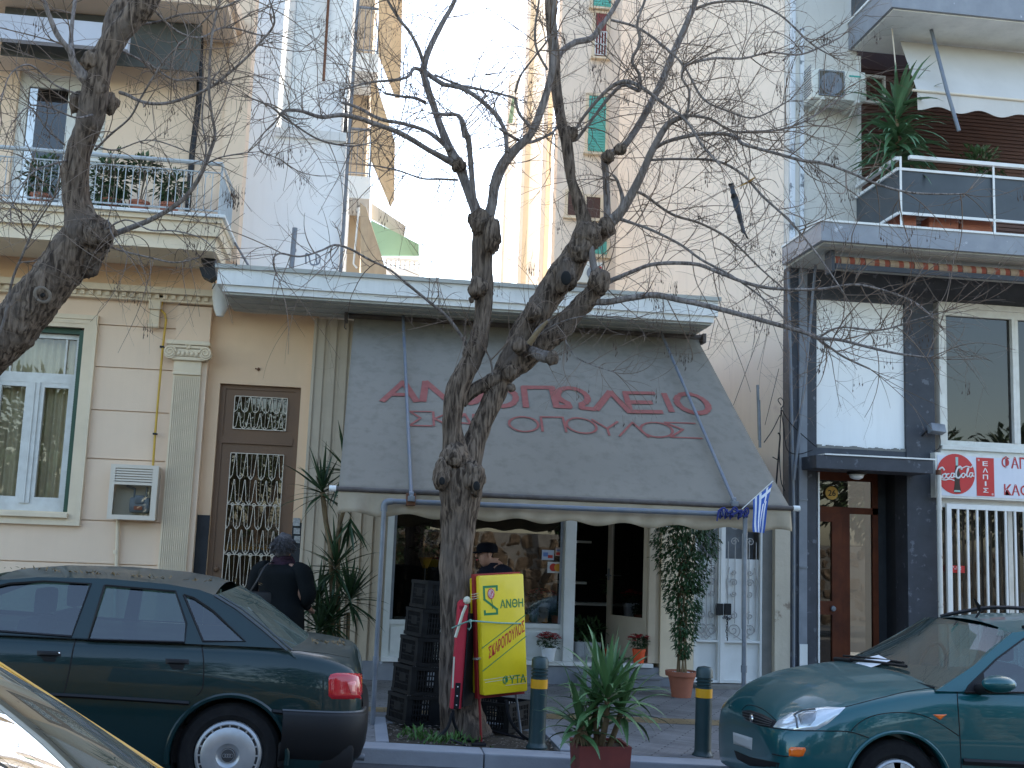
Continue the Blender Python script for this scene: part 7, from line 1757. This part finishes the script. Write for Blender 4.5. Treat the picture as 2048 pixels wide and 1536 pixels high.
L_.append(B([(850,138,6),(838,100,6),(820,65,5),(800,40,5),(775,0,4),(765,-30,4)],D+.2,D-.3))
L_.append(B([(870,150,4),(925,172,4),(981,183,4),(1030,196,4)],D+.2,D-.6));L_.append(B([(1030,196,5),(1038,226,5),(1052,244,5),(1062,256,6)],D-.6,D-.5))
L_.append(B([(1030,185,4),(1042,150,3.5),(1068,115,3),(1095,80,3),(1110,40,2.5)],D-.6,D-.9));L_.append(B([(1095,140,4),(1074,100,4),(1070,60,4),(1078,0,3)],D-.65,D-1.0))
L_.append(B([(915,360,4),(880,358,3.5),(844,357,3),(800,342,3),(760,333,2.5)],D-.1,D-.8))
L_.append(B([(938,700,7),(918,665,5.5),(890,630,5),(860,605,4.5),(820,572,4),(780,540,3.5),(740,520,3.5),(700,498,3.5),(670,490,3.5),(640,502,3),(600,513,3),(560,507,3),(546,520,2.5),(552,545,2)],D-.0,D-1.4))
L_.append(B([(1000,258,5),(1052,285,5),(1100,268,4.5),(1115,252,4)],D-.5,D+.3))
# low shoots
L_.append(B([(1060,690,8),(1075,660,7),(1100,640,6)],D-.2,D-.25));L_.append(B([(985,750,3),(982,725,3),(972,700,2.5)],D-.1,D-.2));L_.append(B([(1070,675,3),(1120,645,2.5),(1180,632,2),(1260,640,2)],D-.2,D-.8))
L_.append(B([(1130,680,2.5),(1150,712,2),(1185,730,1.6),(1230,745,1.3)],D-.3,D-.7))
kn=[(884,950,24,D-.2,1,(.8,.8,1.3)),(948,955,24,D-.2,2,(.9,.9,1.4)),(1130,552,28,D-.1,3,(.8,.9,1.2)),(1198,562,22,D-.35,4),(1178,470,26,D+.0,5),(985,470,24,D-.3,6,(.7,.8,1.6)),(1040,690,16,D-.22,7),(944,705,17,D-.12,8),(955,575,20,D-.2,9),(942,600,6,D-.2,2),(1022,775,8,D-.15,3),(1103,716,13,D-.33,5),(1213,455,17,D+.05,6),(1216,312,13,D+.1,7),(1240,298,12,D+.12,8),(1020,745,14,D-.1,9),(908,915,26,D-.15,11),(1142,268,14,D+.25,12),(962,445,24,D-.2,13),(1160,500,24,D,14),(917,330,14,D-.1,3),(1065,625,18,D-.15,9)]
ex=[(1190,118,D,22),(1470,215,D-.3,24),(1530,80,D,20),(1345,130,D-.2,16),(1420,300,D-.3,22),(1700,370,D-1,16),(1668,300,D-1,20),(1365,215,D-.3,26),(560,300,D-1,12),(590,285,D-1,12),(470,370,D-1,16),(720,50,D-.2,22),(1065,520,D+.2,18),(1350,560,D-.5,16),(1385,640,D-.7,10),(1650,60,D,24),(1250,180,D-.1,18),(1500,470,D-.4,12),(690,165,D-.3,24),(735,190,D-.2,20),(1560,160,D,14),(640,30,D,10)]
T1=tree('street_tree','big bare tree with forked trunk growing from the kerb pit before the grey awning','tree' and (.87,D,.2),L_,10.5,40,kn,1.0,ex)
# knot wounds
s=MB()
for (u,v,r,Y) in ((1132,556,11,D-.36),(884,962,6,D-.285),(953,972,7,D-.295)):
    q=P(u,v,Y);R_=r*Y/F;s.ball(q,R_,8,(1,.5,1.4))
s.build('hollow','liner',T1,3)
s=MB();q=P(1085,660,D-.33);s.tube([P(1058,688,D-.30),P(1072,668,D-.33),P(1095,642,D-.34)],[.028,.022,.012],8);s.build('cut_stub','cane',T1,.9)
# left tree: leans in from outside the frame
D2=8.75;G=[]
G.append(B([(-330,1400,62),(-300,1200,58),(-240,1000,56),(-150,830,54),(-60,735,52),(0,685,50),(40,640,50),(80,590,50),(115,545,47),(148,500,46),(168,465,46),(160,430,34),(152,390,29),(150,340,27),(162,290,26),(180,240,27),(188,200,28),(196,160,26),(210,115,25),(232,75,24),(262,40,24),(290,5,25),(312,-40,22)],D2,D2-.3))
G.append(B([(178,165,17),(165,150,15),(148,125,10),(138,100,7),(115,70,7),(98,30,6),(85,-10,5)],D2-.2,D2-.6))
G.append(B([(144,115,9),(142,80,6),(145,40,5),(150,0,5),(152,-30,4)],D2-.3,D2+.1))
G.append(B([(186,160,24),(200,120,22),(222,80,22),(232,40,23),(248,5,20),(262,-30,16)],D2-.1,D2+.3))
G.append(B([(205,482,10),(225,470,8),(260,456,7),(300,440,6.5),(340,418,6),(370,395,6),(393,365,5.5),(408,335,5),(422,300,4.5),(430,270,4),(424,230,3.5),(418,180,3.5),(420,120,3),(426,60,3),(440,0,2.5)],D2-.1,D2-.9))
G.append(B([(408,335,3.5),(412,290,3),(404,240,2.5),(412,180,2.5),(440,140,2)],D2-.6,D2-.3));G.append(B([(408,330,3),(440,315,2.5),(495,305,2)],D2-.6,D2-.8))
G.append(B([(240,185,6),(255,190,5.5),(275,200,5),(300,207,5),(335,206,5),(383,192,5),(420,175,4.5),(450,153,4),(490,118,4),(520,85,3.5),(545,55,3.5),(548,30,3),(535,-10,2)],D2-.1,D2-.9))
G.append(B([(190,300,4),(220,270,3.5),(260,235,3),(285,190,3),(330,120,3),(380,70,2.5),(430,20,2)],D2-.2,D2-1.2));G.append(B([(185,230,4),(150,235,3),(100,215,3),(62,210,2.5)],D2-.3,D2-.9))
G.append(B([(210,490,4),(245,502,3),(300,515,2.5),(350,525,2.3),(400,515,2)],D2-.2,D2-.9));G.append(B([(185,290,3),(230,300,2.5),(300,280,2),(380,305,2)],D2-.2,D2-.6))
G.append(B([(240,100,4),(300,130,3.5),(350,160,3),(400,155,3),(470,170,2)],D2,D2+.5));G.append(B([(255,50,5),(310,45,4),(360,30,3.5),(430,20,3),(500,-10,3)],D2,D2-.5))
G.append(B([(300,10,4),(350,60,3.5),(400,75,3),(450,55,3),(520,70,2)],D2-.2,D2+.4));G.append(B([(130,290,3),(95,260,2.5),(60,215,2),(30,240,2)],D2-.2,D2-.6))
G.append(B([(138,320,4),(100,330,3),(60,350,2.5),(20,420,2)],D2-.2,D2-.9));G.append(B([(160,190,4),(110,170,3),(60,130,3),(20,150,2),(0,210,2)],D2-.2,D2-.7))
G.append(B([(-40,760,5),(5,650,5),(25,560,4.5),(45,510,4),(65,460,3.5),(60,440,2.5),(20,410,2)],D2-.3,D2-.9));G.append(B([(66,460,3),(85,430,2.5),(105,400,2)],D2-.8,D2-1.0))
G.append(B([(205,475,3),(215,440,2.5),(225,470,2),(255,510,2)],D2-.3,D2-.6));G.append(B([(195,470,3),(250,440,2.5),(300,460,2.5),(350,462,2.3),(400,475,2),(425,495,1.5)],D2-.3,D2-.9))
kn2=[(196,465,30,D2-.25,1,(1,.9,1)),(180,490,36,D2-.15,2,(1,.9,1.1)),(160,205,20,D2-.1,3),(215,205,20,D2-.1,4),(182,120,18,D2-.25,5),(205,470,24,D2-.28,9,(.9,.9,1.4)),(172,520,30,D2-.1,7),(190,180,22,D2-.2,8)]
ex2=[(468,380,D2-.8,34),(385,470,D2-.8,14),(232,545,D2-.6,6),(420,260,D2-.6,10),(330,240,D2-.5,8),(520,60,D2-.6,16)]
T2=tree('street_tree','bare street tree leaning in over the left house front, thick trunk crossing the balcony','tree' and (-2.9,D2,.2),G,8.2,51,kn2,1.0,ex2)
# wound ring on the leaning trunk and cut stub
for (u,v,r,Y) in ((85,590,13,D2-.235),(170,428,16,D2-.17)):
    s=MB();q=P(u,v,Y);R_=r*Y/F;ax=(Vector((0,0,EYE))-q).normalized();ux=ax.orthogonal().normalized();uy=ax.cross(ux)
    s.tube([q+(ux*math.cos(k/20*2*PI)+uy*math.sin(k/20*2*PI)*1.15)*R_ for k in range(21)],.014,8);s.build('wound_ring','wound',T2,3)
    s=MB();o=len(s.v);s.v+=[q-ax*.0]+[q+(ux*math.cos(k/20*2*PI)+uy*math.sin(k/20*2*PI)*1.15)*R_*.95 for k in range(20)];s.f=[(0,k+1,(k+1)%20+1) for k in range(20)];s.build('wound_face','cane',T2)
    s=MB();s.ball(q+ax*.004,R_*.38,6,(1,.5,1));s.build('hollow','liner',T2,3)
# rags caught in the branches
s=MB();M('rag_yellow',(.38,.22,.05),.9);M('rag_dark',(.05,.055,.065),.9)
s.tube(catmull([tuple(P(u,v,8.9)) for u,v in ((1465,375),(1480,372),(1495,365),(1508,355))],3),[.015,.03,.034,.034,.03,.03,.028,.025,.02,.012],6,True,.5) if False else None
def ribbon(pts,ws_,Y):
    m_=MB();cc=catmull([(u,v,w_) for (u,v),w_ in zip(pts,ws_)],4)
    for i,(u,v,w_) in enumerate(cc):
        q=P(u,v,Y+.03*math.sin(i));m_.v+=[q+Vector((-w_/2,0.01*math.sin(i*2),0)),q+Vector((0,-.012,.004)),q+Vector((w_/2,0,w_*.3))]
    n=len(cc);m_.f=[(i*3+k,i*3+k+1,(i+1)*3+k+1,(i+1)*3+k) for i in range(n-1) for k in (0,1)];return m_
solo(ribbon([(1466,378),(1480,374),(1493,368),(1510,355)],[.02,.05,.06,.02],8.85),'cloth_rag','rag_yellow','yellow rag caught in the branches at the right','rag')
o=solo(ribbon([(1462,368),(1466,385),(1470,400),(1478,430),(1486,460),(1496,478)],[.05,.04,.06,.045,.03,.01],8.85),'cloth_rag','rag_dark','long dark strip of cloth hanging from the branches at the right','rag')
# ================================================================ people
M('skin',(.36,.20,.14),.6,col2=(.30,.16,.11),sc=30);M('hair_grey',(.040,.036,.038),.75,col2=(.17,.16,.165),sc=45,amt=1);M('coat_dark',(.0045,.006,.007),.9,spec=.15,col2=(.009,.011,.012),sc=4,bump=.15,bsc=30)
M('scarf',(.026,.007,.019),.95,col2=(.014,.004,.011),sc=40);M('trousers',(.012,.012,.015),.9);M('cap_navy',(.003,.004,.008),.9,spec=.15);M('jacket_navy',(.003,.004,.009),.9,spec=.15,col2=(.012,.014,.024),sc=5);M('leather',(.010,.010,.012),.5)
def skinned(name,nodes,edges,mat,parent,sub=2):
    """one continuous body grown from joints: nodes {key:(x,y,z,rx,ry)}"""
    me=bpy.data.meshes.new(name);keys=list(nodes);off=parent.location
    me.from_pydata([Vector(nodes[k][:3])-off for k in keys],[(keys.index(a),keys.index(b)) for a,b in edges],[]);o=bpy.data.objects.new(name,me);C.objects.link(o)
    md=o.modifiers.new('skin','SKIN');md.use_smooth_shade=True
    for i,k in enumerate(keys):
        sv=me.skin_vertices[0].data[i];n=nodes[k];sv.radius=(n[3],n[4] if len(n)>4 else n[3]);sv.use_root=(i==0)
    s=o.modifiers.new('sub','SUBSURF');s.levels=sub;s.render_levels=sub
    dg=bpy.context.evaluated_depsgraph_get();m2=bpy.data.meshes.new_from_object(o.evaluated_get(dg));m2.name=name;bpy.data.objects.remove(o)
    m2.materials.clear();m2.materials.append(MATS[mat]);m2.polygons.foreach_set('use_smooth',[True]*len(m2.polygons))
    r=bpy.data.objects.new(name,m2);C.objects.link(r);r.parent=parent;return r
def person(label,x,y,z0,h,face,coat,hair,capmat=None,scarf=None,coat_len=.42,bulk=1.0,duck=0):
    """face: heading angle (0 looks towards +Y, away from the camera); lengths in heights"""
    t=thing('person',label,'person',(x,y,z0));Rm=Matrix.Rotation(-face,3,'Z')
    def G(a,b,c):
        if c>.86 and abs(a)<.1:c-=duck;b+=duck*1.3
        q=Rm@Vector((a*h,b*h,0));return (x+q.x,y+q.y,z0+c*h)
    h0=h;n={};e=[]
    def N(k,a,b,c,r,r2=None):n[k]=G(a,b,c)+(r*h,(r2 or r)*h)
    N('pelvis',0,0,.52,.075,.06);N('waist',0,0,.60,.068,.055);N('chest',0,-.005,.72,.085,.062);N('upch',0,-.012,.79,.075,.055);N('neck',0,.0,.85,.032);N('head0',0,.010,.885,.040);N('head1',0,.012,.93,.052,.046);N('head2',0,.010,.965,.044)
    for s_,k in ((-1,'l'),(1,'r')):
        N('hip'+k,.045*s_,0,.49,.052);N('knee'+k,.05*s_,.02,.27,.034);N('ank'+k,.052*s_,-.005 if k=='l' else .02,.045,.022);N('toe'+k,.056*s_,.07,.02,.018)
        N('sh'+k,.105*s_,-.01,.80,.038);N('el'+k,.150*s_,-.005,.635,.029);N('wr'+k,.150*s_,.085,.535 if k=='l' else .56,.019);N('palm'+k,.145*s_,.115,.52 if k=='l' else .545,.018,.012)
        for f_ in range(4):N('f%d%s'%(f_,k),(.145+.011*(f_-1.5))*s_,.145-.003*abs(f_-1.5),.507 if k=='l' else .532,.0052);N('g%d%s'%(f_,k),(.145+.011*(f_-1.5))*s_-.004*s_,.160-.004*abs(f_-1.5),.492 if k=='l' else .517,.0045);e+=[('palm'+k,'f%d%s'%(f_,k)),('f%d%s'%(f_,k),'g%d%s'%(f_,k))]
        N('th'+k,.122*s_,.130,.512 if k=='l' else .537,.006);e+=[('palm'+k,'th'+k)]
        e+=[('pelvis','hip'+k),('hip'+k,'knee'+k),('knee'+k,'ank'+k),('ank'+k,'toe'+k),('upch','sh'+k),('sh'+k,'el'+k),('el'+k,'wr'+k),('wr'+k,'palm'+k)]
    e+=[('pelvis','waist'),('waist','chest'),('chest','upch'),('upch','neck'),('neck','head0'),('head0','head1'),('head1','head2')]
    b=skinned('body',n,e,'skin',t)
    def part(mb,name,mat,sm=3):return mb.build(name,mat,t,sm)
    # face: nose, eyes, mouth, ears
    f=MB();f.ball(G(0,.062,.922),.012*h,6,(.7,1.1,1.1))
    for s_ in(-1,1):f.ball(G(.053*s_,.005,.928),.014*h,6,(.45,.8,1.2))
    part(f,'nose_and_ears','skin')
    f=MB()
    for s_ in(-1,1):f.ball(G(.02*s_,.055,.936),.0055*h,5)
    part(f,'eyes','trim_black');f=MB();f.tube([G(-.014,.056,.899),G(0,.060,.898),G(.014,.056,.899)],.0028*h,5);part(f,'mouth','rose_pink')
    # clothes: loft of rings following the body, sleeves
    def ringloft(secs,mat,name,seed=0,fold=.03):
        m_=MB();k=36;cc=catmull(secs,5)
        for (cx,cy,z,rx,ryy) in cc:
            for j in range(k):
                a=2*PI*j/k;fo=1+fold*noise.noise(Vector((math.cos(a)*2.2+seed,math.sin(a)*2.2,z*5)))*1.8+fold*.8*math.sin(a*9+z*7)*max(0,(.75-z))
                m_.v.append(Vector(G(cx+rx*math.cos(a)*fo,cy+ryy*math.sin(a)*fo,z)))
        m_.f=[(i*k+j,i*k+(j+1)%k,(i+1)*k+(j+1)%k,(i+1)*k+j) for i in range(len(cc)-1) for j in range(k)];m_.f.append(tuple(range((len(cc)-1)*k,len(cc)*k)))
        return part(m_,name,mat)
    B_=bulk
    ringloft([(0,0,coat_len,.135*B_,.10*B_),(0,0,.52,.128*B_,.095*B_),(0,0,.62,.118*B_,.088*B_),(0,-.004,.72,.125*B_,.09*B_),(0,-.01,.785,.122*B_,.082*B_),(0,-.008,.825,.085,.065),(0,0,.85,.048,.045)],coat,'coat',x)
    m_=MB()
    for s_,k in ((-1,'l'),(1,'r')):
        zz=.535 if k=='l' else .56
        m_.tube(catmull([G(.08*s_*B_,-.01,.805)+(.045*h,),G(.125*s_*B_,-.012,.775)+(.046*h*B_,),G(.150*s_*B_,-.012,.70)+(.041*h*B_,),G(.160*s_*B_,0,.635)+(.038*h*B_,),G(.158*s_,.045,.585)+(.033*h,),G(.152*s_,.082,zz+.004)+(.029*h,)],4) and [c[:3] for c in catmull([G(.08*s_*B_,-.01,.805)+(.045*h,),G(.125*s_*B_,-.012,.775)+(.046*h*B_,),G(.150*s_*B_,-.012,.70)+(.041*h*B_,),G(.160*s_*B_,0,.635)+(.038*h*B_,),G(.158*s_,.045,.585)+(.033*h,),G(.152*s_,.082,zz+.004)+(.029*h,)],4)],[c[3] for c in catmull([G(.08*s_*B_,-.01,.805)+(.045*h,),G(.125*s_*B_,-.012,.775)+(.046*h*B_,),G(.150*s_*B_,-.012,.70)+(.041*h*B_,),G(.160*s_*B_,0,.635)+(.038*h*B_,),G(.158*s_,.045,.585)+(.033*h,),G(.152*s_,.082,zz+.004)+(.029*h,)],4)],14)
    part(m_,'sleeves',coat)
    m_=MB()
    for s_ in(-1,1):m_.tube([G(.045*s_,0,.50),G(.05*s_,.02,.27),G(.052*s_,0,.05)],[.06*h,.045*h,.04*h],12)
    part(m_,'trousers','trousers')
    m_=MB()
    for s_,k in ((-1,-.005),(1,.02)):m_.ball(G(.054*s_,k+.035,.022),.03*h,8,(.62,1.5,.7))
    part(m_,'shoes','leather')
    if hair and not capmat:
        m_=MB();o=len(m_.v);m_.ball((0,0,0),.066*h,14,(.93,1.0,1.25))
        for i in range(o,len(m_.v)):
            p=m_.v[i];p=p*(.98+.16*noise.noise(p*18));
            if p.y>.018*h and p.z<.035*h:p.y=.018*h
            if p.z<-.078*h:p.z=-.078*h;p.x*=.9
            q=Rm@Vector((p.x,p.y-.006*h,0));m_.v[i]=Vector((x+q.x,y+q.y+0,z0+.945*h+p.z))
        part(m_,'hair',hair)
        m_=MB();random.seed(int(x*100))
        for i in range(2200):
            a=random.uniform(0,2*PI);el=random.uniform(-.5,1.5);d=Vector((math.cos(a)*math.cos(el),math.sin(a)*math.cos(el),math.sin(el)*1.1))
            if d.y>.35 and d.z<.5:continue
            q=Rm@Vector((d.x*.058*h,d.y*.060*h-.006*h,0));p=Vector((x+q.x*1.05,y+q.y*1.05,z0+.945*h+d.z*.066*h))
            m_.leaf(p,Vector((q.x,q.y,.02-.06*random.random()))+Vector((random.gauss(0,.03),random.gauss(0,.03),-.05)),random.uniform(.035,.07),.011)
        part(m_,'hair_strands',hair)
    if capmat:
        m_=MB();cz=.952;q=G(0,.0,cz);m_.lathe([(.060*h,-.012*h),(.0635*h,.0),(.062*h,.020*h),(.050*h,.038*h),(.025*h,.046*h),(.003,.048*h)],q,24)
        part(m_,'cap',capmat)
        m_=MB();vs=[]
        for j in range(11):
            a=-1.0+2.0*j/10;vs+=[G(math.sin(a)*.058,math.cos(a)*.058,cz-.006),G(math.sin(a)*.070,math.cos(a)*.078+.03*math.cos(a),cz-.014)]
        m_.add(vs,[(2*j,2*j+2,2*j+3,2*j+1) for j in range(10)]);o=part(m_,'cap_peak',capmat);md=o.modifiers.new('s','SOLIDIFY');md.thickness=.006
    if scarf:
        m_=MB()
        for k,(rr,zc,th) in enumerate(((.052,.845,.020),(.058,.828,.022),(.050,.862,.016))):
            m_.tube([G(rr*math.cos(a)*(1+.05*math.sin(a*3+k)),rr*.9*math.sin(a)-.003,zc+.006*math.sin(a*2+k)) for a in [2*PI*j/24 for j in range(25)]],[th*h*(1+.15*math.sin(j*1.3)) for j in range(25)],10)
        part(m_,'scarf',scarf)
    return t,G
q=P(574,1074,11.3);zz=gz(q.x,11.3);hh=q.z-zz+.0
t1,G1=person('grey haired person in dark coat and purple scarf before the brown door, back turned',q.x-.02,11.3,zz,hh,.55,'coat_dark','hair_grey',None,'scarf',.30,1.3)
# shoulder bag
bg=thing('shoulder_bag','black shoulder bag hanging at the left hip of the grey haired person','bag',tuple(P(512,1205,11.25)))
q=P(514,1208,11.15);s=MB();s.bbox(-.15,.13,-.06,.06,-.13,.12,.045);s.xf(Matrix.Translation(q)@Matrix.Rotation(.35,4,'Z'));s.build('pouch','leather',bg,.8)
s=MB();s.tube(catmull([tuple(q+Vector((-.08,0,.10))),tuple(P(512,1165,11.1)),tuple(P(530,1133,11.12)),tuple(P(545,1126,11.25)),tuple(P(520,1170,11.35)),tuple(q+Vector((.10,.04,.10)))],4),.011,6,flat=.5);s.build('strap','leather',bg)
q=P(980,1072,10.5);zz=gz(q.x,10.5)
t2,G2=person('person in navy cap and dark jacket, in profile behind the yellow sign',q.x+.05,10.5,zz,(q.z-zz)/1.0,-1.75,'jacket_navy','hair_grey','cap_navy',None,.42,1.3,.035)
